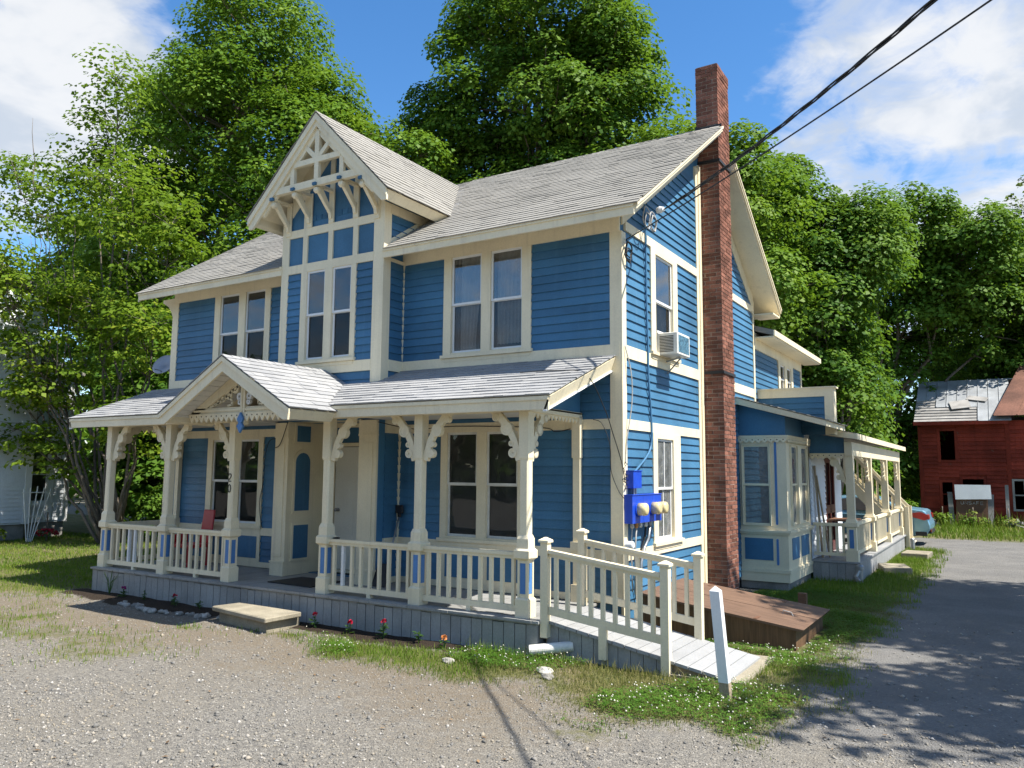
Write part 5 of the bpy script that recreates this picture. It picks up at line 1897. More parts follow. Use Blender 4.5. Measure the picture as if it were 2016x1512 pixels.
# ---- cellar bulkhead
BK = thing('cellar_bulkhead', 'brown sloping cellar bulkhead with two plank doors beside the brick chimney', 'bulkhead', (1.0, 1.2, 0))
def bz(x):
    return 0.52 - 0.125 * x
m_ = MB()
for y0, y1 in ((0.46, 0.485), (2.065, 2.09)):
    m_.prism([(0.05, -0.03), (2.02, -0.03), (2.02, bz(2.02) - 0.03), (0.05, bz(0.05) - 0.03)], lambda u, v, t: (u, t, v), y0, y1)
m_.box(2.0, 2.02, 0.485, 2.065, -0.03, bz(2.0) - 0.03)
m_.build('side_board', M['bulk_side'], BK)
for y0, y1 in ((0.42, 1.235), (1.255, 2.13)):
    m_ = MB()
    m_.prism([(0.04, bz(0.04)), (2.12, bz(2.12)), (2.10, bz(2.10) - 0.03), (0.04, bz(0.04) - 0.03)], lambda u, v, t: (u, t, v), y0, y1)
    lf = m_.build('door_leaf', M['bulk_top'], BK)
    for hx in (0.5, 1.55):
        h_ = MB()
        yy = y0 + 0.02 if y0 < 1 else y1 - 0.20
        h_.hexa([(hx - 0.02, yy, bz(hx - 0.02) + 0.001), (hx + 0.02, yy, bz(hx + 0.02) + 0.001), (hx + 0.02, yy + 0.18, bz(hx + 0.02) + 0.001), (hx - 0.02, yy + 0.18, bz(hx - 0.02) + 0.001),
                 (hx - 0.02, yy, bz(hx - 0.02) + 0.006), (hx + 0.02, yy, bz(hx + 0.02) + 0.006), (hx + 0.02, yy + 0.18, bz(hx + 0.02) + 0.006), (hx - 0.02, yy + 0.18, bz(hx - 0.02) + 0.006)])
        h_.build('hinge', M['bulkhead'], lf)
m_ = MB()
m_.tube([(1.72, 1.12, bz(1.72)), (1.73, 1.12, bz(1.7) + 0.04), (1.83, 1.12, bz(1.85) + 0.04), (1.85, 1.12, bz(1.9))], 0.008, 6)
m_.build('handle', M['wire_grey'], BK)

# ---- meter board on the gable wall
MT = thing('electric_meter_box', 'large glossy blue meter cabinet with three yellowed round meters on the side wall', 'meter box', (0.0, 0.52, 1.42))
m_ = MB()
m_.box(0.024, 0.15, -0.01, 1.00, 1.43, 1.79)
m_.box(0.024, 0.158, -0.02, 1.01, 1.79, 1.80)
for y in (0.35, 0.68):
    m_.box(0.15, 0.152, y - 0.003, y + 0.003, 1.43, 1.79)
m_.build('cabinet', M['meter_blue'], MT, bevel=0.004)
for y in (0.17, 0.65, 0.88):
    m_ = MB()
    m_.lathe([(0.10, 0), (0.10, 0.012), (0.09, 0.016)], (0.15, y, 1.61), (1, 0, 0), 20)
    r_ = m_.build('meter_ring', M['meter_blue'], MT, smooth=False)
    m_ = MB()
    m_.lathe([(0.082, 0.0), (0.082, 0.09), (0.074, 0.115), (0.05, 0.124), (0.02, 0.126)], (0.16, y, 1.61), (1, 0, 0), 20)
    m_.build('meter', M['meter_face'], MT, smooth=True)
for y, mt in ((0.14, 'wire_grey'), (0.28, 'orange'), (0.42, 'pvc'), (0.6, 'pvc'), (0.75, 'wire_grey')):
    m_ = MB()
    m_.lathe([(0.028, 0), (0.028, -0.05), (0.018, -0.07)], (0.08, y, 1.43), (0, 0, 1), 8)
    m_.build('cable_gland', M[mt], MT)
for i, (pts, r, mt) in enumerate((([(0.08, 0.14, 1.38), (0.06, 0.16, 1.2), (0.05, 0.18, 0.95), (0.05, 0.2, 0.55)], 0.009, 'wire_grey'), ([(0.08, 0.28, 1.37), (0.05, 0.30, 1.1), (0.045, 0.30, 0.5)], 0.012, 'wire_grey'),
                          ([(0.08, 0.75, 1.38), (0.06, 0.74, 1.2), (0.05, 0.62, 1.08), (0.05, 0.5, 0.9), (0.05, 0.45, 0.5)], 0.022, 'metal_grey'), ([(0.08, 0.6, 1.38), (0.06, 0.62, 1.25), (0.05, 0.5, 1.05), (0.05, 0.36, 0.8), (0.05, 0.35, 0.4)], 0.014, 'wire'))):
    m_ = MB()
    m_.tube(pts, r, 7)
    m_.build('meter_cable', M[mt], MT, smooth=True)
SWB = thing('junction_box', 'small bright blue electrical box above the meter cabinet at the house corner', 'electrical box', (0.0, 0.2, 1.88))
m_ = MB()
m_.box(0.024, 0.14, 0.06, 0.33, 1.88, 2.10)
m_.build('box', M['meter_blue'], SWB, bevel=0.004)
m_ = MB()
m_.box(0.024, 0.148, 0.05, 0.34, 2.10, 2.112)
m_.build('lid', M['meter_blue'], SWB)
m_ = MB()
m_.lathe([(0.02, 0), (0.02, 0.09)], (0.08, 0.2, 1.79), (0, 0, 1), 8)
m_.lathe([(0.012, 0), (0.012, 0.09)], (0.08, 0.27, 1.79), (0, 0, 1), 8)
m_.build('nipple', M['metal_grey'], SWB)
# round white fitting under the meters
m_ = MB()
m_.lathe([(0.05, 0), (0.05, 0.10), (0.04, 0.115)], (0.03, 0.03, 1.16), (1, 0, 0), 14)
m_.box(0.03, 0.12, -0.015, 0.075, 1.10, 1.16)
tag(m_.build('telephone_box', M['white'], None, (0.03, 0.03, 1.1), smooth=False), 'small rounded white utility box low on the corner board below the meters', 'utility box')

# ---- air conditioner
AC = thing('air_conditioner', 'beige window air conditioner with louvred sides hanging from the upstairs side window', 'air conditioner', (0.0, 1.46, 3.75))
AX0, AX1, AYA, AYB, AZ0, AZ1 = -0.05, 0.34, 1.22, 1.74, 3.78, 4.10
m_ = MB()
m_.box(AX0, AX1, AYA, AYB, AZ0, AZ1)
m_.build('case', M['pvc'], AC, bevel=0.008)
m_ = MB()
for k in range(11):
    z = AZ0 + 0.04 + k * 0.022
    m_.box(0.07, AX1 - 0.06, AYA - 0.004, AYA + 0.001, z, z + 0.011)
m_.build('louvre', M['dark'], AC)
m_ = MB()
m_.box(AX1, AX1 + 0.003, AYA + 0.04, AYB - 0.04, AZ0 + 0.035, AZ1 - 0.035)
co = m_.build('coil_grille', surf('coil_fins', (0.10, 0.22, 0.30), 0.4, 0.1, (30, 0.6), (90, 0.5), 0.4, 0.5, metal=0.4, wear=((0.5, 0.55, 0.58), 0.12, 40.0)), AC)
m_ = MB()
m_.box(0.03, 0.05, 1.19, 1.87, 4.10, 4.14)
m_.build('sash_stop', M['white'], AC)
m_ = MB()
m_.beam((0.03, 1.55, 3.72), (0.26, 1.55, 3.77), 0.03, 0.02)
m_.beam((0.03, 1.62, 3.55), (0.24, 1.62, 3.77), 0.02, 0.015)
m_.build('bracket', M['metal_grey'], AC)

# ---- cables
def cable(name, label, cat, pts, r, mat, group=None, n=6, res=10, sm=True):
    P = [Vector(p) for p in pts]
    out = []
    for i in range(len(P) - 1):
        p0, p1, p2, p3 = P[max(i - 1, 0)], P[i], P[i + 1], P[min(i + 2, len(P) - 1)]
        for k in range(res):
            t = k / res
            out.append(0.5 * ((2 * p1) + (p2 - p0) * t + (2 * p0 - 5 * p1 + 4 * p2 - p3) * t * t + (3 * p1 - p0 - 3 * p2 + p3) * t ** 3))
    out.append(P[-1])
    m_ = MB()
    m_.tube(out, r, n)
    o = m_.build(name, M[mat], None, out[0], smooth=sm)
    return tag(o, label, cat, group) if label else o


def sag(a, b, s, n):
    return [Vector(a).lerp(Vector(b), k / n) - Vector((0, 0, s * 4 * (k / n) * (1 - k / n))) for k in range(n + 1)]
WE = Vector((8.2, -7.6, 6.35))
S0 = Vector((0.47, 0.36, 5.62))
base = sag(S0, WE, 0.38, 70)
tw = thing('service_cable', 'thick twisted bundle of dark power cables slung from the gable eave up over the driveway', 'power cable', S0)
for q in range(3):
    pts = []
    for k, p in enumerate(base):
        a = k * 0.62 + q * 2 * math.pi / 3
        rr = 0.015 * min(1, k / 4)
        pts.append(p + Vector((math.cos(a) * rr * 0.5, math.cos(a) * rr * 0.6, math.sin(a) * rr)))
    m_ = MB()
    m_.tube(pts, 0.0092, 6)
    m_.build('strand', M['wire'], tw, smooth=True)
m_ = MB()
m_.lathe([(0.04, -0.05), (0.05, 0.0), (0.03, 0.05)], (0.45, 0.33, 5.62), (1, -0.3, 0), 10)
m_.build('insulator', M['white'], tw)
cable('telephone_line', 'single thin black line below the twisted cable, running from the house corner', 'cable', sag((0.05, 0.08, 5.20), (8.9, -7.0, 6.0), 0.18, 24), 0.0085, 'wire', res=2)
# coils and drops on the wall
def coil(name, label, c, r, n, mat, w):
    m_ = MB()
    for k in range(n):
        rr = r * random.uniform(0.75, 1.1)
        cc = Vector(c) + Vector((random.uniform(0, 0.03), random.uniform(-w, w), random.uniform(-0.04, 0.04)))
        pts = [cc + Vector((0.01 * math.sin(3 * t), rr * 0.8 * math.cos(t), rr * math.sin(t))) for t in [2 * math.pi * q / 16 for q in range(16)]]
        m_.tube(pts, 0.009, 5, closed=True)
    return tag(m_.build(name, M[mat], None, c, smooth=True), label, 'cable coil')
coil('cable_coil', 'loose loops of grey cable hanging under the gable eave by the insulator', (0.16, 0.62, 5.60), 0.15, 4, 'wire_grey', 0.16)
coil('cable_coil', 'small bundle of dark cable loops hanging at the upper house corner', (0.08, 0.09, 5.02), 0.13, 3, 'wire', 0.03)
cable('wall_conduit', 'blue-painted cable running down the gable wall into the small electrical box', 'cable', [(0.045, 0.77, 5.9), (0.05, 0.78, 5.3), (0.045, 0.80, 4.4), (0.05, 0.82, 3.9), (0.05, 0.83, 3.4), (0.045, 0.90, 3.05), (0.05, 0.93, 2.7), (0.045, 0.90, 2.45), (0.06, 0.70, 2.3), (0.07, 0.40, 2.16), (0.08, 0.22, 2.09)], 0.016, 'conduit')
cable('wall_cable', 'thin pale cable bowing down the corner board beside the porch roof', 'cable', [(0.05, 0.02, 3.75), (0.10, 0.10, 3.4), (0.10, 0.12, 3.0), (0.05, 0.06, 2.5), (0.045, 0.02, 2.2)], 0.008, 'wire_grey')
cable('loose_cable', 'thin dark wire trailing off the porch roof to the meter corner', 'cable', [(-1.1, -0.75, 3.37), (-0.55, -0.80, 3.36), (-0.16, -0.72, 3.30), (-0.05, -0.42, 2.9), (-0.02, -0.2, 2.55), (0.03, -0.06, 2.2), (0.06, -0.03, 1.95)], 0.006, 'wire')
cable('loose_cable', 'dark wire hanging down the front of the corner board toward the meters', 'cable', [(-0.38, -0.06, 2.78), (-0.25, -0.06, 2.72), (-0.14, -0.06, 2.45), (-0.12, -0.06, 2.1), (-0.02, -0.06, 1.85), (0.05, -0.04, 1.75)], 0.005, 'wire')
cable('loose_cable', 'dark wire drooping under the porch ceiling from the entry to the right-hand windows', 'cable', [(-3.65, -0.6, 2.80), (-3.2, -0.3, 2.70), (-2.6, -0.06, 2.74), (-1.2, -0.06, 2.69), (-0.95, -0.06, 2.63), (-0.72, -0.06, 2.66)], 0.006, 'wire')
cable('loose_cable', 'black wire looping down beside the left porch window from the entry pilaster', 'cable', [(-5.60, -0.57, 2.84), (-5.75, -0.57, 2.5), (-5.93, -0.52, 2.44), (-6.2, -0.08, 2.55), (-6.55, -0.06, 2.60), (-6.68, -0.06, 2.35), (-6.70, -0.06, 1.9), (-6.78, -0.06, 1.5), (-6.70, -0.06, 1.1)], 0.006, 'wire')
m_ = MB()
m_.tube([(0.045 + 0.02 * math.sin(k * 2.1), 0.0 + 0.05 * math.sin(k * 1.3) , 2.22 - k * 0.028) for k in range(14)], 0.005, 5)
m_.tube([(0.055 + 0.02 * math.sin(k * 1.7 + 1), 0.05 + 0.06 * math.sin(k * 0.9), 2.12 - k * 0.02) for k in range(14)], 0.004, 5)
tag(m_.build('wire_tangle', M['wire'], None, (0.05, 0.02, 2.0)), 'tangle of thin wires on the corner beside the small blue box', 'wires')

# ---- white marker post
wp = thing('marker_post', 'leaning white square wooden post with pointed top standing in the clover', 'post', (1.93, -2.04, 0))
def sheared(z0, z1, h0, tip=False):
    m_ = MB()
    lean = lambda z: 1.935 - 0.085 * z
    a, c = h0, -2.04
    x0, x1 = lean(z0), lean(z1)
    m_.hexa([(x0 - a, c - a, z0), (x0 + a, c - a, z0), (x0 + a, c + a, z0), (x0 - a, c + a, z0), (x1 - a, c - a, z1), (x1 + a, c - a, z1), (x1 + a, c + a, z1), (x1 - a, c + a, z1)])
    if tip:
        x2 = lean(z1 + 0.05)
        m_.add([(x1 - a, c - a, z1), (x1 + a, c - a, z1), (x1 + a, c + a, z1), (x1 - a, c + a, z1), (x2, c, z1 + 0.045)], [(0, 1, 4), (1, 2, 4), (2, 3, 4), (3, 0, 4)])
    return m_
sheared(0.165, 0.985, 0.046, True).build('painted_shaft', M['white'], wp)
sheared(-0.05, 0.165, 0.0455).build('bare_foot', M['wood_raw'], wp)

# ---- things on the porch
m_ = MB()
m_.add([(-5.25, -1.16, 0.403), (-4.32, -1.19, 0.403), (-4.38, -0.52, 0.403), (-5.22, -0.50, 0.403), (-5.25, -1.16, 0.418), (-4.32, -1.19, 0.418), (-4.38, -0.52, 0.418), (-5.22, -0.50, 0.418)],
       [(3, 2, 1, 0), (4, 5, 6, 7), (0, 1, 5, 4), (1, 2, 6, 5), (2, 3, 7, 6), (3, 0, 4, 7)])
tag(m_.build('doormat', M['black'], None, (-4.8, -0.85, 0.403)), 'black rubber doormat on the grey porch floor before the entry', 'doormat')
ch = thing('toy_chair', 'small red plastic chair on the porch under the left window', 'chair', (-7.95, -0.45, 0.402))
m_ = MB()
m_.hexa([(-8.05, -0.30, 0.78), (-7.73, -0.30, 0.78), (-7.73, -0.26, 0.78), (-8.05, -0.26, 0.78), (-8.04, -0.22, 1.36), (-7.76, -0.22, 1.36), (-7.76, -0.18, 1.36), (-8.04, -0.18, 1.36)])
m_.build('backrest', M['red_plastic'], ch, bevel=0.012)
m_ = MB()
m_.box(-8.45, -7.72, -0.72, -0.26, 0.72, 0.78)
m_.box(-8.45, -8.38, -0.72, -0.26, 0.78, 0.92)
m_.build('seat', M['red_plastic'], ch, bevel=0.012)
for x in (-8.40, -7.77):
    for y in (-0.68, -0.30):
        m_ = MB()
        m_.frus(x, y, 0.402, 0.72, 0.03, 0.025)
        m_.build('leg', M['red_plastic'], ch)
shv = thing('snow_shovel', 'long-handled shovel with a black grip leaning on the wall right of the entry', 'shovel', (-3.45, -0.42, 0.402))
A_, B_ = Vector((-3.62, -0.42, 0.48)), Vector((-3.62, -0.09, 1.42))
m_ = MB()
m_.tube([A_, B_], 0.014, 8)
m_.build('handle', M['metal_grey'], shv, smooth=True)
m_ = MB()
m_.box(-3.69, -3.55, -0.115, -0.075, 1.44, 1.56)
m_.box(-3.645, -3.595, -0.12, -0.07, 1.38, 1.44)
m_.build('grip', M['black'], shv, bevel=0.01)
m_ = MB()
m_.hexa([(-3.78, -0.58, 0.403), (-3.46, -0.58, 0.403), (-3.46, -0.575, 0.403), (-3.78, -0.575, 0.403), (-3.78, -0.44, 0.72), (-3.46, -0.44, 0.72), (-3.46, -0.43, 0.72), (-3.78, -0.43, 0.72)])
m_.build('blade', M['black'], shv)
m_ = MB()
m_.lathe([(0.045, 0), (0.05, 0.012), (0.02, 0.02)], (-3.68, -1.36, 1.142), (0, 0, 1), 12)
tag(m_.build('ash_tray', M['black'], None, (-3.68, -1.36, 1.142)), 'small dark dish lying on the rail beside the fourth porch column', 'dish')
# satellite dish on the far corner
sdh = thing('satellite_dish', 'small grey satellite dish on an arm off the left end of the house', 'satellite dish', (-9.5, 0.3, 3.9))
m_ = MB()
m_.lathe([(0.02, 0.0), (0.12, 0.012), (0.2, 0.035), (0.235, 0.055), (0.225, 0.062), (0.12, 0.02), (0.0, 0.01)], (-9.92, 0.12, 4.12), (0.25, -0.75, 0.45), 18)
m_.build('reflector', M['metal_grey'], sdh, smooth=True)
m_ = MB()
m_.tube([(-9.5, 0.3, 3.85), (-9.75, 0.28, 3.85), (-9.92, 0.14, 4.10)], 0.02, 7)
m_.tube([(-9.92, 0.12, 4.0), (-9.80, -0.2, 4.02)], 0.01, 5)
m_.build('arm', M['metal_grey'], sdh)

# ---- clutter by the side porch
m_ = MB()
m_.beam((0.98, 7.85, 0.39), (0.92, 7.6, 2.25), 0.09, 0.03, (1, 0, 0))
m_.beam((1.10, 7.95, 0.39), (0.95, 7.62, 2.05), 0.05, 0.03, (1, 0, 0))
tag(m_.build('leaning_plank', M['wood_raw'], None, (1.0, 7.9, 0.386)), 'pair of bare planks leaning against the box bay on the side porch', 'plank')
tbl = thing('side_table', 'brown wooden table standing on the side porch behind the corner post', 'table', (1.25, 9.1, 0.386))
m_ = MB()
m_.box(0.95, 1.5, 8.7, 9.5, 1.08, 1.12)
m_.build('tabletop', M['bulkhead'], tbl)
for x in (1.0, 1.45):
    for y in (8.75, 9.45):
        m_ = MB()
        m_.box(x - 0.025, x + 0.025, y - 0.025, y + 0.025, 0.386, 1.08)
        m_.build('leg', M['bulkhead'], tbl)
for i, (x, y, s, r, lb) in enumerate(((2.12, 9.55, 0.5, 0.25, 'nearer of two low concrete blocks beside the side porch, set askew'), (2.25, 13.2, 0.55, -0.05, 'farther low concrete block at the foot of the side porch steps'))):
    m_ = MB()
    c, sn = math.cos(r), math.sin(r)
    q = [(-s, -0.45), (s, -0.45), (s, 0.45), (-s, 0.45)]
    q = [(x + a * 0.55 * c - b * sn, y + a * 0.55 * sn + b * c) for a, b in q]
    m_.add([(a, b, -0.03) for a, b in q] + [(a, b, 0.14) for a, b in q], [(3, 2, 1, 0), (4, 5, 6, 7), (0, 1, 5, 4), (1, 2, 6, 5), (2, 3, 7, 6), (3, 0, 4, 7)])
    tag(m_.build('concrete_block', M['concrete'], None, (x, y, 0), bevel=0.015), lb, 'concrete block')
m_ = MB()
m_.lathe([(0.06, 0), (0.06, 0.32), (0.045, 0.34)], (1.98, 15.2, 0.0), (0, 0, 1), 12)
tag(m_.build('pipe_stub', M['metal_grey'], None, (1.98, 15.2, 0)), 'upright grey pipe at the far corner of the side porch', 'pipe')
m_ = MB()
m_.lathe([(0.055, 0), (0.055, 0.26), (0.075, 0.27), (0.075, 0.33), (0.05, 0.36)], (1.78, 7.12, 0.0), (0, 0, 1), 12)
m_.tube([(1.78, 7.12, 0.28), (1.72, 7.05, 0.12), (1.80, 6.9, 0.05)], 0.05, 8)
tag(m_.build('downspout_drain', M['metal_grey'], None, (1.78, 7.12, 0)), 'dull grey elbow drain at the near corner of the side porch', 'drain')
m_ = MB()
m_.box(1.40, 1.52, 3.50, 3.62, -0.02, 0.24)
tag(m_.build('wooden_stake', M['bulkhead'], None, (1.46, 3.56, 0)), 'short dark wooden stake in the grass beyond the bulkhead', 'stake')

# ================================================================== GROUND
def in_poly(x, y, poly):
    c = np.zeros(x.shape, dtype=bool)
    n = len(poly)
    for i in range(n):
        x0, y0 = poly[i]
        x1, y1 = poly[(i + 1) % n]
        k = ((y0 > y) != (y1 > y)) & (x < (x1 - x0) * (y - y0) / (y1 - y0 + 1e-12) + x0)
        c ^= k
    return c


def poly_w(x, y, poly, soft):
    """1 inside, 0 outside, soft edge"""
    d = np.full(x.shape, 1e9)
    n = len(poly)
    for i in range(n):
        ax, ay = poly[i]
        bx, by = poly[(i + 1) % n]
        vx, vy = bx - ax, by - ay
        t = np.clip(((x - ax) * vx + (y - ay) * vy) / (vx * vx + vy * vy + 1e-12), 0, 1)
        d = np.minimum(d, np.hypot(x - ax - t * vx, y - ay - t * vy))
    s = np.where(in_poly(x, y, poly), d, -d)
    return np.clip(s / soft * 0.5 + 0.5, 0, 1)


def vnoise(x, y, sc, seed=0):
    """smooth value noise"""
    g = np.random.default_rng(seed).random((64, 64))
    u, v = x * sc, y * sc
    iu, iv = np.floor(u).astype(int), np.floor(v).astype(int)
    fu, fv = u - iu, v - iv
    fu, fv = fu * fu * (3 - 2 * fu), fv * fv * (3 - 2 * fv)
    a = g[iu % 64, iv % 64] * (1 - fu) + g[(iu + 1) % 64, iv % 64] * fu
    b = g[iu % 64, (iv + 1) % 64] * (1 - fu) + g[(iu + 1) % 64, (iv + 1) % 64] * fu
    return a * (1 - fv) + b * fv


P_STRIP = [(-3.4, -1.5), (-3.2, -2.35), (-2.4, -2.65), (-1.6, -2.85), (-0.6, -2.72), (0.3, -2.55), (1.25, -3.35), (2.25, -2.95), (2.62, -1.8), (2.72, -0.7), (2.45, 0.6), (2.62, 2.0), (2.78, 6.0), (2.8, 10.0), (2.7, 15.5), (1.7, 17), (0.8, 8), (0.3, 5.2), (-0.3, 0.0), (-0.3, -1.5)]
P_LAWN = [(-60, -5.0), (-16, -3.2), (-10.2, -2.55), (-8.75, -2.0), (-9.15, -1.5), (-9.2, 3), (-9.6, 9), (-60, 14)]
P_PATCH = [(-8.6, -2.9), (-6.6, -3.6), (-5.4, -3.35), (-4.7, -3.5), (-4.0, -3.9), (-4.6, -4.3), (-6.4, -4.4), (-8.2, -4.2)]
P_PATCH2 = [(-5.3, -2.55), (-4.2, -2.75), (-3.3, -2.45), (-3.5, -2.2), (-5.0, -2.35)]
P_WEEDS = [(0.5, 20.6), (9.0, 20.2), (20, 21), (20, 30), (-6, 30), (-3, 21.5)]
P_BED = [(-9.5, -1.50), (-9.4, -2.0), (-7.5, -2.12), (-5.4, -2.02), (-5.1, -1.7), (-3.8, -1.9), (-2.2, -2.05), (-1.3, -1.95), (-1.15, -1.5)]
P_DIRT = [(-14, -2.3), (-9, -2.0), (-5, -2.0), (-1, -2.3), (0.6, -2.4), (1.3, -3.2), (0.6, -3.9), (-1.8, -3.75), (-3.6, -3.6), (-5.4, -4.0), (-9, -4.6), (-14, -5.0)]
P_LANE = [(2.6, -2.4), (9, -4.5), (9, 24), (-1, 21), (-1, 15.5), (2.7, 15.5), (2.85, 8), (2.65, 1)]


def zone_weights(x, y):
    n1 = vnoise(x, y, 1.6, 1)
    n2 = vnoise(x, y, 4.5, 2)
    jx, jy = x + (n2 - .5) * 0.5, y + (n1 - .5) * 0.6
    strip = poly_w(jx, jy, P_STRIP, 0.35)
    lawn = poly_w(jx, jy, P_LAWN, 0.8)
    patch = np.maximum(poly_w(jx, jy, P_PATCH, 0.9) * 0.8, poly_w(jx, jy, P_PATCH2, 0.3) * 0.8)
    weeds = poly_w(jx, jy, P_WEEDS, 0.8)
    grass = np.maximum.reduce([strip * (0.62 + 0.5 * n1), lawn * (0.8 + 0.3 * n2), patch * (0.25 + 1.1 * n2), weeds])
    bed = poly_w(x + (n2 - .5) * 0.15, y + (n2 - .5) * 0.15, P_BED, 0.12)
    grass = np.clip(grass, 0, 1) * (1 - bed)
    dirt = poly_w(jx, jy, P_DIRT, 1.5)
    lane = poly_w(jx, jy, P_LANE, 0.9)
    return grass, dirt, bed, lane


def ground_h(x, y):
    h = (vnoise(x, y, 0.7, 3) - 0.5) * 0.03 + (vnoise(x, y, 3.0, 4) - 0.5) * 0.018
    g, d, b, l = zone_weights(x, y)
    return -0.012 + h * 0.6 + g * 0.012 + b * 0.03


xs = np.concatenate([[-800, -300, -120, -60, -40, -30, -24, -20], np.arange(-18, 8.01, 0.11), [9, 10, 12, 16, 24, 40, 80, 200, 800]])
ys = np.concatenate([[-800, -200, -60, -30, -18, -12], np.arange(-10, 10.01, 0.11), np.arange(10.3, 31, 0.35), [34, 40, 60, 120, 300, 900]])
gx, gy = np.meshgrid(xs, ys)
gxf, gyf = gx.ravel(), gy.ravel()
gg, gd_, gb, gl_ = zone_weights(gxf, gyf)
gzz = ground_h(gxf, gyf)
far = (gxf < -18) | (gxf > 8) | (gyf < -10) | (gyf > 31)
gzz[far] = -0.012
inside = (gxf > -9.6) & (gxf < 0.9) & (gyf > -1.4) & (gyf < 11)
nx, ny = len(xs), len(ys)
idx = np.arange(nx * ny).reshape(ny, nx)
quads = np.stack([idx[:-1, :-1], idx[:-1, 1:], idx[1:, 1:], idx[1:, :-1]], -1).reshape(-1, 4)
gm, N = new_mat('ground_surface')
pos = N.n('ShaderNodeNewGeometry').outputs['Position']
at = N.n('ShaderNodeAttribute', attribute_name='zone')
sp = N.n('ShaderNodeSeparateColor', {0: at.outputs['Color']})
al = at.outputs['Alpha']
edge = N.noise(pos, 5.0, 5.0, 0.65)
edge2 = N.noise(pos, 22.0, 3.0, 0.6)
def soft(w, a=0.30, b=0.62):
    k = N.math('ADD', w, N.math('ADD', N.math('MULTIPLY', N.math('SUBTRACT', edge, 0.5), 0.9), N.math('MULTIPLY', N.math('SUBTRACT', edge2, 0.5), 0.5)))
    return N.maprange(k, a, b)
vo = N.n('ShaderNodeTexVoronoi', {'Vector': pos, 'Scale': 48.0, 'Randomness': 1.0})
vo2 = N.n('ShaderNodeTexVoronoi', {'Vector': pos, 'Scale': 115.0, 'Randomness': 1.0})
st = N.n('ShaderNodeSeparateColor', {0: vo.outputs['Color']})
st2 = N.n('ShaderNodeSeparateColor', {0: vo2.outputs['Color']})
stops = [(0.0, (0.10, 0.096, 0.09)), (0.35, (0.172, 0.163, 0.148)), (0.7, (0.225, 0.208, 0.178)), (0.9, (0.32, 0.295, 0.25)), (1.0, (0.42, 0.395, 0.35))]
g1 = N.ramp(st.outputs[0], stops)
g2 = N.ramp(st2.outputs[0], stops)
bigm = N.maprange(N.noise(pos, 1.7, 4.0, 0.6), 0.38, 0.62)
grav = N.mix(N.math('MULTIPLY_ADD', bigm, 0.5, 0.25), g2, g1)
tone = N.maprange(N.noise(pos, 0.45, 4.0, 0.55), 0.3, 0.7)
grav = N.mix(N.math('MULTIPLY', tone, 0.45), grav, (0.215, 0.19, 0.15))
lane_c = N.mix(0.62, grav, N.mix(N.maprange(N.noise(pos, 1.1, 5.0, 0.6), 0.3, 0.7), (0.13, 0.133, 0.138), (0.20, 0.198, 0.195)))
c = N.mix(soft(al), grav, lane_c)
fn_ = N.noise(pos, 85.0, 3.0, 0.7)
dirtc = N.mix(N.maprange(fn_, 0.35, 0.7), (0.135, 0.105, 0.070), (0.255, 0.205, 0.145))
dirtc = N.mix(N.maprange(N.noise(pos, 3.2, 5.0, 0.6), 0.4, 0.7), dirtc, (0.185, 0.155, 0.115))
dirtc = N.mix(N.maprange(st2.outputs[1], 0.86, 0.9, 0.0, 0.8), dirtc, g2)
c = N.mix(N.math('MULTIPLY', soft(sp.outputs[1], 0.25, 0.85), 0.88), c, dirtc)
gc = N.ramp(N.noise(pos, 30.0, 4.0, 0.65), [(0.3, (0.062, 0.070, 0.020)), (0.5, (0.105, 0.115, 0.034)), (0.7, (0.19, 0.165, 0.075))])
gc = N.mix(N.maprange(N.noise(pos, 2.0, 4.0, 0.6), 0.45, 0.65), gc, (0.185, 0.155, 0.085))
c = N.mix(N.math('MULTIPLY', soft(sp.outputs[0], 0.28, 0.72), 0.93), c, gc)
bedc = N.mix(N.maprange(fn_, 0.35, 0.65), (0.018, 0.013, 0.010), (0.055, 0.040, 0.028))
c = N.mix(soft(sp.outputs[2], 0.35, 0.6), c, bedc)
p = N.n('ShaderNodeBsdfPrincipled', {'Base Color': c, 'Roughness': 0.95, 'Specular IOR Level': 0.15})
hh = N.math('ADD', N.math('MULTIPLY', vo.outputs['Distance'], -1.0), N.math('ADD', N.math('MULTIPLY', vo2.outputs['Distance'], -0.6), N.math('MULTIPLY', fn_, 0.8)))
bn = N.n('ShaderNodeBump', {'Strength': 0.75, 'Distance': 0.02, 'Height': hh})
N.put(p.inputs['Normal'], bn.outputs[0])
N.n('ShaderNodeOutputMaterial', {'Surface': p})
gme = np_mesh('ground', np.stack([gxf, gyf, gzz], -1), quads, mat=gm, smooth=True)
ca = gme.attributes.new('zone', 'FLOAT_COLOR', 'POINT')
ca.data.foreach_set('color', np.stack([gg, gd_, gb, gl_], -1).astype(np.float32).ravel())
link('ground', gme, gm, None, (0, 0, 0), 'structure')


def fit_h(x, y):
    return ground_h(x, y)


# ---- loose gravel
def scatter_frame(n, y0, y1, pad=0.6):
    """random ground points inside the camera's view of the yard"""
    y = y0 + (y1 - y0) * RNG.random(n) 
    dy = y - CAM_LOC.y
    # left and right limits of the view on the ground
    xl = CAM_LOC.x - dy * math.tan(rad(31.8 + 33.5)) - pad
    xr = CAM_LOC.x + dy * math.tan(rad(2.5)) + pad
    x = xl + (xr - xl) * RNG.random(n)
    return x, y


OCT = np.array([[1, 0, 0], [-1, 0, 0], [0, 1, 0], [0, -1, 0], [0, 0, 1], [0, 0, -1]], float)
OF = np.array([[0, 2, 4], [2, 1, 4], [1, 3, 4], [3, 0, 4], [2, 0, 5], [1, 2, 5], [3, 1, 5], [0, 3, 5]])


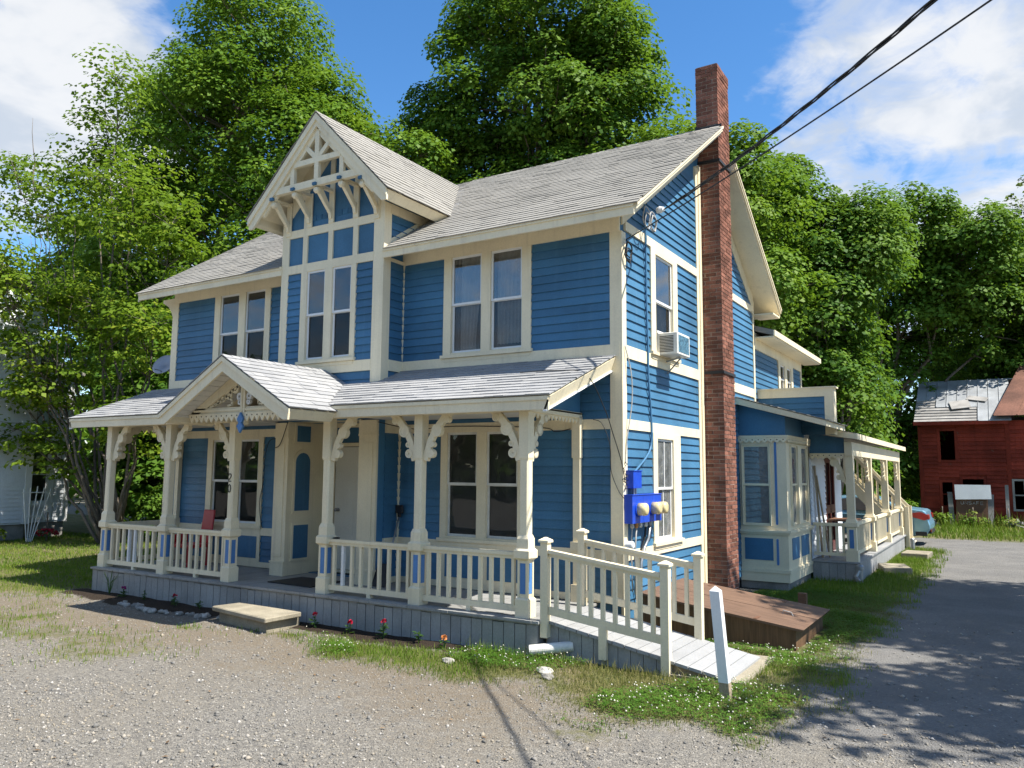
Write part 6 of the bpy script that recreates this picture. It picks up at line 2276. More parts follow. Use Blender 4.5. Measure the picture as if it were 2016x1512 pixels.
def stones(name, x, y, r, mat, label=None):
    n = len(x)
    z = ground_h(x, y) + r * 0.15
    ang = RNG.random(n) * 6.283
    s = r[:, None] * (0.7 + 0.6 * RNG.random((n, 3)))
    s[:, 2] *= 0.7
    V = OCT[None] * s[:, None, :]
    V = V + RNG.normal(0, 0.18, V.shape) * r[:, None, None]
    ca_, sa_ = np.cos(ang)[:, None], np.sin(ang)[:, None]
    X = V[..., 0] * ca_ - V[..., 1] * sa_ + x[:, None]
    Y = V[..., 0] * sa_ + V[..., 1] * ca_ + y[:, None]
    Z = V[..., 2] + z[:, None]
    verts = np.stack([X, Y, Z], -1).reshape(-1, 3)
    f = (OF[None] + (np.arange(n) * 6)[:, None, None]).reshape(-1, 3)
    me = np_mesh(name, verts, f, np.repeat(RNG.random(n), 6), mat)
    return link(name, me, mat, None, (0, 0, 0), 'stuff')


gsm, N = new_mat('gravel_stone')
r_ = rnd_value(N)
col_ = N.ramp(r_, [(0.0, (0.14, 0.135, 0.125)), (0.3, (0.19, 0.182, 0.168)), (0.6, (0.225, 0.21, 0.185)), (0.78, (0.29, 0.25, 0.19)), (0.94, (0.34, 0.315, 0.28)), (1.0, (0.42, 0.40, 0.37))])
p = N.n('ShaderNodeBsdfPrincipled', {'Base Color': col_, 'Roughness': 0.9, 'Specular IOR Level': 0.2})
N.n('ShaderNodeOutputMaterial', {'Surface': p})
x, y = scatter_frame(70000, -7.2, -1.9)
keep = (vnoise(x, y, 2.2, 9) + 0.35 * RNG.random(len(x))) > 0.40
g_, d_, b_, l_ = zone_weights(x, y)
keep &= (g_ < 0.35) & (b_ < 0.3) & (RNG.random(len(x)) > d_ * 0.8)
x, y = x[keep], y[keep]
r = np.clip(np.exp(RNG.normal(-5.0, 0.48, len(x))), 0.003, 0.028)
stones('gravel', x, y, r, gsm)
x, y = scatter_frame(9000, -2.5, 3.5)
g_, d_, b_, l_ = zone_weights(x, y)
keep = ((l_ > 0.5) | (d_ > 0.4)) & (b_ < 0.3) & (g_ < 0.3)
x, y = x[keep], y[keep]
stones('gravel', x, y, np.clip(np.exp(RNG.normal(-4.7, 0.5, len(x))), 0.004, 0.03), gsm)


# ---- grass, clover and weeds
def blades(name, x, y, h, w, mat, lean=0.45, z=None):
    n = len(x)
    z0 = ground_h(x, y) - 0.004 if z is None else z
    a = RNG.random(n) * 6.283
    dx, dy = np.cos(a), np.sin(a)
    la = RNG.random(n) * 6.283
    ll = lean * RNG.random(n) * h
    px, py = np.cos(la) * ll, np.sin(la) * ll
    b0 = np.stack([x - dx * w, y - dy * w, z0], -1)
    b1 = np.stack([x + dx * w, y + dy * w, z0], -1)
    m0 = np.stack([x - dx * w * 0.75 + px * 0.35, y - dy * w * 0.75 + py * 0.35, z0 + h * 0.6], -1)
    m1 = np.stack([x + dx * w * 0.75 + px * 0.35, y + dy * w * 0.75 + py * 0.35, z0 + h * 0.6], -1)
    t = np.stack([x + px, y + py, z0 + h * (1 - 0.15 * RNG.random(n))], -1)
    t2 = t + np.stack([dx * w * 0.1, dy * w * 0.1, 0 * w], -1)
    V = np.stack([b0, b1, m1, m0, t2, t], 1).reshape(-1, 3)
    i = (np.arange(n) * 6)[:, None]
    f = np.concatenate([i + np.array([[0, 1, 2, 3]]), i + np.array([[3, 2, 4, 5]])], 0)
    me = np_mesh(name, V, f, np.repeat(RNG.random(n), 6), mat)
    return link(name, me, mat, None, (0, 0, 0), 'stuff')


def sample(n, poly, thr, y0=-99, y1=99, key=0):
    P = np.array(poly)
    x = RNG.uniform(max(P[:, 0].min(), -30), P[:, 0].max(), n)
    y = RNG.uniform(max(P[:, 1].min(), y0), min(P[:, 1].max(), y1), n)
    g_, d_, b_, l_ = zone_weights(x, y)
    dens = np.clip((g_ - thr) / (1 - thr), 0, 1)
    k = in_poly(x, y, poly) | (dens > 0.05)
    k &= RNG.random(n) < dens
    k &= ~((x > RX0 - 0.05) & (x < 1.9) & (y > -1.55) & (y < -0.1))
    k &= ~((x > -9.25) & (x < -0.33) & (y > -1.6))
    k &= ~((x > 0.0) & (x < 2.12) & (y > 0.25) & (y < 2.12))
    k &= ~((x > -0.1) & (x < 0.9) & (y > -0.1) & (y < 7.3)) | ((x > 0.02) & (y < 5.2) & ~((x < 0.4) & (y > 3.2)))
    k &= ~((x > 0.86) & (x < 1.8) & (y > 7.2))
    return x[k], y[k]


STRIP_BOX = [(-3.6, -3.5), (3.0, -3.5), (3.0, 5.5), (-3.6, 5.5)]
x, y = sample(260000, STRIP_BOX, 0.10)
hh_ = 0.022 + 0.055 * RNG.random(len(x)) ** 1.7
dry = vnoise(x, y, 1.3, 21) + 0.35 * (RNG.random(len(x)) - 0.5) > 0.50
near = np.minimum(np.abs(y + 1.6), np.abs(y + 1.55))
hh_ *= 1 + 1.6 * np.exp(-((y + 1.65) / 0.18) ** 2) * (RNG.random(len(x)) > 0.5)
k = ~dry
blades('grass', x[k], y[k], hh_[k], np.full(k.sum(), 0.0032), M['grass'])
blades('dry_grass', x[dry], y[dry], hh_[dry] * 0.8, np.full(dry.sum(), 0.003), M['grass_dry'], 0.8)


def clover(name, x, y, mat, size=0.011):
    n = len(x)
    z0 = ground_h(x, y)
    h = 0.02 + 0.06 * RNG.random(n)
    V, F = [], []
    a0 = RNG.random(n) * 6.283
    for k in range(3):
        a = a0 + k * 2.094
        c, s = np.cos(a), np.sin(a)
        sz = size * (0.7 + 0.6 * RNG.random(n))
        tilt = RNG.normal(0.1, 0.3, n) * sz
        p0 = np.stack([x, y, z0 + h], -1)
        p1 = np.stack([x + c * sz - s * sz * 0.6, y + s * sz + c * sz * 0.6, z0 + h + tilt], -1)
        p2 = np.stack([x + c * sz * 1.7, y + s * sz * 1.7, z0 + h + tilt], -1)
        p3 = np.stack([x + c * sz + s * sz * 0.6, y + s * sz - c * sz * 0.6, z0 + h + tilt], -1)
        V.append(np.stack([p0, p1, p2, p3], 1).reshape(-1, 3))
        F.append((np.arange(n) * 4)[:, None] + np.array([[0, 1, 2, 3]]) + k * 4 * n)
    me = np_mesh(name, np.concatenate(V), np.concatenate(F), np.tile(np.repeat(RNG.random(n), 4), 3), mat)
    return link(name, me, mat, None, (0, 0, 0), 'stuff')


x, y = sample(140000, STRIP_BOX, 0.25)
cl = vnoise(x, y, 1.1, 33) + np.where(x > 0.9, 0.16, -0.05)
k = cl > 0.48
x, y = x[k], y[k]
clover('clover', x, y, M['clover'])
k = (RNG.random(len(x)) < 0.05) & (y < 0.9 + 0.5 * RNG.random(len(x)))
x, y = x[k], y[k]
n = len(x)
rr = 0.007 + 0.004 * RNG.random(n)
z = ground_h(x, y) + 0.05 + 0.07 * RNG.random(n)
V = OCT[None] * rr[:, None, None] + np.stack([x, y, z], -1)[:, None, :]
me = np_mesh('clover_blossoms', V.reshape(-1, 3), (OF[None] + (np.arange(n) * 6)[:, None, None]).reshape(-1, 3), np.repeat(RNG.random(n), 6), M['blossom'])
link('clover_blossoms', me, M['blossom'], None, (0, 0, 0), 'stuff')
x, y = sample(42000, [(-0.2, 5.2), (3.0, 5.2), (3.0, 16), (-0.2, 16)], 0.2)
blades('grass', x, y, 0.04 + 0.09 * RNG.random(len(x)), np.full(len(x), 0.005), M['grass'])
x, y = sample(150000, [(-26, -5), (-3.2, -5), (-3.2, 5), (-26, 5)], 0.12)
k = ~((x > -9.3) & (y > -1.6)) & ((x > -14) | (RNG.random(len(x)) < 0.5))
x, y = x[k], y[k]
blades('lawn_grass', x, y, 0.03 + 0.055 * RNG.random(len(x)), np.where(y > -1, 0.008, 0.0045), M['grass'])
x, y = sample(26000, P_WEEDS, 0.2)
k = (x > -2) & (x < 9)
x, y = x[k], y[k]
tall = np.exp(-((y - 28.2) / 0.9) ** 2)
blades('weeds', x, y, (0.08 + 0.14 * RNG.random(len(x))) * (1 + 3.5 * tall * RNG.random(len(x))), np.full(len(x), 0.014), M['grass'], 0.5)

# ---- dry leaves blown over the gravel
x, y = scatter_frame(420, -7.0, 2.5)
g_, d_, b_, l_ = zone_weights(x, y)
k = (g_ < 0.4) & ~((x > -9.3) & (x < 2.2) & (y > -1.6))
x, y = x[k], y[k]
n = len(x)
a_ = RNG.random(n) * 6.283
L_ = 0.012 + 0.02 * RNG.random(n)
wv = L_ * 0.45
zz = ground_h(x, y) + 0.008 + 0.008 * RNG.random(n)
cx_, sx_ = np.cos(a_), np.sin(a_)
tl_ = RNG.normal(0, 0.25, n) * L_
V = np.stack([np.stack([x - cx_ * L_, y - sx_ * L_, zz], -1), np.stack([x + sx_ * wv, y - cx_ * wv, zz + 0.004], -1), np.stack([x + cx_ * L_, y + sx_ * L_, zz + np.abs(tl_)], -1), np.stack([x - sx_ * wv, y + cx_ * wv, zz + 0.004], -1)], 1).reshape(-1, 3)
lm_ = surf('dry_leaf', (0.16, 0.10, 0.05), 0.8, 0.45, (8, 0.2), (50, 0.1), 0)
me = np_mesh('leaf_litter', V, np.arange(n * 4).reshape(-1, 4), np.repeat(RNG.random(n), 4), lm_)
link('leaf_litter', me, lm_, None, (0, 0, 0), 'stuff')

# ---- rocks along the flower bed
rk = None
RLAB = 'pale rounded field stones lining the flower bed left of the concrete step'
for k in range(30):
    t = k / 29
    px, py = -7.5 + 2.2 * t + random.uniform(-0.06, 0.06), -2.02 - 0.14 * math.sin(t * 3) + random.uniform(-0.07, 0.07)
    s = random.uniform(0.028, 0.07) * (1.35 if k in (12, 27) else 1)
    if rk is None:
        bm = bmesh.new()
        bmesh.ops.create_icosphere(bm, subdivisions=2, radius=1.0)
        for v in bm.verts:
            v.co += v.normal * (mnoise.noise(v.co * 1.4) * 0.35)
            v.co.z *= 0.62
        me = bpy.data.meshes.new('field_stone')
        bm.to_mesh(me)
        bm.free()
        rk = link('field_stone', me, M['rock'], None, (px, py, 0.02))
        o_ = rk
    else:
        o_ = inst(rk, None, (px, py, 0.015))
    o_.scale = (s, s * random.uniform(0.7, 1.1), s)
    o_.rotation_euler = (0, 0, random.uniform(0, 6))
    tag(o_, RLAB, 'stone', 'field stones by the flower bed')
for (px, py, s, lb) in ((-1.05, -2.30, 0.06, 'pale stone lying in the dry grass before the mulch mound'), (0.05, -2.1, 0.075, 'larger pale stone in the grass in front of the drain pipe'), (0.18, -2.28, 0.055, 'smaller pale stone in the grass beyond the drain pipe')):
    o_ = inst(rk, None, (px, py, 0.02))
    o_.scale = (s * 1.3, s, s)
    tag(o_, lb, 'stone')

# ---- bedding plants along the porch
def plant(px, py, h, label, petal=None, leaves=16, spread=0.10, grassy=False):
    t = thing('bedding_plant', label, 'plant', (px, py, 0.02))
    rg = random.Random(int(abs(px) * 1000))
    m_ = MB()
    for k in range(leaves):
        a = rg.uniform(0, 6.28)
        if grassy:
            L = h * rg.uniform(0.6, 1.1)
            r = spread * rg.uniform(0.5, 1.6)
            c, s = math.cos(a), math.sin(a)
            w = 0.006
            pts = [(0, 0), (r * 0.35, L * 0.6), (r, L * (0.95 if k % 3 else 0.75))]
            for (u0, z0), (u1, z1) in zip(pts, pts[1:]):
                m_.add([(px + c * u0 - s * w, py + s * u0 + c * w, z0), (px + c * u0 + s * w, py + s * u0 - c * w, z0), (px + c * u1 + s * w * 0.6, py + s * u1 - c * w * 0.6, z1), (px + c * u1 - s * w * 0.6, py + s * u1 + c * w * 0.6, z1)], [(0, 1, 2, 3)], rg.random())
        else:
            z0 = h * rg.uniform(0.15, 0.85)
            r = spread * rg.uniform(0.5, 1.0)
            c, s = math.cos(a), math.sin(a)
            w = r * 0.28
            z1 = z0 + rg.uniform(-0.02, 0.04)
            m_.add([(px, py, z0), (px + c * r * 0.5 - s * w, py + s * r * 0.5 + c * w, (z0 + z1) / 2 + 0.01), (px + c * r, py + s * r, z1), (px + c * r * 0.5 + s * w, py + s * r * 0.5 - c * w, (z0 + z1) / 2 + 0.01)], [(0, 1, 2, 3)], rg.random())
    m_.build('foliage', M['plant'], t)
    if not grassy:
        m_ = MB()
        m_.tube([(px, py, -0.01), (px + 0.01, py, h)], 0.006, 5)
        m_.build('stem', M['plant'], t)
    if petal:
        m_ = MB()
        for k in range(26):
            a, b = rg.uniform(0, 6.28), rg.uniform(-0.3, 1.2)
            r = 0.042 * rg.uniform(0.7, 1.1)
            c = Vector((px + 0.01, py, h + 0.01))
            d = Vector((math.cos(a) * math.cos(b), math.sin(a) * math.cos(b), math.sin(b)))
            u = d.orthogonal().normalized() * r * 0.45
            m_.add([c + d * r * 0.2, c + d * r * 0.7 + u, c + d * r, c + d * r * 0.7 - u], [(0, 1, 2, 3)], rg.random())
        m_.build('blossom', M[petal], t)
    return t
plant(-8.42, -1.68, 0.42, 'grassy tuft with long arching blades at the left end of the porch skirt', None, 16, 0.14, True)
plant(-7.98, -1.72, 0.15, 'small magenta flower in the shade near the left porch corner', 'petal_pink')
plant(-7.45, -1.70, 0.17, 'leafy green seedling between the magenta flower and the dark red one', None, 14, 0.08)
plant(-6.60, -1.76, 0.15, 'dark red flower left of the concrete step in the stony bed', 'petal_red')
plant(-6.00, -1.76, 0.15, 'low green seedling close to the left side of the concrete step', None, 14, 0.10)
plant(-3.64, -1.76, 0.17, 'red flower just right of the concrete step', 'petal_red')
plant(-2.98, -1.80, 0.14, 'small reddish flower in mulch below the fourth porch column', 'petal_red', 10)
plant(-2.40, -1.82, 0.22, 'tall crimson flower in mulch below the middle of the right railing', 'petal_red', 22)
plant(-1.88, -1.78, 0.16, 'green seedling right of the tall crimson flower', None, 16, 0.09)
plant(-1.46, -1.84, 0.13, 'small orange flower on the mulch mound near the ramp', 'petal_orange', 16)

# ================================================================== TREES
def leaf_cloud(C, R, nclump, nleaf, size, rg, flat=0.55, shell=0.45, cr=(0.6, 1.1), down=-0.35):
    """leaf clumps spread through an ellipsoid; returns leaf centres, normals, random numbers"""
    C, R = np.array(C, float), np.array(R, float)
    d = rg.normal(size=(nclump * 2, 3))
    d /= np.linalg.norm(d, axis=1)[:, None]
    d = d[d[:, 2] > down - 0.55 * rg.random(len(d))][:nclump]
    m = len(d)
    rad_ = (1 - shell * rg.random(m) ** 1.7)
    cc = C + d * R * rad_[:, None]
    cs = rg.uniform(cr[0], cr[1], m)
    k = rg.poisson(nleaf, m) + 2
    ci = np.repeat(np.arange(m), k)
    n = len(ci)
    v = rg.normal(size=(n, 3))
    v /= np.linalg.norm(v, axis=1)[:, None]
    v[:, 2] = np.where(rg.random(n) < 0.75, np.abs(v[:, 2]), v[:, 2])
    q = 1 - 0.5 * rg.random(n) ** 1.6
    off = v * q[:, None] * cs[ci][:, None]
    off[:, 2] = off[:, 2] * flat * 1.3 - 0.35 * (off[:, 0] ** 2 + off[:, 1] ** 2) / cs[ci] * min(1.0, flat * 1.5)
    pos_ = cc[ci] + off
    out = d[ci] * 0.35 + v * 0.6 + np.array([0, 0, 0.65]) + rg.normal(0, 0.33, (n, 3))
    out /= np.linalg.norm(out, axis=1)[:, None]
    return pos_, out, np.clip(rg.random(m)[ci] * 0.55 + rg.random(n) * 0.45, 0, 1), cc


def leaf_mesh(name, P, Nn, rnd, size, rg, mat):
    n = len(P)
    t = np.cross(Nn, rg.normal(size=(n, 3)))
    t /= np.linalg.norm(t, axis=1)[:, None] + 1e-9
    b = np.cross(Nn, t)
    s = size * rg.uniform(0.6, 1.25, n)[:, None]
    fold = Nn * s * 0.16
    tip = P + t * s * 0.55
    base = P - t * s * 0.45
    le = P + b * s * 0.42 + fold
    ri = P - b * s * 0.42 + fold
    V = np.stack([base, ri, tip, le], 1).reshape(-1, 3)
    f = np.arange(n * 4).reshape(-1, 4)
    return np_mesh(name, V, f, np.repeat(rnd, 4), mat)


def limb_path(a, b, rg, n=7, wob=0.05, up_=0.25):
    a, b = Vector(a), Vector(b)
    L = (b - a).length
    out = []
    for k in range(n + 1):
        t = k / n
        p = a.lerp(b, t)
        p.z += up_ * L * 0.25 * math.sin(math.pi * t) * (-1 if up_ < 0 else 1) * 0.6
        w = wob * L * math.sin(math.pi * t)
        p += Vector((rg.uniform(-w, w), rg.uniform(-w, w), rg.uniform(-w, w) * 0.5))
        out.append(p)
    return out


NLEAF = [0]


def tree(name, label, base, lobes, size, mat, trunk_r, seed, group=None, nleaf=34, dens=1.0, fork=None, stems=1, shell=0.45, flat=0.55, cr=(0.6, 1.1), twigs=True, cat='tree', down=-0.35, bare=0):
    """trunk with limbs to every lobe and a crown of leaf clumps"""
    rg = np.random.default_rng(seed)
    rr = random.Random(seed)
    t = thing(name, label, cat, base, group)
    B = Vector(base)
    tops = max(l[0][2] + l[1][2] * 0.3 for l in lobes)
    fk = fork if fork else B.z + (min(l[0][2] - l[1][2] * 0.6 for l in lobes) - B.z) * 0.9
    fk = max(fk, B.z + 0.8)
    mb = MB()
    cx = sum(l[0][0] for l in lobes) / len(lobes)
    cy = sum(l[0][1] for l in lobes) / len(lobes)
    top = Vector((B.x + (cx - B.x) * 0.3, B.y + (cy - B.y) * 0.3, fk))
    if stems == 1:
        pth = limb_path(B - Vector((0, 0, 0.15)), top, rr, 6, 0.02, 0.0)
        mb.tube(pth, [trunk_r * (1.25 if k == 0 else 1.0 - 0.35 * k / 6) for k in range(7)], 10)
    Ps, Ns, Rs, CCs = [], [], [], []
    for (C, R) in lobes:
        nc = int(dens * 9 * (R[0] * R[1] * R[2]) ** (2 / 3) / (cr[0] + cr[1]) * 1.6) + 4
        p, nn, r, cc = leaf_cloud(C, R, nc, nleaf, size, rg, flat, shell, cr, down)
        keep_ = p[:, 2] > B.z + 0.15
        Ps.append(p[keep_]); Ns.append(nn[keep_]); Rs.append(r[keep_]); CCs.append(cc)
        Cv = Vector(C)
        st = top if stems == 1 else B + Vector((rr.uniform(-0.25, 0.25), rr.uniform(-0.25, 0.25), -0.1))
        e = Cv + Vector((0, 0, R[2] * 0.35))
        main = limb_path(st, e, rr, 8, 0.035, 0.2)
        r0 = trunk_r * (0.6 if stems == 1 else 0.85) * min(1.0, 0.55 + R[0] * 0.09)
        mb.tube(main, [max(0.012, r0 * (1 - 0.85 * k / 8)) for k in range(9)], 7)
        if twigs:
            sel = rg.permutation(len(cc))[: min(len(cc), 26)]
            for q in sel:
                c = Vector(cc[q])
                s_ = min(main[3:], key=lambda m_: (m_ - (c - Vector((0, 0, (c - m_).length * 0.45)))).length)
                if (c - s_).length > 0.5:
                    pt = limb_path(s_, c, rr, 4, 0.06, 0.15)
                    rb = max(0.012, r0 * 0.22)
                    mb.tube(pt, [rb * (1 - 0.75 * k / 4) for k in range(5)], 5)
    for k in range(bare):        # leafless shoots standing out of the crown
        C, R = lobes[rr.randrange(len(lobes) // 2)]
        a = Vector(C) + Vector((rr.uniform(-0.5, 0.5) * R[0], rr.uniform(-0.5, 0.5) * R[1], 0.0))
        b = a + Vector(((a.x - B.x) * 0.12 + rr.uniform(-0.3, 0.3), rr.uniform(-0.3, 0.3), rr.uniform(1.4, 3.0)))
        mb.tube(limb_path(a, b, rr, 5, 0.03, 0.0), [0.022 * (1 - 0.8 * q / 5) for q in range(6)], 5)
    mb.build('trunk', M['bark'], t, smooth=True)
    P = np.concatenate(Ps) - np.array(base)
    NLEAF[0] += len(P)
    me = leaf_mesh('crown', P, np.concatenate(Ns), np.concatenate(Rs), size, rg, M[mat])
    link('crown', me, M[mat], t, base)
    return t


tree('maple_tree', 'slender airy young maple with several grey stems and bare twigs, left of the house', (-17.0, 3.6, 0),
     [((-18.6, 3.6, 11.2), (1.5, 1.4, 1.9)), ((-16.4, 3.2, 9.4), (2.2, 1.8, 1.6)), ((-21.3, 3.4, 10.6), (1.7, 1.6, 1.3)), ((-14.8, 3.4, 8.2), (1.5, 1.4, 1.3)), ((-22.8, 3.6, 8.0), (1.8, 1.7, 1.1)), ((-19.2, 3.0, 7.2), (2.2, 1.8, 1.0)),
      ((-15.0, 3.2, 5.6), (1.6, 1.3, 0.9)), ((-21.5, 2.8, 5.2), (1.9, 1.6, 0.8)), ((-18.2, 2.4, 4.6), (1.9, 1.4, 0.7)), ((-19.6, 2.4, 3.0), (1.7, 1.1, 0.8)), ((-22.6, 2.2, 6.4), (2.2, 1.4, 0.9)), ((-20.6, 2.4, 4.2), (1.6, 1.2, 0.7)), ((-17.4, 3.0, 6.3), (2.4, 1.6, 1.1)), ((-19.0, 1.6, 5.9), (1.7, 1.3, 0.9)), ((-18.5, 0.9, 6.9), (1.5, 1.2, 0.8)), ((-18.6, 2.2, 4.0), (1.4, 1.0, 0.7)), ((-19.0, 0.6, 7.9), (1.7, 1.2, 0.8)), ((-18.0, 2.6, 2.4), (1.0, 0.8, 0.7)), ((-15.3, 3.2, 3.2), (1.4, 1.0, 0.9)), ((-17.6, 3.2, 13.2), (0.9, 0.8, 1.1)), ((-23.5, 3.5, 11.8), (0.9, 0.9, 0.8))],
     0.14, 'leaf_young', 0.085, 101, nleaf=46, dens=1.3, fork=1.2, stems=5, shell=0.85, flat=0.2, cr=(0.45, 0.85), down=-0.9, bare=18)
tree('maple_tree', 'tall spreading maple behind the left end of the house, rising out of the picture', (-21.5, 13.2, 0),
     [((-24.0, 13, 16.5), (5.6, 4.5, 4.6)), ((-20.0, 13, 13.6), (3.4, 4.0, 3.6)), ((-26.5, 13, 11.5), (5.0, 4.5, 4.0)), ((-15.7, 13.5, 12.2), (1.9, 2.2, 1.9)), ((-14.6, 13.5, 13.6), (1.2, 1.4, 1.2)), ((-17.2, 13.2, 15.0), (1.6, 1.6, 1.5)), ((-23.0, 13, 20.3), (3.4, 3.4, 3.0)), ((-19.5, 12.5, 8.5), (5.0, 4.0, 3.6)), ((-27.5, 13, 18.5), (2.6, 2.6, 2.6)), ((-25.0, 12.5, 6.5), (4.0, 3.5, 3.2)), ((-19.4, 13, 16.6), (1.6, 2.0, 1.8))],
     0.18, 'leaf_maple', 0.45, 102, nleaf=190, dens=0.95, cr=(0.75, 1.35))
tree('maple_tree', 'dense dark rounded maple towering behind the middle of the main roof', (-11.5, 18.4, 0),
     [((-12.4, 18, 17.0), (4.8, 4.2, 4.2)), ((-15.2, 18, 15.8), (2.6, 3.0, 3.2)), ((-8.6, 18, 15.6), (2.7, 3.2, 3.2)), ((-11.4, 18, 20.8), (3.8, 3.6, 2.9)), ((-10.5, 17.5, 11.2), (5.2, 4.0, 3.4)), ((-15.0, 17.5, 11.5), (3.2, 3.0, 3.0)), ((-7.4, 17.5, 12.4), (2.2, 2.4, 2.4)), ((-8.6, 18, 18.7), (1.9, 2.0, 1.6))],
     0.19, 'leaf_dark', 0.5, 103, nleaf=190, dens=1.1, cr=(0.7, 1.3))
tree('maple_tree', 'smaller maple crown showing on both sides of the chimney top', (-3.4, 16.2, 0),
     [((-4.9, 16, 12.4), (1.5, 1.7, 1.6)), ((-2.6, 16, 11.6), (1.4, 1.7, 1.6)), ((-3.6, 16, 10.5), (2.6, 2.4, 2.2)), ((-3.0, 16, 7.5), (2.6, 2.4, 2.2))],
     0.165, 'leaf_maple', 0.25, 104, nleaf=190, dens=1.2, cr=(0.6, 1.05))
tree('maple_tree', 'broad full maple right of the chimney, its near slope in sun', (-0.6, 20.6, 0),
     [((-2.3, 20, 11.5), (2.0, 2.4, 2.1)), ((-0.8, 20, 9.4), (1.7, 2.6, 2.1)), ((0.3, 20.4, 10.0), (1.4, 2.0, 1.7)), ((-2.8, 20, 10.0), (2.4, 2.6, 2.6)), ((-1.3, 19.6, 7.4), (2.2, 2.6, 2.6)), ((-0.5, 19.8, 4.6), (1.2, 2.2, 2.0)), ((-2.4, 19.6, 5.0), (1.8, 2.4, 2.4)), ((-0.9, 22.4, 2.2), (1.3, 1.6, 1.6))],
     0.17, 'leaf_dark', 0.32, 105, nleaf=230, dens=1.15, cr=(0.65, 1.15), down=-0.6)
tree('maple_tree', 'maple with a sunlit domed top standing directly behind the barn roof', (-1.8, 31.0, 0),
     [((1.6, 32, 13.4), (2.1, 2.4, 2.0)), ((3.4, 32, 12.2), (2.1, 2.4, 2.2)), ((0.6, 32, 9.8), (2.0, 2.4, 2.4)), ((2.4, 38.2, 8.4), (3.2, 2.0, 2.6)), ((-1.6, 26, 5.0), (1.6, 2.4, 2.6)), ((-1.6, 25.4, 2.4), (1.4, 1.8, 1.8)), ((0.4, 33, 6.0), (2.2, 2.0, 2.8)), ((-0.6, 31, 2.6), (1.6, 1.8, 2.2)), ((-2.0, 33, 9.0), (2.4, 2.0, 2.6)), ((4.6, 33.5, 8.8), (2.2, 1.8, 2.2)), ((-0.2, 30, 12.8), (1.8, 1.8, 1.8)), ((2.6, 32, 10.4), (2.6, 2.0, 2.2))],
     0.20, 'leaf_dark', 0.3, 106, nleaf=160, dens=1.15, cr=(0.65, 1.15), down=-0.6)
tree('maple_tree', 'maple at the right edge of the picture beyond the barn', (6.4, 36.4, 0),
     [((4.8, 36.0, 11.0), (2.3, 2.4, 2.2)), ((6.6, 36.2, 11.4), (2.6, 2.4, 2.8)), ((9.0, 36.2, 9.6), (2.6, 2.4, 3.0)), ((5.6, 36.0, 6.4), (3.0, 2.4, 2.6))],
     0.25, 'leaf_dark', 0.3, 107, nleaf=110, dens=1.1, cr=(0.65, 1.15))
tree('poplar_tree', 'thin half-bare olive tree poking above the others at the far right', (6.1, 42.0, 0),
     [((5.4, 42, 15.6), (0.7, 0.7, 2.3)), ((6.5, 42, 16.6), (0.7, 0.7, 2.6)), ((4.3, 42, 13.2), (0.9, 0.8, 1.8)), ((7.4, 42, 14.6), (0.9, 0.8, 2.4)), ((2.2, 42, 12.6), (0.7, 0.7, 1.8))],
     0.26, 'leaf_olive', 0.2, 108, nleaf=13, dens=1.7, fork=6, shell=0.95, flat=1.0, cr=(0.3, 0.55), down=-1.2)
tree('maple_tree', 'dark maple filling the gap between the house rear and the barn', (-6.5, 24.5, 0),
     [((-5.2, 24, 9.0), (3.2, 2.6, 3.2)), ((-9.5, 24, 10.0), (3.4, 2.6, 3.4)), ((-6.8, 23.6, 5.0), (3.6, 2.6, 3.0))],
     0.26, 'leaf_dark', 0.3, 109, nleaf=70, dens=1.2)
tree('maple_tree', 'shaded maple behind the white house at the far left', (-33.0, 14.5, 0),
     [((-33, 14, 12.5), (5.0, 4, 4.2)), ((-37.0, 14, 9.5), (4.6, 4, 4.2)), ((-30.5, 13.5, 7.4), (4.4, 3.4, 3.6))],
     0.32, 'leaf_dark', 0.35, 110, nleaf=30, dens=1.2)
tree('understorey_tree', 'low dark tree filling the view through the left end of the porch', (-15.6, 7.2, 0),
     [((-14.2, 7.4, 3.4), (2.4, 1.8, 2.2)), ((-17.4, 6.4, 3.6), (2.2, 1.4, 2.2)), ((-12.0, 8.6, 2.6), (2.0, 1.6, 2.0)), ((-15.6, 6.6, 1.5), (2.6, 1.5, 1.2)), ((-11.6, 9, 5.4), (1.9, 1.8, 2.0)), ((-18.6, 5.6, 4.6), (1.6, 1.2, 1.4)), ((-17.8, 5.6, 1.6), (1.6, 1.1, 1.2)), ((-15.0, 8.0, 6.0), (2.6, 1.8, 1.8)), ((-20.2, 8.4, 6.4), (2.6, 1.8, 1.8)), ((-19.0, 5.3, 2.0), (1.1, 0.9, 1.8)), ((-20.6, 6.4, 3.4), (1.7, 1.1, 2.8)), ((-22.5, 7.4, 5.6), (2.2, 1.4, 2.4))],
     0.22, 'leaf_dark', 0.10, 111, nleaf=60, dens=1.5, fork=0.8, cr=(0.5, 0.9), down=-0.8)
tree('shade_tree', 'maple beside the driveway beyond the right edge, shading the gravel and the box bay', (11.5, 4.4, 0),
     [((8.2, 6.6, 9.6), (2.1, 2.2, 2.0)), ((8.3, 8.2, 9.2), (1.4, 1.3, 1.2)), ((9.0, -0.9, 8.5), (1.2, 1.0, 0.9)), ((10.9, 7.2, 9.6), (3.0, 1.9, 2.2)), ((7.4, 3.6, 8.3), (1.3, 1.4, 1.0)), ((9.8, 4.4, 10.4), (2.4, 2.6, 1.8)), ((11.0, 1.6, 8.8), (1.8, 1.5, 1.3))],
     0.24, 'leaf_maple', 0.3, 112, nleaf=75, dens=1.15, fork=4.5)

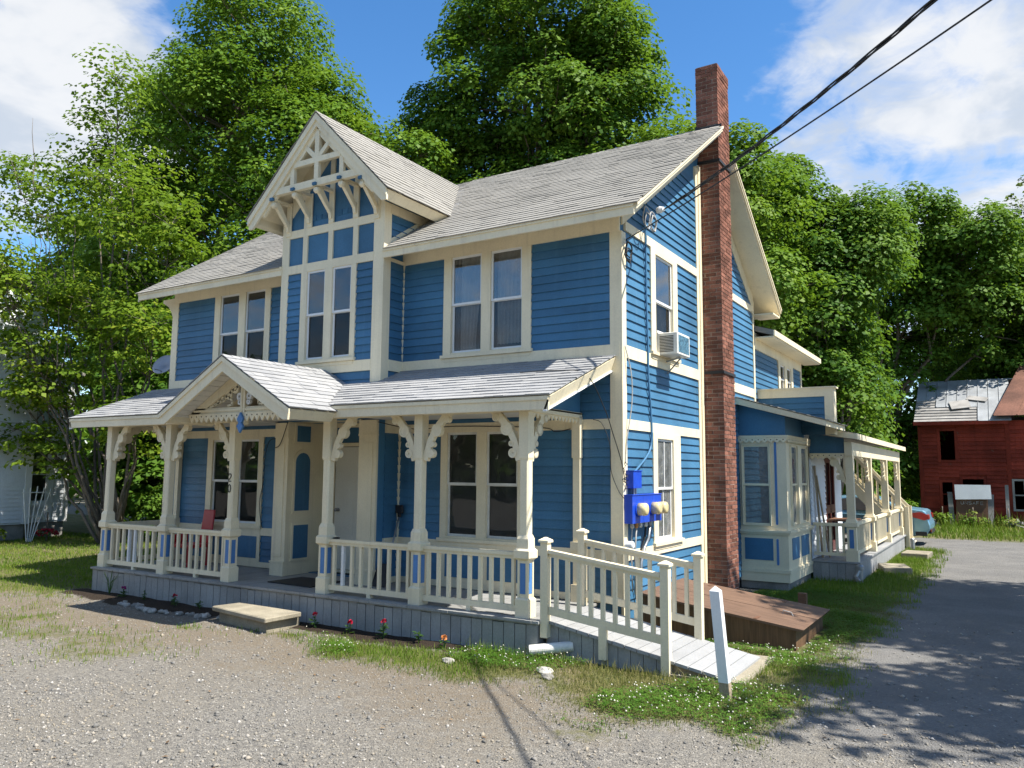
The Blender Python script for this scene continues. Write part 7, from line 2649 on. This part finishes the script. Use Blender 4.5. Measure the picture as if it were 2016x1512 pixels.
# bushes and weeds one can tell apart
def bush(label, base, lobes, mat, seed, size=0.10, petal=None, name='bush'):
    t = tree(name, label, base, lobes, size, mat, 0.03, seed, nleaf=26, dens=2.2, fork=base[2] + 0.12, cr=(0.14, 0.3), twigs=False, cat='bush', down=-0.9, shell=0.7)
    if petal:
        rg = np.random.default_rng(seed)
        n = 60
        C, R = lobes[0]
        d = rg.normal(size=(n, 3))
        d /= np.linalg.norm(d, axis=1)[:, None]
        d[:, 2] = np.abs(d[:, 2])
        p = np.array(C) + d * np.array(R) - np.array(base)
        me = np_mesh('blossom', (OCT[None] * 0.04 + p[:, None, :]).reshape(-1, 3), (OF[None] + (np.arange(n) * 6)[:, None, None]).reshape(-1, 3), None, M[petal])
        link('blossom', me, M[petal], t, base)
    return t
bush('low yellow-green bush by the foundation of the white house', (-19.2, 1.5, 0), [((-19.2, 1.5, 0.3), (0.4, 0.5, 0.35))], 'leaf_young', 121)
bush('red-flowered bush beneath the trellis of the white house', (-19.3, 3.05, 0), [((-19.3, 3.05, 0.16), (0.3, 0.3, 0.16))], 'plant', 122, 0.06, 'petal_red')
bush('rounded dark bush between the white house and the porch', (-16.4, 4.6, 0), [((-16.4, 4.6, 0.8), (1.1, 0.8, 0.8)), ((-14.8, 4.8, 0.6), (0.9, 0.7, 0.6))], 'leaf_dark', 123)
bush('tall weeds in front of the barn sign, left of it', (2.0, 27.9, 0), [((2.0, 27.9, 0.26), (0.35, 0.3, 0.3))], 'grass', 124)
bush('clump of tall weeds before the dark hand-lettered board', (3.1, 27.6, 0), [((3.1, 27.6, 0.26), (0.5, 0.3, 0.28))], 'grass', 125)
bush('clump of tall weeds right of the dark hand-lettered board', (4.3, 27.5, 0), [((4.3, 27.5, 0.22), (0.4, 0.3, 0.25))], 'grass', 126)
bush('leafy shrub at the barn corner above the pale blue car', (1.0, 26.8, 0), [((0.7, 27.2, 0.6), (0.4, 0.4, 0.6)), ((-0.4, 26.0, 1.0), (0.7, 0.6, 0.9))], 'leaf_maple', 127, 0.14)


def woodland(name, x0, x1, y0, y1, z1, n, size, seed):
    rg = np.random.default_rng(seed)
    x = rg.uniform(x0, x1, n)
    y = rg.uniform(y0, y1, n)
    top_ = z1 * (0.72 + 0.28 * np.sin(x * 0.31 + 1.3 * np.sin(x * 0.11)) + 0.1 * np.sin(x * 1.1))
    z = top_ * (1 - rg.random(n) ** 1.4)
    Nn = rg.normal(0, 0.6, (n, 3)) + np.array([0, 0, 0.6])
    Nn /= np.linalg.norm(Nn, axis=1)[:, None]
    me = leaf_mesh(name, np.stack([x, y, z], -1), Nn, rg.random(n), size, rg, M['leaf_dark'])
    return link(name, me, M['leaf_dark'], None, (0, 0, 0), 'stuff')
woodland('far_woods', -85, 45, 46, 58, 11.0, 26000, 0.95, 201)
woodland('far_woods', -150, -38, 16, 34, 10.0, 9000, 1.2, 203)
woodland('woods_across_the_road', -70, 70, -48, -38, 12.0, 9000, 1.5, 202)

# ================================================================== BARN
BN = thing('barn', 'derelict dark red wooden barn with a broken tin roof and open windows', 'barn', (3.5, 31.0, 0))
FBn = Frame('front', 29.0)
mb = MB()
wall_cells(FBn, mb, 1.16, 9.5, 0.0, 4.35, [(1.97, 2.52, 2.72, 3.96), (1.98, 2.36, 0.8, 1.78), (2.74, 3.50, 0.3, 1.92), (4.56, 5.3, 0.70, 1.88)], -0.15, 0.0)
mb.box(1.16, 1.30, 29.15, 36.0, 0.0, 4.35)
mb.box(9.36, 9.5, 29.15, 36.0, 0.0, 4.35)
mb.box(1.3, 9.36, 35.85, 36.0, 0.0, 4.35)
mb.box(1.3, 9.36, 29.2, 35.8, 2.2, 2.3)
mb.prism([(29.15, 4.35), (36.0, 4.35), (32.5, 6.30)], lambda u, v, t: (t, u, v), 1.16, 1.30)
BW = mb.build('wall', M['barn_red'], BN)
for (u0, u1, z0, z1) in ((1.28, 1.86, 0.35, 4.2), (2.62, 4.36, 2.1, 4.2), (1.86, 2.62, 2.0, 2.62), (3.62, 4.36, 0.3, 2.1), (4.52, 9.3, 2.0, 4.3), (5.45, 9.3, 0.2, 2.0)):
    clap(FBn, u0, u1, z0, z1, BW, mat='barn_red', exp=0.17, butt=0.04)
for (u0, u1, z0, z1) in ((1.14, 1.28, 0.2, 4.25), (4.36, 4.52, 0.3, 4.3), (1.16, 4.36, 4.16, 4.36), (1.86, 1.97, 2.62, 4.06), (2.52, 2.62, 2.62, 4.06), (1.97, 2.52, 3.96, 4.06), (1.97, 2.52, 2.62, 2.72), (1.88, 1.98, 0.7, 1.88), (2.36, 2.46, 0.7, 1.88), (1.98, 2.36, 1.78, 1.88), (2.64, 2.74, 0.3, 2.02), (3.50, 3.6, 0.3, 2.02), (2.74, 3.5, 1.92, 2.02)):
    plain(FBn, 'trim_board', u0, u1, z0, z1, 0.0, 0.04, 'barn_red', BN)
wn_ = MB()
for a, b, c, d in ((4.50, 4.58, 0.64, 1.94), (5.28, 5.36, 0.64, 1.94), (4.58, 5.28, 1.86, 1.94), (4.58, 5.28, 0.64, 0.72), (4.58, 5.28, 1.26, 1.31), (4.90, 4.94, 0.72, 1.86)):
    FBn.box(wn_, a, b, c, d, 0.0, 0.05)
bw_ = wn_.build('window', M['wood_grey'], BN)
wn_ = MB()
for a, b, c, d in ((1.98, 2.36, 1.25, 1.30), (2.15, 2.18, 0.8, 1.25)):
    FBn.box(wn_, a, b, c, d, -0.06, -0.02)
wn_.build('window', M['barn_red'], BN)
def bnz(y):
    return 4.36 + (y - 28.7) * (6.45 - 4.36) / (32.5 - 28.7)
# purlins showing where the tin has gone
for k in range(15):
    y = 28.75 + k * 0.25
    m_ = MB()
    m_.hexa([(1.02, y, bnz(y) - 0.05), (4.6, y, bnz(y) - 0.05), (4.6, y + 0.17, bnz(y + 0.17) - 0.05), (1.02, y + 0.17, bnz(y + 0.17) - 0.05), (1.02, y, bnz(y) - 0.02), (4.6, y, bnz(y) - 0.02), (4.6, y + 0.17, bnz(y + 0.17) - 0.02), (1.02, y + 0.17, bnz(y + 0.17) - 0.02)])
    m_.build('roof_board', M['wood_grey'], BN)
m_ = MB()
m_.hexa([(1.02, 32.5, 6.42), (5.0, 32.5, 6.42), (5.0, 36.4, 4.3), (1.02, 36.4, 4.3), (1.02, 32.5, 6.46), (5.0, 32.5, 6.46), (5.0, 36.4, 4.34), (1.02, 36.4, 4.34)])
m_.build('rear_roof', M['tin'], BN)
for k in range(9):
    x0 = 1.02 + k * 0.40
    x1 = x0 + 0.40
    ys_ = {0: 30.6, 1: 30.6, 2: 29.95, 3: 29.95, 4: 29.95, 5: 29.9}.get(k, 28.66)
    m_ = MB()
    m_.hexa([(x0, ys_, bnz(ys_)), (x1 - 0.005, ys_, bnz(ys_)), (x1 - 0.005, 32.52, bnz(32.52)), (x0, 32.52, bnz(32.52)), (x0, ys_, bnz(ys_) + 0.01), (x1 - 0.005, ys_, bnz(ys_) + 0.01), (x1 - 0.005, 32.52, bnz(32.52) + 0.01), (x0, 32.52, bnz(32.52) + 0.01)])
    m_.hexa([(x0, ys_, bnz(ys_) + 0.01), (x0 + 0.03, ys_, bnz(ys_) + 0.01), (x0 + 0.03, 32.52, bnz(32.52) + 0.01), (x0, 32.52, bnz(32.52) + 0.01), (x0, ys_, bnz(ys_) + 0.045), (x0 + 0.03, ys_, bnz(ys_) + 0.045), (x0 + 0.03, 32.52, bnz(32.52) + 0.045), (x0, 32.52, bnz(32.52) + 0.045)])
    m_.build('roof_panel', M['tin'], BN)
m_ = MB()
for (x, y, w_, h_, r_) in ((2.75, 30.0, 0.75, 0.7, 0.2), (3.4, 30.5, 0.8, 0.35, -0.35)):
    c, s = math.cos(r_), math.sin(r_)
    q = [(x + a * c - b * s, y + a * s + b * c) for a, b in ((-w_ / 2, -h_ / 2), (w_ / 2, -h_ / 2), (w_ / 2, h_ / 2), (-w_ / 2, h_ / 2))]
    m_.add([(a, b, bnz(b) + 0.06) for a, b in q] + [(a, b, bnz(b) + 0.09) for a, b in q], [(3, 2, 1, 0), (4, 5, 6, 7), (0, 1, 5, 4), (1, 2, 6, 5), (2, 3, 7, 6), (3, 0, 4, 7)])
m_.build('loose_panel', M['wood_grey'], BN)
plain(FBn, 'eave_board', 1.0, 4.5, 4.2, 4.36, 0.26, 0.31, 'barn_red', BN)
def rbz(y):
    return 4.52 + (y - 28.6) * (7.17 - 4.52) / (33.0 - 28.6)
for k in range(7):
    x0 = 3.98 + k * 0.82
    x1 = x0 + 0.82
    sh = 0.27
    m_ = MB()
    A = lambda x, y, q: (x + (y - 28.6) * sh * (1 if k == 0 else 1), y, rbz(y) + q)
    m_.hexa([A(x0, 28.6, 0), A(x1 - 0.01, 28.6, 0), A(x1 - 0.01, 33.6, 0), A(x0, 33.6, 0), A(x0, 28.6, 0.02), A(x1 - 0.01, 28.6, 0.02), A(x1 - 0.01, 33.6, 0.02), A(x0, 33.6, 0.02)])
    m_.hexa([A(x0, 28.6, 0.02), A(x0 + 0.03, 28.6, 0.02), A(x0 + 0.03, 33.6, 0.02), A(x0, 33.6, 0.02), A(x0, 28.6, 0.05), A(x0 + 0.03, 28.6, 0.05), A(x0 + 0.03, 33.6, 0.05), A(x0, 33.6, 0.05)])
    m_.build('rusty_panel', M['rust'], BN)
mb = MB()
mb.box(4.7, 9.4, 29.2, 35.0, 4.3, 4.5)
mb.build('loft_floor', M['dark'], BN)
# boards and sign leaning on the barn
sg = thing('hand_lettered_board', 'dark brown board with faded painted letters leaning against the barn', 'sign', (3.05, 28.35, 0.0))
m_ = MB()
m_.hexa([(2.45, 28.28, 0.1), (3.60, 28.28, 0.1), (3.60, 28.31, 0.1), (2.45, 28.31, 0.1), (2.50, 28.42, 1.10), (3.62, 28.42, 1.10), (3.62, 28.45, 1.10), (2.50, 28.45, 1.10)])
m_.build('board', M['bulkhead'], sg)
m_ = MB()
strokes(m_, 'UNSAFE', 2.66, 0.89, 0.115, 0.095, 0.045, lambda u, v: (u, 28.272 + (v - 0.1) * 0.14, v), 0.011, n=4)
m_.build('lettering', M['chalk'], sg)
m_ = MB()
m_.hexa([(2.47, 28.36, 1.08), (3.76, 28.36, 1.12), (3.76, 28.39, 1.12), (2.47, 28.39, 1.08), (2.45, 28.46, 1.69), (3.74, 28.46, 1.69), (3.74, 28.49, 1.69), (2.45, 28.49, 1.69)])
tag(m_.build('plywood_sheet', M['siding_white'], None, (3.1, 28.4, 1.08)), 'blank pale grey sheet propped on top of the lettered board', 'sheet')
for (x, dx, z1, w_, lb) in ((2.36, -0.10, 1.38, 0.13, 'grey weathered plank leaning left of the lettered board'), (3.72, 0.10, 1.30, 0.16, 'grey weathered plank leaning just right of the lettered board'), (4.33, 0.0, 1.70, 0.09, 'narrow grey plank standing upright near the barn corner board')):
    m_ = MB()
    m_.hexa([(x - w_, 28.28, 0.0), (x + w_ * 0.4, 28.28, 0.0), (x + w_ * 0.4, 28.31, 0.0), (x - w_, 28.31, 0.0), (x - w_ - dx * 0 + dx * 0.6, 28.60, z1), (x + w_ * 0.4 + dx * 0.6, 28.60, z1), (x + w_ * 0.4 + dx * 0.6, 28.63, z1), (x - w_ + dx * 0.6, 28.63, z1)])
    tag(m_.build('weathered_plank', M['wood_grey'], None, (x, 28.3, 0)), lb, 'plank', 'planks leaning on the barn')
m_ = MB()
rg = random.Random(5)
for k in range(40):
    c = (4.9 + rg.uniform(-0.6, 1.4), 27.4 + rg.uniform(-0.4, 0.4), rg.uniform(0.0, 0.28))
    a = Vector((rg.uniform(-1, 1), rg.uniform(-1, 1), rg.uniform(-0.3, 0.3))).normalized() * rg.uniform(0.12, 0.35)
    m_.beam(Vector(c) - a, Vector(c) + a, rg.uniform(0.04, 0.12), rg.uniform(0.03, 0.08), (0, 0, 1), rg.random())
o_ = m_.build('rubble_pile', M['wood_grey'], None, (4.9, 27.4, 0))
tag(o_, 'heap of broken boards and rubble in the weeds at the right edge', 'rubble')
m_ = MB()
m_.box(1.05, 1.9, 27.5, 27.9, 0.02, 0.14)
m_.box(1.2, 1.75, 27.55, 27.85, 0.14, 0.26)
m_.box(0.95, 1.5, 27.3, 27.5, 0.0, 0.10)
tag(m_.build('stacked_blocks', M['stone'], None, (1.4, 27.6, 0)), 'pile of grey blocks in the weeds at the left foot of the barn', 'blocks')

# ================================================================== CAR
CR = thing('parked_car', 'pale blue saloon car parked behind the side porch with only its tail showing', 'car', (0.0, 18.0, 0))
prof = [(-2.3, 0.42), (-2.32, 0.62), (-2.2, 0.78), (-1.3, 0.92), (-0.55, 1.34), (0.25, 1.43), (0.95, 1.36), (1.62, 1.08), (2.12, 1.03), (2.20, 0.98), (2.24, 0.80), (2.30, 0.62), (2.30, 0.50), (2.18, 0.30), (1.75, 0.25), (-1.9, 0.25)]
def section(s, zf=1.0):
    out = []
    for x, z in prof:
        inset = 0.0 if z < 0.95 else (z - 0.95) * 0.45
        rx = x
        out.append((rx, s * (0.88 - inset - (0.05 if z < 0.4 else 0)), z))
    return out
L_, R2_ = section(-1), section(1)
Lb = [(x * 0.985, y * 0.90, z * 0.99 + 0.006) for x, y, z in L_]
m_ = MB()
n = len(prof)
rows = [[(x * 0.97, -0.55 * (1 if z < 0.95 else 0.8), z + (0.03 if z > 0.9 else 0)) for x, z in prof], None]
A_ = L_
m_.add([(x, 18.0 + y, z) for x, y, z in L_] + [(x * 1.012, 18.0, z + (0.035 if z > 0.9 else 0.0)) for x, z in prof] + [(x, 18.0 + y, z) for x, y, z in R2_],
       [(i, (i + 1) % n, n + (i + 1) % n, n + i) for i in range(n)] + [(n + i, n + (i + 1) % n, 2 * n + (i + 1) % n, 2 * n + i) for i in range(n)] + [tuple(range(n))[::-1], tuple(range(2 * n, 3 * n))])
m_.build('body', M['car_paint'], CR, bevel=0.03)
m_ = MB()
for s in (-1, 1):
    q = [(-1.05, 0.97), (-0.48, 1.29), (0.25, 1.37), (0.9, 1.31), (1.42, 1.07), (1.30, 1.0)]
    m_.add([(x, 18.0 + s * (0.885 - (z - 0.95) * 0.45 + 0.004), z) for x, z in q] + [(x, 18.0 + s * (0.885 - (z - 0.95) * 0.45 - 0.02), z) for x, z in q], [tuple(range(6)), tuple(range(6, 12))[::-1]] + [(i, (i + 1) % 6, 6 + (i + 1) % 6, 6 + i) for i in range(6)])
m_.add([(1.0, 17.5, 1.365), (1.60, 17.35, 1.105), (1.60, 18.65, 1.105), (1.0, 18.5, 1.365), (1.02, 17.52, 1.40), (1.64, 17.37, 1.13), (1.64, 18.63, 1.13), (1.02, 18.48, 1.40)], [(3, 2, 1, 0), (4, 5, 6, 7), (0, 1, 5, 4), (1, 2, 6, 5), (2, 3, 7, 6), (3, 0, 4, 7)])
m_.build('window', M['black'], CR)
for s in (-1, 1):
    m_ = MB()
    y0, y1 = 18.0 + s * 0.90, 18.0 + s * 0.45
    m_.prism([(1.72, 0.93), (2.05, 0.98), (2.26, 0.90), (2.275, 0.78), (2.15, 0.74), (1.86, 0.82)], lambda u, v, t: (u, t, v), y0, y1)
    m_.build('tail_light', M['car_red'], CR)
for x in (-1.4, 1.42):
    for s in (-1, 1):
        m_ = MB()
        m_.lathe([(0.20, -0.10), (0.31, -0.10), (0.33, -0.06), (0.33, 0.06), (0.31, 0.10), (0.20, 0.10)], (x, 18.0 + s * 0.80, 0.33), (0, 1, 0), 20)
        w_ = m_.build('wheel', M['tyre'], CR)
        m_ = MB()
        m_.lathe([(0.20, -0.07), (0.20, 0.07), (0.05, 0.105)], (x, 18.0 + s * 0.80, 0.33), (0, s, 0), 14)
        m_.build('rim', M['metal_grey'], w_)
m_ = MB()
m_.box(2.16, 2.31, 17.35, 18.65, 0.34, 0.44)
m_.box(1.9, 2.2, 17.14, 17.35, 0.28, 0.40)
m_.build('bumper_trim', M['black'], CR)
m_ = MB()
m_.box(2.29, 2.315, 17.3, 17.42, 0.40, 0.46)
m_.build('reflector', M['car_red'], CR)

# ================================================================== NEIGHBOUR HOUSE
NH = thing('white_house', 'white clapboard house at the far left behind the young maple', 'house', (-26.0, -1.0, 0))
FN = Frame('right', -20.0)
FN2 = Frame('right', -20.5)
mb = MB()
mb.box(-30, -20.0, -8.0, 2.88, 0.45, 7.2)
wall_cells(FN2, mb, 2.88, 4.25, 0.45, 5.0, [(3.02, 3.60, 1.05, 2.72)], -0.2, 0.0)
mb.box(-28, -20.7, 4.15, 4.25, 0.45, 5.0)
mb.box(-28, -27.9, 2.88, 4.15, 0.45, 5.0)
NW = mb.build('wall', M['siding_white'], NH)
mb = MB()
for i in range(58):
    z = 0.5 + i * 0.115
    for (fr, u0, u1) in ((FN, -8.0, 2.70), (FN2, 3.80, 4.1)):
        pts = [(0.001, 0), (0.026, 0), (0.006, 0.12), (0.001, 0.12)]
        if fr is FN2 and z > 4.8:
            continue
        vs = [fr.p(u0, z + q[1], q[0]) for q in pts] + [fr.p(u1, z + q[1], q[0]) for q in pts]
        mb.add(vs, [(3, 2, 1, 0), (4, 5, 6, 7), (0, 1, 5, 4), (1, 2, 6, 5), (2, 3, 7, 6), (3, 0, 4, 7)])
mb.build('clapboards', M['siding_white'], NW, kind='stuff')
trims('corner_board', FN, [(2.70, 2.88, 0.45, 7.2, 0.035)], 'white', parent=NH)
trims('trim_board', FN2, [(2.90, 3.02, 0.9, 2.9, 0.04), (3.60, 3.78, 0.5, 5.0, 0.04), (3.02, 3.60, 2.72, 2.9, 0.04), (3.02, 3.60, 0.9, 1.05, 0.05), (4.1, 4.25, 0.45, 5.0, 0.04)], 'white', parent=NH)
window(FN2, [(3.03, 3.59)], 1.06, 2.71, (3.02, 3.60), (1.05, 2.72), NH, sill=False, cm='white')
plain(FN2, 'panel', 3.04, 3.58, 0.55, 0.85, 0.0, 0.02, 'white', NH)
mb = MB()
mb.box(-29.9, -20.08, -7.9, 2.8, 0.0, 0.45)
mb.box(-27.9, -20.58, 2.8, 4.2, 0.0, 0.45)
mb.build('foundation', M['stone'], NH)
mb = MB()
slab(mb, [(-30.4, -8.4, 7.2), (-19.9, -8.4, 7.2), (-19.9, -2.5, 9.8), (-30.4, -2.5, 9.8)], 0.15)
slab(mb, [(-30.4, 3.2, 7.2), (-19.9, 3.2, 7.2), (-19.9, -2.5, 9.8), (-30.4, -2.5, 9.8)], 0.15)
slab(mb, [(-28.2, 2.9, 5.5), (-20.2, 2.9, 5.5), (-20.2, 4.5, 5.0), (-28.2, 4.5, 5.0)], 0.12)
mb.build('roof', M['shingle_old'], NH)
tr = thing('trellis', 'white fan-shaped garden trellis before the window of the white house', 'trellis', (-19.2, 2.55, 0))
for k in range(5):
    t = (k - 2) / 2
    m_ = MB()
    m_.beam((-19.2, 2.52 + t * 0.07, 0.0), (-19.2, 2.66 + t * 0.38, 1.55 - abs(t) * 0.08), 0.02, 0.022, (1, 0, 0))
    m_.build('slat', M['white'], tr)
for z, w_ in ((0.72, 0.21), (1.05, 0.29), (1.38, 0.36)):
    m_ = MB()
    m_.box(-19.185, -19.17, 2.6 - w_, 2.62 + w_, z - 0.012, z + 0.012)
    m_.build('crossbar', M['white'], tr)
print('clapboards', NCLAP[0], 'leaves', NLEAF[0])
